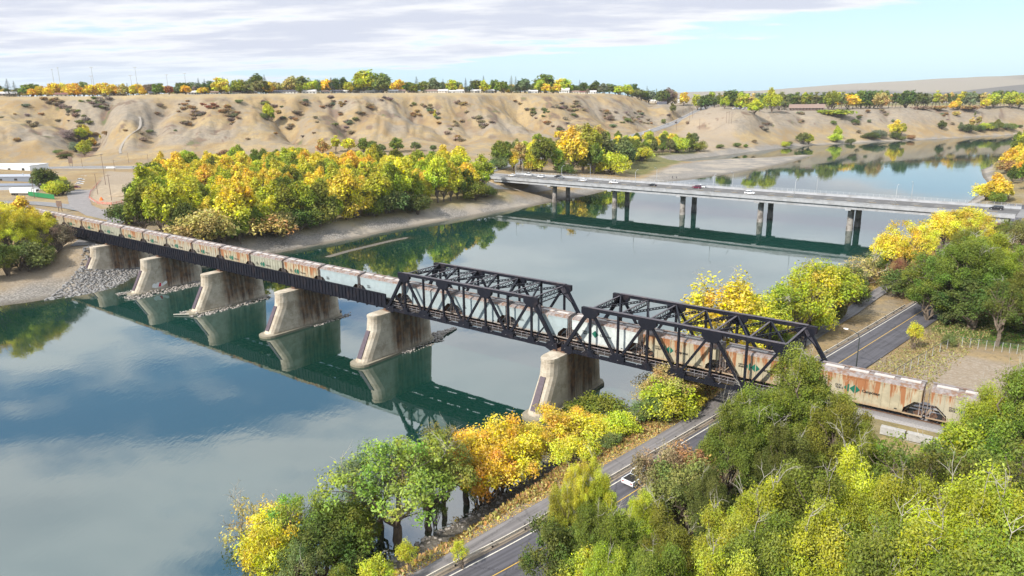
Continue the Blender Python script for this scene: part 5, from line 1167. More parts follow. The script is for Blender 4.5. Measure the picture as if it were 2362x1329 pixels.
# right-hand slope
RS = 'on the right-hand river bluff'
for a in [(1853, 334, 304, 'olive', 'mid', 1.6), (1865, 336, 310, 'yg', 'mid', 1.3), (1812, 340, 328, 'yg', 'midbush', 1.2), (1820, 336, 326, 'olive', 'midbush', 1), (1932, 320, 292, 'yg', 'mid', 1), (1926, 328, 310, 'yg', 'midbush', 1.2), (1962, 332, 320, 'olive', 'midbush', 1.2), (2008, 322, 306, 'dk', 'midbush', 1.4), (2062, 318, 279, 'yel', 'mid', 1.1), (2078, 316, 284, 'yg', 'mid', 1), (2064, 322, 306, 'dk', 'midbush', 1), (2025, 318, 300, 'sage', 'midbush', 1.3),
          (2172, 300, 279, 'dk', 'mid', 1.5), (2216, 304, 283, 'sage', 'mid', 1.1), (2232, 306, 288, 'dk', 'midbush', 1.4), (2258, 304, 290, 'dk', 'midbush', 1.3), (2272, 300, 284, 'yg', 'midbush', 1.1), (2300, 302, 277, 'grn', 'mid', 1.3), (2285, 300, 284, 'olive', 'midbush', 1.2), (2320, 300, 285, 'olive', 'midbush', 1.2), (2335, 300, 286, 'grn', 'midbush', 1.2), (2255, 295, 266, 'tan', 'farpop', 1), (2240, 300, 270, 'tan', 'farpop', 1), (2352, 296, 288, 'dk', 'midbush', 1),
          (1980, 276, 267, 'dk', 'midbush', 1), (1972, 286, 275, 'olive', 'midbush', 1), (2004, 284, 276, 'sage', 'midbush', .9), (1922, 288, 278, 'olive', 'midbush', .9), (2205, 268, 257, 'tan', 'midbush', 1), (2248, 272, 257, 'olive', 'farpop', .8), (1980, 308, 300, 'brn', 'midbush', 1), (2100, 322, 312, 'rust', 'midbush', 1.4), (2080, 324, 315, 'olive', 'midbush', 1.4), (1925, 256, 254, 'lime', 'scrub', 1), (1740, 330, 322, 'brn', 'midbush', 1), (1700, 340, 330, 'olive', 'midbush', 1.2), (1720, 341, 333, 'grn', 'midbush', 1), (1660, 343, 333, 'olive', 'midbush', 1.3)]: T(*a[:5], RS, a[5])
for a in [(1552, 265, 240, 'olive', 'mid', 1.1), (1543, 268, 262, 'mauve', 'midbush', 1.2), (1408, 278, 265, 'mauve', 'midbush', 1.1), (1448, 282, 272, 'olive', 'midbush', 1.2), (1585, 288, 280, 'brn', 'midbush', .8), (1530, 285, 275, 'olive', 'midbush', .8)]: T(*a[:5], 'beside the hill road', a[5])
# ------------------------------------------------------------------ plateau trees (residential edge), golf-course belt, far trees
PL = 'on the plateau edge'
row = [(22, 222, 184, 'spr', 'spruce', 1.35), (37, 223, 189, 'spr', 'spruce', 1.2), (72, 218, 193, 'grn', 'far', 1.3), (75, 221, 205, 'org', 'far', 1.1), (95, 219, 201, 'org', 'far', 1), (112, 220, 203, 'gold', 'far', 1), (128, 217, 191, 'org', 'far', 1), (150, 217, 196, 'gold', 'far', 1), (172, 220, 195, 'org', 'far', 1.2), (180, 221, 198, 'org', 'far', 1.1), (193, 217, 192, 'olive', 'far', 1), (215, 217, 195, 'org', 'far', 1.1), (240, 217, 194, 'gold', 'far', 1), (246, 220, 200, 'gold', 'far', .8), (262, 217, 198, 'org', 'far', 1.1), (285, 219, 196, 'tan', 'far', 1), (296, 217, 194, 'bspr', 'spruce', 1.3), (308, 220, 200, 'yel', 'far', .8),
       (321, 219, 193, 'spr', 'spruce', .9), (330, 220, 205, 'org', 'far', 1), (345, 217, 197, 'brn', 'far', 1.1), (368, 218, 195, 'grn', 'far', 1.1), (391, 220, 198, 'red', 'far', .9), (408, 218, 200, 'sage', 'far', 1), (430, 220, 197, 'org', 'far', 1), (428, 217, 191, 'dk', 'far', 1), (445, 217, 200, 'mauve', 'far', 1), (461, 219, 182, 'spr', 'spruce', 1.2), (475, 219, 184, 'spr', 'spruce', 1.2), (490, 217, 190, 'dk', 'far', 1), (470, 221, 202, 'gold', 'far', 1.4), (502, 217, 181, 'spr', 'spruce', 1), (512, 221, 183, 'yel', 'far', 1.15), (518, 217, 180, 'spr', 'spruce', 1.1), (528, 219, 183, 'spr', 'spruce', 1), (547, 217, 185, 'spr', 'spruce', .9),
       (553, 219, 187, 'lime', 'far', 1.1), (575, 219, 190, 'olive', 'far', 1), (592, 218, 176, 'dk', 'far', 1.1), (602, 221, 184, 'olive', 'far', 1.2), (613, 217, 174, 'spr', 'spruce', 1.1), (632, 217, 189, 'tan', 'far', 1.1), (622, 219, 192, 'gold', 'far', 1), (672, 216, 181, 'tan', 'far', 1.1), (700, 216, 180, 'olive', 'far', 1.3), (690, 218, 193, 'grn', 'far', .8), (715, 217, 190, 'yg', 'far', 1.1), (736, 219, 189, 'spr', 'spruce', 1.5), (725, 216, 186, 'yg', 'far', 1), (760, 215, 182, 'org', 'far', 1), (766, 219, 181, 'bspr', 'spruce', 1.5), (775, 215, 180, 'dk', 'far', .8), (795, 216, 183, 'dk', 'far', .9), (805, 218, 193, 'yg', 'far', 1), (812, 215, 185, 'spr', 'spruce', .9), (840, 218, 167, 'yg', 'far', 1.15), (822, 217, 190, 'dk', 'far', .8),
       (885, 219, 178, 'olive', 'far', 1.25), (880, 215, 174, 'grn', 'far', 1.1), (922, 217, 187, 'gold', 'far', 1.1), (912, 216, 190, 'org', 'far', .9), (945, 218, 190, 'dk', 'far', 1.2), (962, 217, 179, 'spr', 'spruce', 1.4), (955, 220, 195, 'grn', 'far', 1), (980, 219, 196, 'dk', 'spruce', 1.1), (1002, 215, 184, 'sage', 'far', 1.1), (1023, 216, 184, 'spr', 'spruce', .9), (1042, 217, 187, 'yg', 'far', 1), (1056, 217, 192, 'sage', 'far', 1), (1064, 217, 198, 'tan', 'far', .8), (1075, 218, 182, 'bspr', 'spruce', 1.1), (1087, 218, 185, 'bspr', 'spruce', 1.1), (1100, 215, 184, 'dk', 'far', 1.2), (1117, 219, 189, 'yg', 'far', 1), (1116, 215, 177, 'spr', 'spruce', 1), (1142, 217, 188, 'grn', 'far', 1), (1157, 219, 187, 'grn', 'far', .95),
       (1180, 219, 177, 'sage', 'spruce', 1.2), (1190, 219, 179, 'sage', 'spruce', 1.1), (1210, 219, 186, 'sage', 'far', 1.3), (1172, 220, 207, 'org', 'far', .9), (1247, 217, 188, 'yg', 'far', 1), (1256, 215, 175, 'grn', 'far', 1.2), (1260, 219, 196, 'org', 'far', 1), (1284, 219, 196, 'gold', 'far', 1.1), (1292, 215, 181, 'yel', 'far', 1.1), (1305, 217, 185, 'yg', 'far', 1), (1312, 217, 190, 'spr', 'spruce', .9), (1337, 215, 186, 'spr', 'spruce', .8), (1346, 215, 194, 'dk', 'far', 1.1), (1372, 215, 191, 'dk', 'far', 1.2), (1390, 219, 195, 'sage', 'far', 1.2), (1405, 217, 196, 'olive', 'far', 1), (1428, 219, 198, 'yg', 'far', 1.3), (1448, 219, 199, 'yg', 'far', 1.1), (1355, 221, 207, 'mauve', 'far', .8),
       (1460, 217, 197, 'dk', 'far', 1), (1480, 228, 208, 'grn', 'far', 1.3), (1497, 232, 213, 'sage', 'far', 1.3), (1470, 224, 206, 'olive', 'far', 1.1), (1492, 219, 201, 'spr', 'spruce', .8), (1540, 226, 208, 'mauve', 'far', 1), (1550, 230, 212, 'brn', 'far', .9), (1530, 222, 206, 'dk', 'far', .9), (1578, 225, 216, 'org', 'far', .8), (1200, 218, 190, 'dk', 'far', 1.0), (1228, 216, 196, 'spr', 'spruce', .9)]
def Tp(px, py, topy, col, kind, wid, area, D=None):
    P = hit(px, py, 500) if D is None else None
    if P is None or np.hypot(P[0], P[1]) > 1450 or P[2] < 30:
        D = D or 900; P = atD(px, py, D); P[2] = gz(P[0], P[1])
    h = max(3, top_z(P, px, topy)-P[2]); plant(kind, P, h, col, area, wid)
def edgeD(px): return KF(px)*float(np.interp(px, [0, 200, 400, 600, 800, 1000, 1200, 1350, 1440, 1500, 1600], [790, 785, 810, 835, 865, 895, 950, 1020, 1080, 1140, 1200]))
for a in row:
    D = edgeD(a[0])+22+random.uniform(-6, 14)+(219-a[1])*9; D = max(D, edgeD(a[0])+8)
    Tp(a[0], a[1], a[2]-2.5, a[3], a[4], a[5], PL, D)
# trees further back between the houses fill the skyline
rs = random.Random(9)
for px in range(-60, 1560, 9):
    x = px+rs.uniform(-6, 6); D = edgeD(x)+rs.uniform(95, 170); P = atD(x, 200, D); P[2] = gz(P[0], P[1])
    top = np.interp(x, [0, 250, 450, 700, 900, 1100, 1300, 1500], [203, 202, 195, 191, 190, 190, 193, 209])+rs.uniform(-5, 9)
    h = max(4, top_z(P, x, top)-P[2]); left = x < 430
    plant(rs.choice(['far', 'far', 'spruce'] if not left else ['far']), P, h, rs.choice(['org', 'tan', 'olive', 'dk', 'gold'] if left else ['dk', 'olive', 'grn', 'tan', 'sage', 'spr']), PL, rs.uniform(1.0, 1.4))
GB = 'in tree belt on right plateau'
def frontD(px): return float(np.interp(px, [1600, 1640, 1700, 1860, 2100, 2362], [1000, 1050, 1060, 1160, 1290, 1420]))
belt = [(1671, 252, 224, 'yg', 'mid', 1.3), (1740, 266, 230, 'yg', 'mid', 1.4), (1752, 262, 236, 'lime', 'mid', 1.2), (1780, 262, 208, 'yg', 'mid', 1.1), (1768, 250, 212, 'yg', 'far', 1.1), (1700, 248, 212, 'grn', 'far', 1.2), (1682, 246, 210, 'dk', 'far', 1.1), (1640, 240, 213, 'yg', 'far', 1.1), (1715, 248, 222, 'dk', 'spruce', 1.4), (1810, 254, 222, 'dk', 'spruce', 1.2), (1857, 254, 210, 'lime', 'farpop', 1.1), (1850, 250, 216, 'yg', 'farpop', 1), (1918, 254, 207, 'lime', 'mid', 1.1), (1955, 252, 214, 'gold', 'far', 1.3), (1985, 250, 211, 'grn', 'far', 1.1), (1975, 250, 215, 'dk', 'far', 1), (2015, 250, 212, 'olive', 'far', 1.2), (2030, 252, 216, 'tan', 'far', 1.1),
        (2207, 254, 228, 'gold', 'mid', 1.1), (2198, 254, 234, 'org', 'far', 1), (2273, 252, 226, 'gold', 'far', .9), (2290, 250, 216, 'yg', 'far', 1.2), (2330, 250, 214, 'yg', 'far', 1.2), (2350, 250, 216, 'lime', 'far', 1.1), (2235, 254, 244, 'rust', 'scrub', 2.6), (2125, 253, 246, 'brn', 'scrub', 2.6), (2165, 253, 245, 'rust', 'scrub', 2.6), (1895, 259, 254, 'lime', 'scrub', 2.0), (1930, 268, 255, 'lime', 'scrub', 2.4), (1912, 264, 254, 'lime', 'scrub', 2.4)]
for a in belt:
    P = hit(a[0], a[1], 600)
    Dm = frontD(a[0])+12
    if np.hypot(P[0], P[1]) > 1500 or P[2] < 24: P = atD(a[0], a[1], Dm+5); P[2] = gz(P[0], P[1])
    h = max(2.5, top_z(P, a[0], a[2])-P[2]); plant(a[4], P, h, a[3], GB, a[5])
rs = random.Random(12)
for px in range(1610, 2400, 9):
    x = px+rs.uniform(-4, 4); D = frontD(x)+rs.uniform(45, 190); P = atD(x, 230, D); P[2] = gz(P[0], P[1])
    if 1800 < x < 1960: D += 20
    top = np.interp(x, [1600, 1700, 1900, 2050, 2200, 2362], [218, 214, 214, 212, 211, 213])+rs.uniform(-3, 5)
    h = max(6, top_z(P, x, top)-P[2]); plant(rs.choice(['far', 'farpop', 'farpop']), P, h, rs.choice(['dk', 'dk', 'grn', 'sage', 'olive', 'dk', 'yg', 'tan']), GB, rs.uniform(.9, 1.3))
# ------------------------------------------------------------------ right bank upstream
UB = 'on near bank beyond road bridge'
for a in [(2350, 372, 315, 'grn', 'mid', 1.1), (2345, 392, 335, 'yel', 'mid', 1), (2325, 398, 340, 'gold', 'mid', .9), (2370, 400, 345, 'gold', 'mid', 1.2), (2355, 420, 370, 'org', 'mid', 1.2), (2335, 425, 385, 'dk', 'mid', 1), (2380, 440, 360, 'grn', 'mid', 1.2), (2300, 466, 404, 'yel', 'mid', 1.15), (2278, 462, 425, 'yel', 'midbush', 1.1), (2325, 462, 428, 'gold', 'mid', .9), (2345, 340, 305, 'grn', 'mid', 1), (2320, 400, 370, 'rust', 'midbush', 1.2), (2300, 470, 445, 'grn', 'midbush', 1), (2365, 352, 300, 'yg', 'mid', 1.2)]: T(*a[:5], UB, a[5])
# ------------------------------------------------------------------ near bank between the bridges
NB = 'between path and river near road bridge'
for a in [(2205, 575, 470, 'yel', 'maple', 1.35), (2165, 590, 492, 'yel', 'maple', 1.0), (2240, 600, 495, 'yg', 'elm', 1.1), (2085, 640, 508, 'gold', 'elm', 1.05), (2050, 640, 530, 'gold', 'maple', .95), (2125, 610, 520, 'yel', 'maple', .9), (2065, 655, 590, 'rust', 'maple', .7), (2010, 650, 575, 'olive', 'thin', 1.1), (1985, 665, 590, 'tan', 'barebush', 1.2), (2030, 640, 580, 'grn', 'maple', .8), (1960, 690, 600, 'olive', 'thin', 1.2), (1972, 700, 640, 'dk', 'bush', .8)]: T(*a[:5], NB, a[5])
NB2 = 'just behind the right truss'
for a in [(1905, 745, 592, 'lime', 'maple', 1.05), (1880, 760, 600, 'yg', 'thin', 1.1), (1930, 730, 610, 'yg', 'thin', 1.2), (1830, 800, 608, 'yg', 'thin', 1.0), (1795, 810, 640, 'lime', 'thin', 1.0), (1640, 860, 632, 'gold', 'thin', 1.25), (1690, 850, 628, 'gold', 'thin', 1.15), (1735, 830, 660, 'yg', 'thin', 1.2), (1765, 825, 690, 'yg', 'thin', 1.0), (1850, 770, 690, 'yg', 'bush', .9), (1700, 860, 780, 'yel', 'bush', 1.1), (1775, 815, 750, 'grn', 'bush', 1), (1595, 880, 800, 'yel', 'bush', 1.0), (1925, 735, 690, 'olive', 'bush', .8)]: T(*a[:5], NB2, a[5])
# ------------------------------------------------------------------ right, across the road
RT_ = 'right of the river road'
for a in [(2215, 745, 535, 'grn', 'cot', 1.15), (2165, 720, 560, 'grn', 'elm', 1.15), (2260, 720, 530, 'lime', 'cot', 1.0), (2330, 720, 560, 'grn', 'elm', 1.2), (2120, 700, 600, 'grn', 'elm', .9), (2300, 800, 640, 'dk', 'elm', .9), (2370, 800, 600, 'grn', 'cot', .9), (2345, 600, 500, 'olive', 'thin', 1.0), (2330, 640, 560, 'mauve', 'barebush', .9), (2290, 640, 540, 'grn', 'cot', .9), (2220, 640, 520, 'grn', 'cot', 1), (2105, 812, 735, 'yg', 'thin', .9), (2250, 655, 550, 'grn', 'cot', 1.0), (2360, 760, 690, 'dk', 'bush', 1.3), (2312, 575, 500, 'grn', 'elm', 1.1), (2352, 590, 505, 'olive', 'elm', 1.1), (2285, 560, 505, 'brn', 'maple', 1.1), (2180, 690, 590, 'grn', 'cot', 1.0), (2140, 740, 640, 'grn', 'maple', 1.1), (2240, 760, 640, 'dk', 'maple', 1.3), (2110, 690, 620, 'dk', 'bush', 1.3), (2280, 700, 590, 'grn', 'elm', 1.1), (2200, 745, 690, 'olive', 'bush', 1.2), (2350, 700, 560, 'lime', 'cot', .9), (2190, 800, 770, 'olive', 'bush', .8)]: T(*a[:5], RT_, a[5])
# ------------------------------------------------------------------ lower bank left of path
FB = 'on foreground bank below the path'
for a in [(700, 1345, 1130, 'willow', 'elm', .95), (650, 1330, 1140, 'gold', 'thin', 1.1), (640, 1400, 1200, 'yg', 'maple', .7), (700, 1420, 1240, 'olive', 'elm', .8), (600, 1300, 1150, 'tan', 'barebush', .8), (800, 1330, 1140, 'grn', 'maple', .9), (850, 1250, 1090, 'yg', 'thin', 1), (835, 1290, 1180, 'grn', 'maple', .9), (920, 1265, 990, 'willow', 'elm', 1.15), (880, 1250, 1010, 'sage', 'elm', .9), (990, 1235, 990, 'willow', 'elm', .9), (1025, 1200, 990, 'olive', 'elm', .9), (1075, 1180, 985, 'org', 'elm', 1.1), (1120, 1170, 1010, 'org', 'maple', 1.0), (1090, 1180, 1090, 'yg', 'thin', .9), (1160, 1140, 962, 'gold', 'maple', 1.05), (1180, 1120, 1010, 'yel', 'maple', .9),
          (1165, 1150, 1060, 'dk', 'thin', 1.1), (1225, 1105, 975, 'yel', 'maple', .9), (1285, 1075, 942, 'gold', 'maple', 1.15), (1345, 1040, 945, 'gold', 'maple', 1.05), (1330, 1070, 1010, 'yg', 'bush', 1.1), (1385, 1020, 960, 'yg', 'bush', 1.2), (1370, 975, 910, 'grn', 'bush', 1.2), (1430, 1010, 955, 'yg', 'bush', 1), (1400, 1040, 1000, 'olive', 'bush', 1), (1010, 1225, 1130, 'dk', 'thin', .8), (760, 1360, 1180, 'dk', 'maple', .9), (870, 1400, 1275, 'yg', 'thin', 1.1), (940, 1330, 1240, 'yg', 'thin', .9), (790, 1420, 1310, 'grn', 'maple', .7), (1060, 1330, 1240, 'yg', 'thin', .8)]: T(*a[:5], FB, a[5])
UT = 'on gravel under the right truss'
for a in [(1540, 945, 848, 'tan', 'maple', 1.3), (1500, 940, 860, 'tan', 'barebush', 1.1), (1590, 930, 862, 'tan', 'maple', 1.1), (1530, 960, 880, 'yg', 'bush', 1.1), (1500, 975, 920, 'olive', 'bush', 1), (1585, 940, 890, 'gold', 'bush', 1.1)]: T(*a[:5], UT, a[5])
# ------------------------------------------------------------------ the wood in the right foreground
WD = 'in foreground wood'
def W_(px, topy, D, col, kind, wid=1.0, label=None):
    P = atD(px, 900, D); P[2] = gz(P[0], P[1]); h = top_z(P, px, topy)-P[2]; plant(kind, P, h, col, WD, wid*.86, None, label)
wd = [(1860, 815, 97, 'grn', 'cot', 1.1), (1760, 880, 92, 'grn', 'cot', 1.05), (1940, 900, 92, 'grn', 'cot', 1.0), (1690, 930, 86, 'grn', 'cot', .85), (1830, 985, 84, 'dk', 'cot', 1.0), (2010, 975, 90, 'grn', 'cot', .75), (2100, 1005, 86, 'grn', 'elm', 1), (2290, 875, 98, 'lime', 'cot', .85), (2380, 850, 96, 'grn', 'cot', .9), (2230, 960, 93, 'lime', 'thin', 1.1), (2330, 1000, 84, 'grn', 'elm', 1.0), (2200, 1020, 80, 'dk', 'elm', 1.0),
      (1335, 1055, 76, 'yel', 'cot', .5), (1385, 1065, 77, 'yg', 'cot', .7), (1492, 1125, 72, 'yg', 'cot', .75), (1545, 1030, 82, 'brn', 'maple', .8), (1600, 1010, 84, 'rust', 'thin', 1.3), (1590, 1060, 78, 'olive', 'maple', 1.0), (1660, 1080, 74, 'dk', 'cot', .8), (1300, 1120, 71, 'lime', 'cot', .62), (1375, 1150, 66, 'grn', 'cot', .75), (1450, 1180, 64, 'grn', 'cot', .9), (1285, 1200, 66, 'dk', 'maple', .8),
      (1780, 1110, 66, 'ygg', 'cot', .95), (1900, 1080, 68, 'grn', 'cot', .95), (2010, 1060, 71, 'yg', 'cot', .8), (2120, 1090, 68, 'lime', 'cot', .8), (2270, 1110, 66, 'ygg', 'cot', .95), (2370, 1130, 64, 'lime', 'cot', .9), (1680, 1190, 60, 'lime', 'cot', .85), (1830, 1200, 57, 'grn', 'cot', .9), (1960, 1180, 58, 'ygg', 'cot', .9), (2090, 1190, 57, 'grn', 'cot', .9), (2230, 1210, 56, 'lime', 'cot', .9), (1560, 1180, 62, 'grn', 'cot', .85), (1420, 1250, 58, 'lime', 'cot', .7), (1540, 1260, 55, 'grn', 'cot', .8), (1370, 1270, 60, 'yg', 'maple', .8), (2340, 1230, 55, 'grn', 'cot', .9), (1700, 1290, 52, 'lime', 'cot', .8), (1330, 1300, 60, 'grn', 'maple', .7)]
for a in wd: W_(*a)
# ------------------------------------------------------------------ labels that single each tree out
def ordw(i): return ['first', 'second', 'third', 'fourth', 'fifth', 'sixth', 'seventh', 'eighth', 'ninth', 'tenth', 'eleventh', 'twelfth'][i] if i < 12 else '%d%s' % (i+1, {1: 'st', 2: 'nd', 3: 'rd'}.get((i+1) % 10 if (i+1) % 100 not in (11, 12, 13) else 0, 'th'))
from collections import defaultdict
grp = defaultdict(list)
for t_ in TREES: grp[(t_['area'], t_['kn'], t_['col'])].append(t_)
for (area, kn, col), L in grp.items():
    L.sort(key=lambda t: t['px']); n = len(L)
    for i, t_ in enumerate(L):
        o = t_['o']; w = CN[col]
        pos = '' if n == 1 else (('leftmost ' if i == 0 else 'rightmost ' if i == n-1 else (ordw(i)+' ') if i <= n/2 else (ordw(n-1-i)+' ')))
        tail = '' if n == 1 or i in (0, n-1) else (' from left' if i <= n/2 else ' from right')
        o['label'] = (pos+w+' '+kn+tail+' '+area)
        o['group'] = ('trees ' if t_['cat'] == 'tree' else 'bushes ')+area
# ------------------------------------------------------------------ guardrail beside the river road
gr_ = empty('guardrail', (road1[2][0], road1[2][1], 5.4)); tag(gr_, 'long pale metal guardrail on dark posts between river road and path', 'guardrail')
g0 = np.array([road1[2][0], road1[2][1], 5.4]); grr, gs = resample(road1, 1.9); Tn = np.gradient(grr[:, :2], axis=0); Tn /= np.linalg.norm(Tn, axis=1)[:, None]; Nn_ = np.stack([-Tn[:, 1], Tn[:, 0]], -1)
gp_ = [Vector((grr[i, 0]+Nn_[i, 0]*4.75, grr[i, 1]+Nn_[i, 1]*4.75, 5.4))-Vector(g0) for i in range(len(grr)) if gs[i] > 8 and gs[i] < 190]
M['grail'] = pmat('weathered_guardrail', (.62, .55, .45), .5, var=.12, scale=1)
mb = MB()
for a, b in zip(gp_[:-1], gp_[1:]):
    mb.bar(a+Vector((0, 0, .72)), b+Vector((0, 0, .72)), .12, .15); mb.bar(a+Vector((0, 0, .47)), b+Vector((0, 0, .47)), .12, .15); mb.bar(a+Vector((-.03, .03, .61)), b+Vector((-.03, .03, .61)), .05, .2)
mb.build('rail_beam', M['grail'], gr_)
pm_ = MB(); pm_.box(-.16, .0, -.1, .1, -.3, .82); pme = pm_.mesh('post', M['black'])
for i in range(0, len(gp_), 3)[:96]: link('post', pme, gr_, loc=tuple(gp_[i]+Vector((-.14, .14, 0))), rot=(0, 0, R(43)))
# ------------------------------------------------------------------ vehicles
def carpaint(name, c): return pmat(name, c, .3, var=.03, spec=.6)
PAINT = {'white': carpaint('white_car_paint', (.78, .78, .78)), 'black': carpaint('black_car_paint', (.02, .02, .025)), 'grey': carpaint('grey_car_paint', (.22, .23, .25)), 'maroon': carpaint('maroon_car_paint', (.14, .015, .04)), 'silver': carpaint('silver_car_paint', (.5, .51, .53)), 'blue': carpaint('blue_car_paint', (.06, .12, .25))}
M['lampw'] = pmat('headlamp_glass', (.8, .8, .78), .2); M['lampr'] = pmat('tail_lamp', (.35, .01, .01), .3)
wheel_mb = MB(); wheel_mb.tube([(0, -.11, 0), (0, .11, 0)], .33, n=14); rim_mb = MB(); rim_mb.tube([(0, -.12, 0), (0, .12, 0)], .19, n=10)
wheel_me = wheel_mb.mesh('wheel', M['rubber']); rim_me = rim_mb.mesh('rim', M['galv'])
VK = {}
def vehicle(kind, paint):
    """+X is forward"""
    r = empty('parked_car')
    P_ = {'sedan': dict(L=4.7, w=1.82, bel=.95, top=1.45, prof=[(-2.35, .45), (-2.33, .88), (-1.7, .98), (1.0, .95), (2.2, .78), (2.35, .5), (2.3, .3), (-2.3, .3)], cab=[(-1.75, .97), (-1.1, 1.43), (.3, 1.45), (1.15, .95)]),
          'suv': dict(w=1.92, prof=[(-2.35, .5), (-2.33, 1.1), (-2.2, 1.15), (1.0, 1.1), (2.15, .98), (2.35, .6), (2.3, .35), (-2.3, .35)], cab=[(-2.25, 1.13), (-1.95, 1.72), (.45, 1.75), (1.15, 1.08)]),
          'van': dict(w=1.98, prof=[(-2.5, .45), (-2.5, 1.05), (-2.4, 1.1), (1.3, 1.05), (2.35, .85), (2.5, .55), (2.45, .32), (-2.45, .32)], cab=[(-2.45, 1.08), (-2.2, 1.75), (.5, 1.78), (1.5, 1.03)]),
          'pickup': dict(w=1.98, prof=[(-2.85, .6), (-2.85, 1.12), (-.7, 1.12), (1.3, 1.12), (2.6, 1.05), (2.85, .65), (2.8, .42), (-2.8, .42)], cab=[(-.85, 1.11), (-.6, 1.82), (.75, 1.84), (1.35, 1.1)])}[kind]
    w = P_['w']/2; b = MB()
    pr = P_['prof']; n = len(pr); ins = lambda z: w-(.05 if z > .6 else .0)
    b.loft([[(x, -w+.12, z*.98) for x, z in pr], [(x, -w, z) for x, z in pr], [(x, w, z) for x, z in pr], [(x, w-.12, z*.98) for x, z in pr]])
    body = b.build('body', paint, r, recalc=True)
    cb = P_['cab']; c = MB(); (x0, z0), (x1, z1), (x2, z2), (x3, z3) = cb
    c.loft([[(x0, -w+.08, z0), (x3, -w+.08, z3), (x3, w-.08, z3), (x0, w-.08, z0)], [(x1, -w+.22, z1-.05), (x2, -w+.22, z2-.05), (x2, w-.22, z2-.05), (x1, w-.22, z1-.05)]]); c.build('windows', M['glass'], r, recalc=True)
    rf = MB(); rf.loft([[(x1-.03, -w+.2, z1-.06), (x2+.03, -w+.2, z2-.06), (x2+.03, w-.2, z2-.06), (x1-.03, w-.2, z1-.06)], [(x1+.1, -w+.3, z1+.01), (x2-.12, -w+.3, z2+.01), (x2-.12, w-.3, z2+.01), (x1+.1, w-.3, z1+.01)]])
    for sy in (-1, 1):
        for (a, za, e, ze) in ((x0, z0, x1, z1-.05), (x3, z3, x2, z2-.05), ((x1+x2)/2-.1, z0, (x1+x2)/2-.1, z1-.05)): rf.bar((a, sy*(w-.075), za), (e, sy*(w-.215), ze), .07, .07)
    rf.build('roof', paint, r, recalc=True)
    if kind == 'pickup': bd = MB(); bd.box(-2.75, -.95, -w+.12, w-.12, 1.11, 1.125); bd.build('cargo_bed', M['black'], r)
    ax = pr[0][0]*.66
    for x in (ax, -ax*.98):
        for sy in (-1, 1): wl = link('wheel', wheel_me, r, loc=(x, sy*(w-.08), .33)); link('rim', rim_me, wl)
    xf = max(p[0] for p in pr)
    for sy in (-1, 1):
        h = MB(); h.box(xf-.12, xf+.015, sy*(w-.35)-.17, sy*(w-.35)+.17, .62, .76); h.build('headlight', M['lampw'], r)
        h = MB(); h.box(-xf-.015, -xf+.08, sy*(w-.28)-.14, sy*(w-.28)+.14, .74, .92); h.build('tail_light', M['lampr'], r)
    return r
def put_car(kind, col, P, yaw, label, group, name='car', cat='car'):
    k = (kind, col)
    if k not in VK: VK[k] = vehicle(kind, PAINT[col]); r = VK[k]
    else: r = copy_tree(VK[k])
    r.name = {'pickup': 'pickup_truck', 'van': 'minivan'}.get(kind, name); r.location = P; r.rotation_euler = (0, 0, yaw)
    tag(r, label, {'pickup': 'pickup truck', 'van': 'minivan'}.get(kind, cat), group); return r
LANE = [-2.4, 1.2, 5.0, 9.0, 12.2, 16.2]
def on_bridge(px, py, kind, col, label, back=False):
    P = at(px, py, DECK+.5); q = P-HO; s_, n_ = q@HU, q@HV
    n_ = min(LANE, key=lambda l: abs(l-n_)); put_car(kind, col, tuple(H(s_, n_, DECK+.04)), hyaw+(math.pi if n_ > 6.8 else 0), label, 'vehicles crossing the road bridge')
for a in [(1178, 405, 'sedan', 'white', 'white sedan nearest the left end of the road bridge'), (1246, 400, 'pickup', 'white', 'white pickup in the far lanes near left end of bridge'), (1246, 408, 'suv', 'white', 'white SUV beside the pickup at left end of bridge'), (1292, 411, 'sedan', 'grey', 'grey sedan near the left end of the road bridge'), (1310, 405, 'suv', 'black', 'black SUV in the far lanes near left columns'),
          (1345, 416, 'sedan', 'white', 'white sedan between the first two column pairs'), (1418, 421, 'pickup', 'white', 'white pickup above the second column pair'), (1507, 427, 'sedan', 'black', 'black sedan between second and third column pairs'), (1606, 433, 'suv', 'maroon', 'maroon SUV just past the third column pair'), (1625, 429, 'pickup', 'white', 'white pickup overtaking the maroon SUV'), (1732, 445, 'suv', 'white', 'white SUV near the fourth column pair'), (2297, 482, 'van', 'black', 'black minivan at the right end of the road bridge')]: on_bridge(*a)
ry = math.atan2(road1[4][1]-road1[3][1], road1[4][0]-road1[3][0]); q = at(1466, 1096, 6.0)
dq, _, tq = line_dist(q[None, :2], road1[:, :2]); i_ = int(tq[0]); f_ = tq[0]-i_; cq = road1[i_]*(1-f_)+road1[i_+1]*f_
put_car('pickup', 'white', (cq[0]+math.sin(ry)*.0-(-math.sin(ry))*(-1.9), cq[1]-math.cos(ry)*(-1.9), 5.42), ry, 'white pickup on the river road half hidden by yellow-green leaves', 'traffic on the river road')
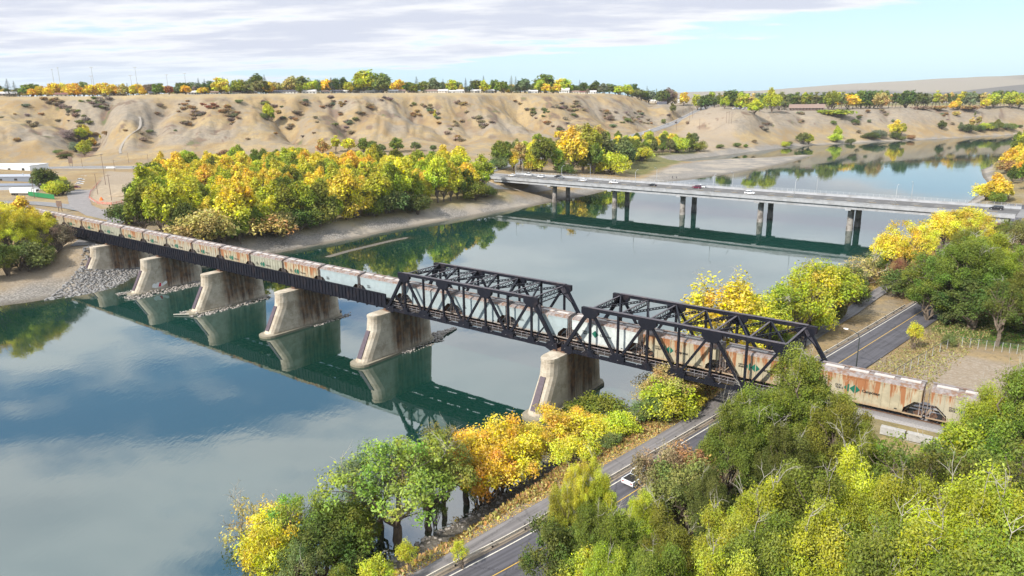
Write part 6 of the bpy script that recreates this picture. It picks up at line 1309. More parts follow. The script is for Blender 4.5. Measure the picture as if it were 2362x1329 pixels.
# ------------------------------------------------------------------ left: parking, buildings, trailer, poles, signs
pk = [(196, 404, 'suv', 'black'), (191, 409, 'sedan', 'grey'), (199, 410, 'sedan', 'silver'), (188, 417, 'suv', 'white'), (183, 426, 'sedan', 'white'), (176, 433, 'sedan', 'maroon'), (186, 422, 'sedan', 'white')]
for i, (a, b, k, c) in enumerate(pk):
    P = at(a, b, 9.9); put_car(k, c, (P[0], P[1], 9.75), R(8), {0: 'black SUV farthest back in the gravel parking lot', 1: 'grey sedan beside the silver one in the lot', 2: 'silver sedan parked at the right of the grey one', 3: 'white SUV in the middle of the parked row', 4: 'white sedan second from the front of the parked row', 5: 'maroon sedan nearest in the parked row', 6: 'white sedan squeezed behind the white SUV'}[i], 'cars parked in the lot at far left')
def house(name, P, yaw, L, Wd, hw, hr, wall, roof, label, cat='house', group=None, nwin=4, over=.4, door=True, hip=False, chim=True):
    """gabled building: long axis X"""
    r = empty(name, (P[0], P[1], P[2]-.2), yaw); w = MB(); l2, w2 = L/2, Wd/2
    w.add([(-l2, -w2, 0), (l2, -w2, 0), (l2, w2, 0), (-l2, w2, 0), (-l2, -w2, hw), (l2, -w2, hw), (l2, w2, hw), (-l2, w2, hw)]+([] if hip else [(-l2, 0, hw+hr), (l2, 0, hw+hr)]), [(0, 1, 5, 4), (2, 3, 7, 6)]+([(1, 2, 6, 5), (3, 0, 4, 7)] if hip else [(1, 2, 6, 9, 5), (3, 0, 4, 8, 7)]))
    w.build('wall', wall, r)
    f = MB(); o = over; e = hr*o/w2; rx = l2+o if not hip else max(.3, l2-w2)
    A = [(-l2-o, -w2-o, hw-e), (l2+o, -w2-o, hw-e), (rx, 0, hw+hr), (-rx, 0, hw+hr)]; Bq = [(l2+o, w2+o, hw-e), (-l2-o, w2+o, hw-e), (-rx, 0, hw+hr), (rx, 0, hw+hr)]
    th = .18
    f.add(A+Bq, [(0, 1, 2, 3), (4, 5, 6, 7)]+([(1, 4, 2), (5, 0, 3)] if hip else []))
    f.add([(x, y, z+th) for x, y, z in A+Bq], [(0, 1, 2, 3), (4, 5, 6, 7)]+([(1, 4, 2), (5, 0, 3)] if hip else [])); f.add([A[0], A[1], (A[1][0], A[1][1], A[1][2]+th), (A[0][0], A[0][1], A[0][2]+th)], [(0, 1, 2, 3)])
    rf = f.build('roof', roof, r)
    if chim: c = MB(); c.box(l2*.3, l2*.3+.7, w2*.2, w2*.2+.7, hw+hr*.4, hw+hr+.9); c.build('chimney', M['brick'], rf)
    for i in range(nwin):
        x = -l2+L*(i+.75)/(nwin+.5); wd = .75 if L < 14 else 1.0
        for sy in (-1,):
            m = MB(); m.box(x-wd, x+wd, sy*w2-.06, sy*w2+.04, hw*.38, hw*.78); wn = m.build('window', M['white'], r); g = MB(); g.box(x-wd+.12, x+wd-.12, sy*w2-.09, sy*w2-.055, hw*.42, hw*.74); g.build('pane', M['glass'], wn)
    if door: m = MB(); m.box(l2*.62, l2*.62+1.0, -w2-.07, -w2+.02, .2, 2.3); m.build('door', M['doorm'], r)
    tag(r, label, cat, group); return r
M['brick'] = pmat('brick', (.27, .13, .09), .9, var=.2, scale=3); M['doorm'] = pmat('door_paint', (.12, .08, .07), .6)
WL = [pmat('cream_stucco', (.62, .56, .47), .9, var=.06), pmat('white_siding', (.60, .60, .58), .8, var=.05), pmat('tan_siding', (.42, .33, .25), .9, var=.08), pmat('grey_siding', (.36, .38, .40), .9, var=.08)]
RFM = [pmat('charcoal_shingles', (.08, .08, .095), .9, var=.2), pmat('pale_roof', (.52, .50, .48), .9, var=.1), pmat('brown_shingles', (.24, .17, .14), .9, var=.15), pmat('red_brown_shingles', (.20, .09, .08), .9, var=.15)]
WN = ['cream', 'white', 'tan', 'grey']; RN = ['charcoal', 'pale', 'brown', 'red-brown']
hs_ = [(138, 13, 0, 3, 8), (350, 9, 2, 0, 8), (442, 10, 1, 1, 9), (463, 9, 1, 0, 8), (493, 9, 1, 2, 8), (520, 8, 1, 1, 8), (545, 10, 1, 2, 8), (564, 9, 1, 0, 8), (582, 9, 1, 1, 8), (634, 15, 3, 0, 9), (668, 17, 1, 0, 9), (712, 17, 1, 1, 10), (750, 10, 1, 2, 8), (778, 12, 3, 0, 9), (796, 20, 1, 1, 10), (825, 10, 0, 1, 8), (846, 19, 1, 1, 9), (872, 12, 3, 0, 9), (906, 12, 1, 1, 8), (925, 10, 0, 2, 8), (948, 9, 2, 1, 8), (995, 19, 0, 2, 9), (1022, 12, 0, 1, 9), (1040, 13, 1, 1, 9), (1062, 10, 1, 1, 9), (1098, 13, 0, 1, 9), (1128, 13, 1, 1, 8), (1229, 13, 1, 1, 8), (1302, 14, 1, 1, 9), (1323, 16, 0, 2, 9), (1345, 12, 0, 3, 8), (1366, 12, 1, 1, 8), (1508, 12, 0, 1, 9), (1575, 16, 1, 1, 9), (270, 18, 0, 1, 7), (8, 22, 2, 1, 10)]
for i, (px, L, wi, ri, Wd) in enumerate(hs_):
    D = edgeD(px)+(34 if px < 1400 else 60)+random.uniform(-3, 10); P = atD(px, 200, D); P[2] = gz(P[0], P[1])
    dpx = ray(px, 230); yaw = math.atan2(dpx[1], dpx[0])-math.pi/2+random.uniform(-.15, .15); two = px in (872, 1302)
    lk = 'two-storey' if two else ('long low' if L > 15 else 'small' if L < 11 else 'low')
    house('house', P, yaw, L, Wd, 5.0 if two else 2.9, 2.6 if two else random.uniform(1.3, 2.1), WL[wi], RFM[ri], '%s %s house with %s roof on plateau edge, %s' % (lk, WN[wi], RN[ri], ('%s from left' % ordw(i)) if i < 18 else ('%s from left' % ordw(i))), 'house', 'houses along the plateau edge', nwin=max(3, int(L/3.5)))
P = atD(1527, 230, edgeD(1500)*.985); P[2] = gz(P[0], P[1]); house('house', P, R(-15), 14, 9, 4.2, 3.2, WL[3], RFM[0], 'dark house with steep charcoal roof above the hill road', 'house', 'houses along the plateau edge')
P = hit(1860, 254.5, 600); Pc = P if P[2] > 30 and np.hypot(P[0], P[1]) < 1400 else atD(1860, 240, KF(1860)*955)
Pc = hit(1860, 254.3, 900); Pc[2] = gz(Pc[0], Pc[1]); M['lodge'] = pmat('dark_timber_wall', (.10, .065, .05), .9, var=.2)
ch = house('clubhouse', Pc, -math.atan2(ray(1860, 230)[0], ray(1860, 230)[1])*1.0, 46, 16, 4.0, 4.6, M['lodge'], RFM[2], 'wide clubhouse with broad brown roof on the right-hand plateau', 'clubhouse', nwin=10, over=1.6)
# car park beside the clubhouse
for i in range(16):
    px = 1692+i*3.4+random.uniform(-.5, .5); row_ = i % 2
    P = hit(px, 252.5-row_*1.6, 900); P[2] = gz(P[0], P[1])+.05
    put_car(random.choice(['sedan', 'suv', 'suv']), ['white', 'silver', 'grey', 'white', 'blue', 'black'][i % 6], tuple(P), R(60)+random.uniform(-.1, .1), 'tiny %s car %s from left in the car park near the clubhouse' % (['white', 'silver', 'grey', 'white', 'blue', 'black'][i % 6], ordw(i)), 'cars in the clubhouse car park')
# hill road traffic
for i, (px, py, k, c, l) in enumerate([(1466, 309, 'suv', 'white', 'white SUV at the foot of the hill road'), (1494, 302, 'sedan', 'white', 'white sedan starting up the hill road'), (1553, 285, 'suv', 'black', 'black SUV on the bend of the hill road'), (1584, 275, 'sedan', 'silver', 'silver sedan climbing the hill road'), (1607, 256, 'suv', 'black', 'black SUV high on the hill road'), (1620, 251, 'sedan', 'grey', 'grey sedan near the top of the hill road'), (1638, 240, 'suv', 'grey', 'grey SUV cresting the hill road')]):
    d_ = ray(px, py); best = None
    P = hit(px, py, 500); dd, rz, tt = line_dist(P[None, :2], hillroad); j = int(tt[0]); f_ = tt[0]-j; j2 = min(j+1, len(hillroad)-1); c0 = hillroad[j]*(1-f_)+hillroad[j2]*f_; dv = hillroad[j2]-hillroad[j]; yaw = math.atan2(dv[1], dv[0])
    off = 3.2 if i % 2 else -3.2; put_car(k, c, (c0[0]-math.sin(yaw)*off, c0[1]+math.cos(yaw)*off, c0[2]+.25), yaw, l, 'traffic on the hill road')
P = at(418, 390, 12); put_car('suv', 'maroon', (P[0], P[1], 11.75), R(5), 'maroon SUV on the valley road left of the big grove', 'traffic on the valley road')
# buildings at far left
def block(name, P, yaw, L, Wd, h, wall, top, label, cat, parapet=.4, win=0, doors=0):
    r = empty(name, tuple(P), yaw); m = MB(); m.box(-L/2, L/2, -Wd/2, Wd/2, -1, h); m.build('wall', wall, r); t_ = MB(); t_.box(-L/2-.25, L/2+.25, -Wd/2-.25, Wd/2+.25, h+.002, h+parapet); rf = t_.build('roof', top, r)
    v = MB(); v.tube([(L*.2, 0, h+parapet), (L*.2, 0, h+parapet+1.3)], .25, n=8); v.build('vent', M['galv'], rf)
    for i in range(win): x = -L/2+L*(i+.5)/win; g = MB(); g.box(x-1, x+1, -Wd/2-.06, -Wd/2+.02, h*.45, h*.75); g.build('window', M['glass'], r)
    for i in range(doors): x = -L/2+L*(i+.5)/doors; g = MB(); g.box(x-1.6, x+1.6, -Wd/2-.05, -Wd/2+.02, 0, 3); g.build('door', M['galv'], r)
    tag(r, label, cat); return r
M['cladw'] = pmat('white_metal_cladding', (.74, .75, .75), .6, var=.05); M['cladg'] = pmat('grey_membrane_roof', (.36, .38, .42), .9, var=.08, obj=False); M['clads'] = pmat('slate_roof', (.20, .22, .26), .9, var=.1)
P = at(30, 398, 10.5); block('warehouse', (P[0], P[1], 10), R(-3), 42, 20, 6.0, M['cladw'], M['cladw'], 'white flat-roofed warehouse behind the grey roof at far left', 'warehouse', win=4)
P = at(22, 420, 10); block('workshop', (P[0], P[1], 9.8), R(-2), 50, 15, 4.2, M['clads'], M['cladg'], 'wide workshop with pale grey flat roof at far left', 'workshop', win=5)
P = at(30, 436, 10); house('shed', (P[0], P[1], 9.8), R(-2), 48, 8, 2.8, .8, M['cladg'], M['clads'], 'long shed with slate roof in front of the workshop', 'shed', nwin=0, chim=False, door=False)
tr2 = empty('semi_trailer', (0, 0, 0)); m = MB(); m.box(-6.5, 6.5, -1.3, 1.3, 1.2, 4.0); m.build('trailer_body', M['white'], tr2); m = MB(); m.box(7.2, 9.4, -1.2, 1.2, .8, 3.4); m.build('tractor_cab', M['white'], tr2); m = MB(); m.box(9.38, 9.45, -1.0, 1.0, 2.1, 3.1); m.build('windscreen', M['glass'], tr2); m = MB(); m.box(-6.4, 9.0, -.5, .5, .8, 1.19); m.build('chassis', M['black'], tr2)
for x in (-5.4, -4.2, 5.6, 8.4):
    for y in (-1.05, 1.05): wl = link('wheel', wheel_me, tr2, loc=(x, y, .5)); wl.scale = (1.5, 1.8, 1.5)
P = at(52, 448, 10); tr2.location = (P[0], P[1], 9.55); tr2.rotation_euler = (0, 0, R(-6)); tag(tr2, 'white semi-trailer truck parked in front of the sheds at far left', 'truck')
fe = empty('green_fence', tuple(at(98, 456, 9.7))); m = MB(); Pa, Pb = Vector(at(66, 452, 9.7)), Vector(at(126, 460, 9.7)); o_ = Vector(at(98, 456, 9.7)); m.bar(Pa-o_+Vector((0, 0, 1.3)), Pb-o_+Vector((0, 0, 1.3)), .08, 2.4); m.build('fence_panel', pmat('green_fence_paint', (.02, .18, .06), .7), fe); tag(fe, 'solid green fence below the dark trees at far left', 'fence')
def pole(px, py, topy, label, arms=1, zg=9.6, thick=.16, cat='utility pole', name='utility_pole', group='utility poles on the far bank', P=None):
    P = at(px, py, zg) if P is None else P; h = top_z(P, px, topy)-P[2]; r = empty(name, tuple(P), R(20)); m = MB(); m.tube([(0, 0, -.3), (0, 0, h)], [thick, thick*.7], n=7); m.build('pole', M['wood'], r)
    for i in range(arms): c = MB(); c.bar((-1.2, 0, h-.5-i*1.1), (1.2, 0, h-.5-i*1.1), .12, .14); c.build('crossarm', M['wood'], r)
    tag(r, label, cat, group); return r
pole(258, 464, 402, 'leaning brown utility pole right of the red mesh fence'); pole(244, 428, 355, 'tall utility pole above the red mesh fence'); pole(226, 450, 400, 'short utility pole left inside the construction island', 0); pole(80, 456, 408, 'utility pole beside the green fence'); pole(191, 389, 366, 'slim pole on the far verge of the valley road', 0); pole(266, 400, 368, 'pole with pale transformer beside the valley road'); pole(298, 381, 352, 'slim pole behind the valley road at the trail foot', 0); pole(343, 380, 355, 'pale pole by the valley road near the grove', 0); pole(448, 368, 344, 'slim pole on the verge above the grove', 0)
for i, (px, py, ty) in enumerate([(1675, 284, 258), (1681, 285, 257), (1687, 285, 259)]): P = hit(px, py, 600); pole(px, py, ty, 'one of three close wooden poles on the bluff slope', 1, P=P, group='three poles on the bluff slope', thick=.22)
for i, (px, py, ty, l) in enumerate([(1560, 300, 262, 'in the verge below the bend'), (1613, 300, 275, 'on the slope right of the bend'), (1547, 281, 258, 'left of the hill road bend'), (1590, 283, 245, 'right beside the hill road'), (1597, 272, 240, 'halfway up beside the hill road'), (1470, 303, 289, 'at the foot of the hill road'), (1575, 262, 235, 'left verge high on the hill road'), (1608, 240, 220, 'near the crest of the hill road')]): P = hit(px, py, 600); pole(px, py, ty, 'thin utility pole '+l, 1 if i < 3 else 0, P=P, group='poles along the hill road', thick=.2)
# sports-field light masts
for i, (px, ty) in enumerate([(126, 161), (140, 157), (213, 176), (217, 156), (304, 175), (317, 156), (387, 173), (429, 170)]):
    D = edgeD(px)+[150, 150, 120, 160, 120, 160, 110, 150][i]; P = atD(px, 200, D); P[2] = gz(P[0], P[1]); h = top_z(P, px, ty)-P[2]; r = empty('floodlight_mast', tuple(P)); m = MB(); m.tube([(0, 0, -1), (0, 0, h)], [.42, .22], n=6); m.build('mast', M['galv'], r)
    c = MB(); c.box(-2.2, 2.2, -.25, .25, h-.2, h+.5) if i > 1 else c.box(-1.1, 1.1, -.25, .25, h-.2, h+.6); c.build('lamp_array', M['galv'], r); tag(r, 'grey floodlight mast above the plateau trees, %s from left' % ordw(i), 'floodlight mast', 'floodlight masts on the skyline')
def board(px, py, topy, wpx, label, zg=9.7, name='billboard'):
    P = at(px, py, zg); D = np.hypot(P[0], P[1]); h = top_z(P, px, topy)-P[2]; w = wpx/F_PX*D*KF(px)*.8; r = empty(name, tuple(P), R(-25)); m = MB()
    for x in (-w*.3, w*.3): m.bar((x, .1, -.3), (x, .1, h), .22)
    m.build('frame', M['wood'], r); b = MB(); b.box(-w/2, w/2, -.1, .02, h*.42, h); b.build('board', M['wood'], r); tag(r, label, 'billboard'); return r
board(139, 487, 463, 17, 'dark wooden billboard seen from behind beside the train'); P_ = board(165, 388, 361, 13, 'dark billboard on a post in front of the coulee trees')
sg = empty('site_sign', tuple(at(256, 391, 10.2))); m = MB(); m.box(-3.4, 3.4, -.05, .05, .4, 2.1); m.build('panel', M['white'], sg); m = MB()
for x in (-3, 0, 3): m.bar((x, .12, -.3), (x, .12, 2.0), .12)
m.build('posts', M['wood'], sg); tag(sg, 'long white banner sign beside the valley road', 'sign')
# red construction fencing round the island
rf_ = empty('construction_fence', (island[2][0], island[2][1], 9.95)); M['mesh_red'] = pmat('red_mesh', (.62, .12, .08), .8, var=.2, scale=3)
tm = bpy.data.materials.new('open_red_mesh'); tm.use_nodes = True; t_ = NT(tm.node_tree); b_ = tm.node_tree.nodes['Principled BSDF']; b_.inputs['Base Color'].default_value = (.62, .14, .09, 1)
ck = t_.noise(t_('ShaderNodeNewGeometry').outputs['Position'], 9, 1); t_.put(b_.inputs['Alpha'], t_.m('GREATER_THAN', ck, .52)); M['mesh_open'] = tm
ip = [Vector((a, b, 9.95))-rf_.location for a, b in list(island[-2:])+list(island[:5])]; m = MB()
for a, b in zip(ip[:-1], ip[1:]): m.add([a, b, b+Vector((0, 0, 1.2)), a+Vector((0, 0, 1.2))], [(0, 1, 2, 3)])
m.build('mesh_panel', tm, rf_)
pst = MB(); pst.bar((0, 0, 0), (0, 0, 1.3), .08); pst = pst.mesh('post', M['mesh_red'])
for a, b in zip(ip[:-1], ip[1:]):
    for k in range(3): link('post', pst, rf_, loc=tuple(a+(b-a)*k/3))
tag(rf_, 'low red mesh construction fence round the bare earth island', 'fence')
dm = MB(); rr = np.random.default_rng(3)
def mound(name, px, py, r0, h, mat, label, z=9.9):
    P = at(px, py, z); m = MB(); rings = []
    for j in range(7): t = j/6; rings.append([(math.cos(a)*r0*(1-t)**.9*(1+.2*math.sin(3*a+px))+.02, math.sin(a)*r0*.7*(1-t)**.9*(1+.15*math.sin(2*a))+.01, h*(1-(1-t)**1.7)) for a in np.linspace(0, 6.283, 18)[:-1]])
    m.loft(rings); o = m.build(name, mat, smooth=True); o.location = P; tag(o, label, 'earth mound')
mound('earth_mound', 285, 452, 8, 2.6, bpy.data.materials['bare_earth'], 'brown earth mound inside the red construction fence')
# barrier cone
cn = MB(); cn.loft([[(math.cos(a)*r0, math.sin(a)*r0, z) for a in np.linspace(0, 6.283, 9)[:-1]] for r0, z in ((1.1, 0), (.7, .8), (.15, 1.7))]); o = cn.build('orange_barrel', pmat('safety_orange', (.9, .18, .03), .6)); o.location = at(234, 462, 10); tag(o, 'orange safety barrel inside the construction island', 'barrel')
# two walkers on the sandbar
def walker(px, py, label):
    me = bpy.data.meshes.new('person'); J = [(0, 0, .92), (0, 0, 1.18), (0, 0, 1.42), (0, 0, 1.53), (0, 0, 1.68), (.19, 0, 1.40), (.26, .04, 1.12), (.27, -.08, .88), (-.19, 0, 1.40), (-.26, -.04, 1.12), (-.27, .06, .88), (.10, 0, .86), (.12, -.10, .48), (.12, .06, .06), (.12, -.10, .03), (-.10, 0, .86), (-.12, .08, .48), (-.12, .14, .06), (-.12, -.02, .03)]
    E_ = [(0, 1), (1, 2), (2, 3), (3, 4), (2, 5), (5, 6), (6, 7), (2, 8), (8, 9), (9, 10), (0, 11), (11, 12), (12, 13), (13, 14), (0, 15), (15, 16), (16, 17), (17, 18)]; me.from_pydata(J, E_, []); me.update()
    o = link('person', me); sk = o.modifiers.new('skin', 'SKIN'); rad_ = [.15, .14, .15, .06, .105, .06, .045, .035, .06, .045, .035, .09, .06, .045, .04, .09, .06, .045, .04]
    for v_, r_ in zip(me.skin_vertices[0].data, rad_): v_.radius = (r_, r_)
    me.skin_vertices[0].data[0].use_root = True; o.modifiers.new('sub', 'SUBSURF').levels = 1; me.materials.append(pmat('dark_clothes', (.06, .05, .06), .9)); P = at(px, py, 1.2); o.location = (P[0], P[1], gz(P[0], P[1])); o.scale = (1.15,)*3; tag(o, label, 'person', 'walkers on the sandbar')
walker(1551, 411, 'left of two dark-clothed people walking on the sandbar'); walker(1560, 411, 'right of two dark-clothed people walking on the sandbar')
# ------------------------------------------------------------------ loose rock, driftwood, timber, fences
def rock_shapes(r, n=8):
    out = []
    for _ in range(n):
        bm = bmesh.new(); bmesh.ops.create_icosphere(bm, subdivisions=1, radius=.5)
        for v in bm.verts: v.co *= r.uniform(.65, 1.25); v.co.z *= .7
        out.append((np.array([v.co[:] for v in bm.verts]), np.array([[v.index for v in f.verts] for f in bm.faces]))); bm.free()
    return out
rr = np.random.default_rng(5); RS_ = rock_shapes(rr)
def rocks(name, pts, smin, smax, label, mat):
    Vs, Fs, b = [], [], 0
    for p in pts:
        v, f = RS_[int(rr.integers(0, len(RS_)))]; a = rr.random()*6.28; s_ = smin+(smax-smin)*rr.random()**2; c_, sn = math.cos(a), math.sin(a); q = v*s_*np.array([1, .8+.4*rr.random(), .8]); q = np.stack([q[:, 0]*c_-q[:, 1]*sn, q[:, 0]*sn+q[:, 1]*c_, q[:, 2]], -1)+np.array(p)
        Vs.append(q); Fs.append(f+b); b += len(v)
    me = set_mesh(name, np.vstack(Vs), np.vstack(Fs), [mat]); o = link(name, me); tag(o, label, 'rocks', kind='stuff'); return o
M['rock'] = pmat('grey_riprap', (.25, .24, .23), .95, var=.35, scale=.9, obj=False, dirt=(.20, .17, .15), dscale=.5); M['rockw'] = pmat('pale_rubble', (.34, .305, .27), .95, var=.3, scale=1.2, obj=False)
def apron(s_c, n0, n1, wd, cnt, h=.55):
    out = []
    for _ in range(cnt):
        n_ = rr.uniform(n0, n1); e = 2.0+rr.random()**1.5*wd*(1 if n0+1 < n_ < n1-1.5 else .5); sd2 = -1 if rr.random() < .62 else 1; P = B(s_c+sd2*e, n_, 0); out.append((P[0], P[1], h*(1-(e-2.0)/wd)*rr.random()+.02))
    return out
AL = ['beside the second land-side pier', 'round the foot of the pier with graffiti', 'round the foot of the middle pier']
rocks('rock_apron', apron(piers_s[3], -13, 12, 4.6, 900, .8), .3, .95, 'pale rubble apron round the pier with sprayed graffiti', M['rockw'])
rocks('rock_apron', apron(piers_s[2], -12, 14, 2.9, 520, .6), .3, .9, 'pale rubble apron round the second pier standing in water', M['rockw'])
rocks('rock_apron', apron(piers_s[1], 2, 17, 1.6, 260, .5), .25, .7, 'thin rubble line along the pier left of the truss', M['rockw'])
isl = apron(piers_s[0], 2, 16, 2.2, 240, .6)
for _ in range(420): a = rr.random(); P = B(piers_s[0]+rr.uniform(-2.6, 1.2)*(1-a*.75), 14+a*9.5, 0); isl.append((P[0], P[1], .1+.6*rr.random()*(1-a*.6)))
rocks('rock_islet', isl, .3, 1.0, 'small stony islet behind the pier under the left truss end', M['rockw'])
bk = []
q = poly_at([(100, 690), (170, 655), (205, 625), (290, 600), (335, 612), (330, 640), (262, 662), (190, 678)], .6)
while len(bk) < 2600:
    p = q.min(0)+rr.random(2)*(q.max(0)-q.min(0))
    if poly_sdf(p[None], q)[0] < 0: bk.append((p[0], p[1], 0))
zz = ground_z(np.array(bk)[:, :2]); rocks('riprap', [(a, b, z_+.12) for (a, b, _), z_ in zip(bk, zz)], .35, 1.35, 'grey riprap boulders on the left bank below the first piers', M['rock'])
bk = []
for _ in range(1500): a, b = B(-1+rr.uniform(-18, -3), rr.uniform(-7, 9), 0)[:2]; bk.append((a, b, 0))
for _ in range(700): i = int(rr.integers(len(RR)-9, len(RR)-1)); t = rr.random(); p = RR[i]*(1-t)+RR[i+1]*t+rr.normal(size=2)*.9; bk.append((p[0], p[1], 0))
zz = ground_z(np.array(bk)[:, :2]); rocks('bank_rocks', [(a, b, z_+.03) for (a, b, _), z_ in zip(bk, zz) if z_ < 4.6 and z_ > -.3], .15, .75, 'scattered stones along the near shore under the right truss', M['rockw'])
dw = MB(); 
for i in range(16): P = B(-7+rr.uniform(-6, 4), rr.uniform(1, 9), 0); z_ = gz(P[0], P[1])+.35; a = rr.random()*6.28; l = rr.uniform(1, 4); dw.tube([(P[0], P[1], z_), (P[0]+math.cos(a)*l*.5, P[1]+math.sin(a)*l*.5, z_+rr.uniform(.1, .6)), (P[0]+math.cos(a)*l, P[1]+math.sin(a)*l, z_+rr.uniform(0, .5))], [.12, .08, .04], n=5)
tag(dw.build('driftwood', M['bark']), 'tangled dark driftwood on the gravel under the right truss', 'driftwood', kind='stuff')
lg = MB(); lg.tube([tuple(B(piers_s[2]-.5, -10.8, .35)), tuple(B(piers_s[2]+3.2, -13.5, .25))], [.22, .18], n=8); tag(lg.build('drift_log', M['twig']), 'bleached log lying at the foot of the middle pier', 'log')
# sleepers stacked below the track at the right, concrete blocks
tbp = empty('timber_pile', tuple(B(-73, -5.5, 6))); Pz = gz(*B(-73, -5.5)[:2]); tbp.location.z = Pz; tbp.rotation_euler = (0, 0, math.atan2(-U[1], -U[0])); sl_ = MB(); sl_.box(-3.2, 3.2, -.14, .14, -.12, .12); sle = sl_.mesh('sleeper', M['wood'])
for i in range(34): o = link('sleeper', sle, tbp, loc=(rr.uniform(-2.5, 2.5), rr.uniform(-1.8, 1.8), .15+.27*(i//7))); o.rotation_euler = (rr.normal()*.05, rr.normal()*.04, rr.normal()*.22)
tag(tbp, 'untidy pile of old brown sleepers beside the track at right', 'timber pile')
for i in range(4):
    P = B(-59-i*3.4, -1.8, 0); r = MB(); r.box(-1.6, 1.6, -.5, .5, 0, 1.1); r.box(-.4, .4, -.2, .2, 1.1, 1.2); o = r.build('concrete_block', M['conc']); o.location = (P[0], P[1], gz(P[0], P[1])-.1); o.rotation_euler = (0, 0, math.atan2(-U[1], -U[0])); tag(o, 'grey concrete block retaining the track ballast, right of the truss', 'concrete block', 'concrete blocks below the ballast')
# chain-link fence of the lot
cf = empty('chain_link_fence', tuple(at(2196, 800, 6.5))); o_ = Vector(cf.location); fp = [Vector(at(a, b, 6.4)) for a, b in ((2052, 878), (2100, 850), (2150, 823), (2200, 797), (2255, 806), (2310, 815), (2362, 823), (2420, 832))]
for p in fp: p.z = gz(p.x, p.y)
ptm = bpy.data.materials.new('wire_mesh'); ptm.use_nodes = True; t_ = NT(ptm.node_tree); b_ = ptm.node_tree.nodes['Principled BSDF']; b_.inputs['Base Color'].default_value = (.22, .23, .23, 1); t_.put(b_.inputs['Alpha'], t_.m('GREATER_THAN', t_.noise(t_('ShaderNodeNewGeometry').outputs['Position'], 26, 1), .66))
m = MB(); tr_ = MB()
for a, b in zip(fp[:-1], fp[1:]):
    m.add([a-o_, b-o_, b-o_+Vector((0, 0, 2.1)), a-o_+Vector((0, 0, 2.1))], [(0, 1, 2, 3)]); tr_.bar(a-o_+Vector((0, 0, 2.1)), b-o_+Vector((0, 0, 2.1)), .06)
m.build('wire_panel', ptm, cf); tr_.build('top_rail', M['darkpole'], cf); pm2 = MB(); pm2.tube([(0, 0, -.3), (0, 0, 2.15)], .045, n=6); pm2 = pm2.mesh('post', M['galv'])
for a, b in zip(fp[:-1], fp[1:]):
    for k in range(3): link('post', pm2, cf, loc=tuple(a+(b-a)*k/3-o_))
tag(cf, 'grey chain-link fence round the gravel lot at right', 'fence')
# stairs by the right end of the road bridge
st = MB(); st0 = H(134, 24, 0)
for i in range(16): st.box(-1.1, 1.1, i*.5, i*.5+.5, i*.34-.4, i*.34)
st.bar((-1.15, 0, .9), (-1.15, 8, 6.3), .08); st.bar((1.15, 0, .9), (1.15, 8, 6.3), .08); o = st.build('staircase', M['hconc']); o.location = (st0[0], st0[1], 7.2); o.rotation_euler = (0, 0, hyaw+R(200)); tag(o, 'concrete staircase climbing to the right end of the road bridge', 'staircase')
# ------------------------------------------------------------------ verge grass, weeds and leaf litter
def tufts(name, pts, h, w, cols, label, cat, up=.8, seed=1):
    r = np.random.default_rng(seed); n = len(pts); z = ground_z(pts); p = np.column_stack([pts, z-.03]); a = r.random(n)*6.283; hh = h*(.5+r.random(n)); ww = w*(.6+.8*r.random(n))
    d = np.stack([np.cos(a), np.sin(a), np.zeros(n)], -1)*ww[:, None]; ln = np.stack([r.normal(size=n)*.35, r.normal(size=n)*.35, np.ones(n)*up], -1)*hh[:, None]
    V_ = np.stack([p-d*.5, p+d*.5, p+ln+d*.7, p+ln*1.1-d*.6], 1).reshape(-1, 3); t = np.repeat(np.stack([r.random(n), r.random(n), r.random(n), np.ones(n)], -1), 4, 0)
    o = link(name, set_mesh(name, V_, np.arange(n*4).reshape(-1, 4), [M['leaf']], t)); o.color = (*cols, 1); tag(o, label, cat, kind='stuff')
rg = np.random.default_rng(21)
def strip(line, lo_, hi_, n, s0=0, s1=1e9):
    r_, s_ = resample(line, 1.0); T_ = np.gradient(r_[:, :2], axis=0); T_ /= np.linalg.norm(T_, axis=1)[:, None]; k = rg.choice(np.where((s_ > s0) & (s_ < s1))[0], n); o = rg.uniform(lo_, hi_, n); return r_[k, :2]+np.stack([-T_[k, 1], T_[k, 0]], -1)*o[:, None]+rg.normal(size=(n, 2))*.4
def keep(p, lim=.4): z = ground_z(p); return p[z > lim]
tufts('dry_verge_grass', keep(strip(path1, 3.3, 9, 26000)), .5, .22, (.40, .24, .08), 'rusty dry grass on the bank between path and river', 'grass', seed=2)
tufts('verge_grass', keep(strip(path1, 2.6, 7, 9000)), .35, .2, (.44, .36, .12), 'straw-coloured grass beside the riverside path', 'grass', seed=3)
tufts('roadside_grass', keep(strip(road1, -17, -5.2, 36000, 60)), .30, .17, (.31, .25, .10), 'golden dry grass right of the river road', 'grass', seed=4)
lw = poly_at([(2150, 750), (2210, 785), (2362, 812), (2362, 650), (2240, 665)], 6.5); lp_ = lw.min(0)+rg.random((14000, 2))*(lw.max(0)-lw.min(0)); tufts('lawn', lp_[poly_sdf(lp_, lw) < 0], .25, .2, (.10, .17, .02), 'green lawn behind the chain-link fence', 'grass', seed=5)
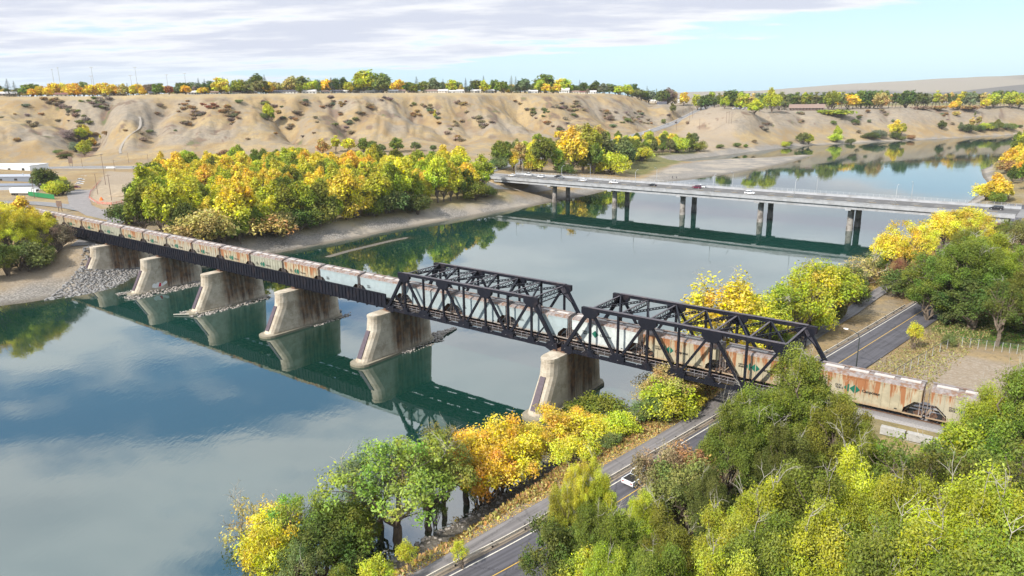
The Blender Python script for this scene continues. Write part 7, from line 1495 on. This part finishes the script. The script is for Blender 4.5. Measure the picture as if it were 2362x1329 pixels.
wd_ = np.column_stack([rg.uniform(10, 120, 30000), rg.uniform(20, 130, 30000)]); q_ = (wd_-OB[:2]); wd_ = wd_[((q_@V[:2]) < -3) & (line_dist(wd_, road1)[0] > 6)]; wd_ = wd_[(wd_[:, 0] > wd_[:, 1]*1.02-62)]; tufts('undergrowth', wd_, .6, .45, (.14, .17, .03), 'green undergrowth on the floor of the wood', 'undergrowth', seed=6)
lt = strip(path1, 1.75, 3.4, 9000); zl = ground_z(lt)+.06; a_ = rg.random(len(lt))*6.28; dd1 = np.stack([np.cos(a_), np.sin(a_), rg.normal(size=len(lt))*.2], -1)*.09; dd2 = np.stack([-np.sin(a_), np.cos(a_), rg.normal(size=len(lt))*.2], -1)*.08; pp = np.column_stack([lt, zl])
o = link('leaf_litter', set_mesh('leaf_litter', np.stack([pp-dd1, pp-dd2, pp+dd1, pp+dd2], 1).reshape(-1, 3), np.arange(len(pp)*4).reshape(-1, 4), [M['leaf']], np.repeat(np.stack([rg.random(len(pp)), rg.random(len(pp)), rg.random(len(pp)), np.ones(len(pp))], -1), 4, 0))); o.color = (.62, .34, .06, 1); tag(o, 'fallen orange leaves along the river side of the path', 'leaves', kind='stuff')
wl_ = np.vstack([strip(np.column_stack([RL[6:22], np.zeros(16)]), -22, -9, 9000), strip(np.column_stack([RL[:6], np.zeros(6)]), -26, -12, 2500)])
tufts('bank_weeds', keep(wl_, 1.2), .5, .4, (.24, .24, .07), 'low green and straw weeds along the far bank', 'weeds', seed=8)
# ------------------------------------------------------------------ haze: thin even air over the whole valley
hz_b = MB(); hz_b.box(-8300, 8300, -8300, 8300, -6, 420); hm = bpy.data.materials.new('thin_haze'); hm.use_nodes = True; t_ = NT(hm.node_tree); t_.n.clear()
pv = t_('ShaderNodeVolumePrincipled'); pv.inputs['Color'].default_value = (.88, .92, 1, 1); pv.inputs['Density'].default_value = .00005; pv.inputs['Anisotropy'].default_value = .1; ou = t_('ShaderNodeOutputMaterial'); t_.l.new(pv.outputs[0], ou.inputs['Volume'])
tag(hz_b.build('haze', hm), kind='stuff')
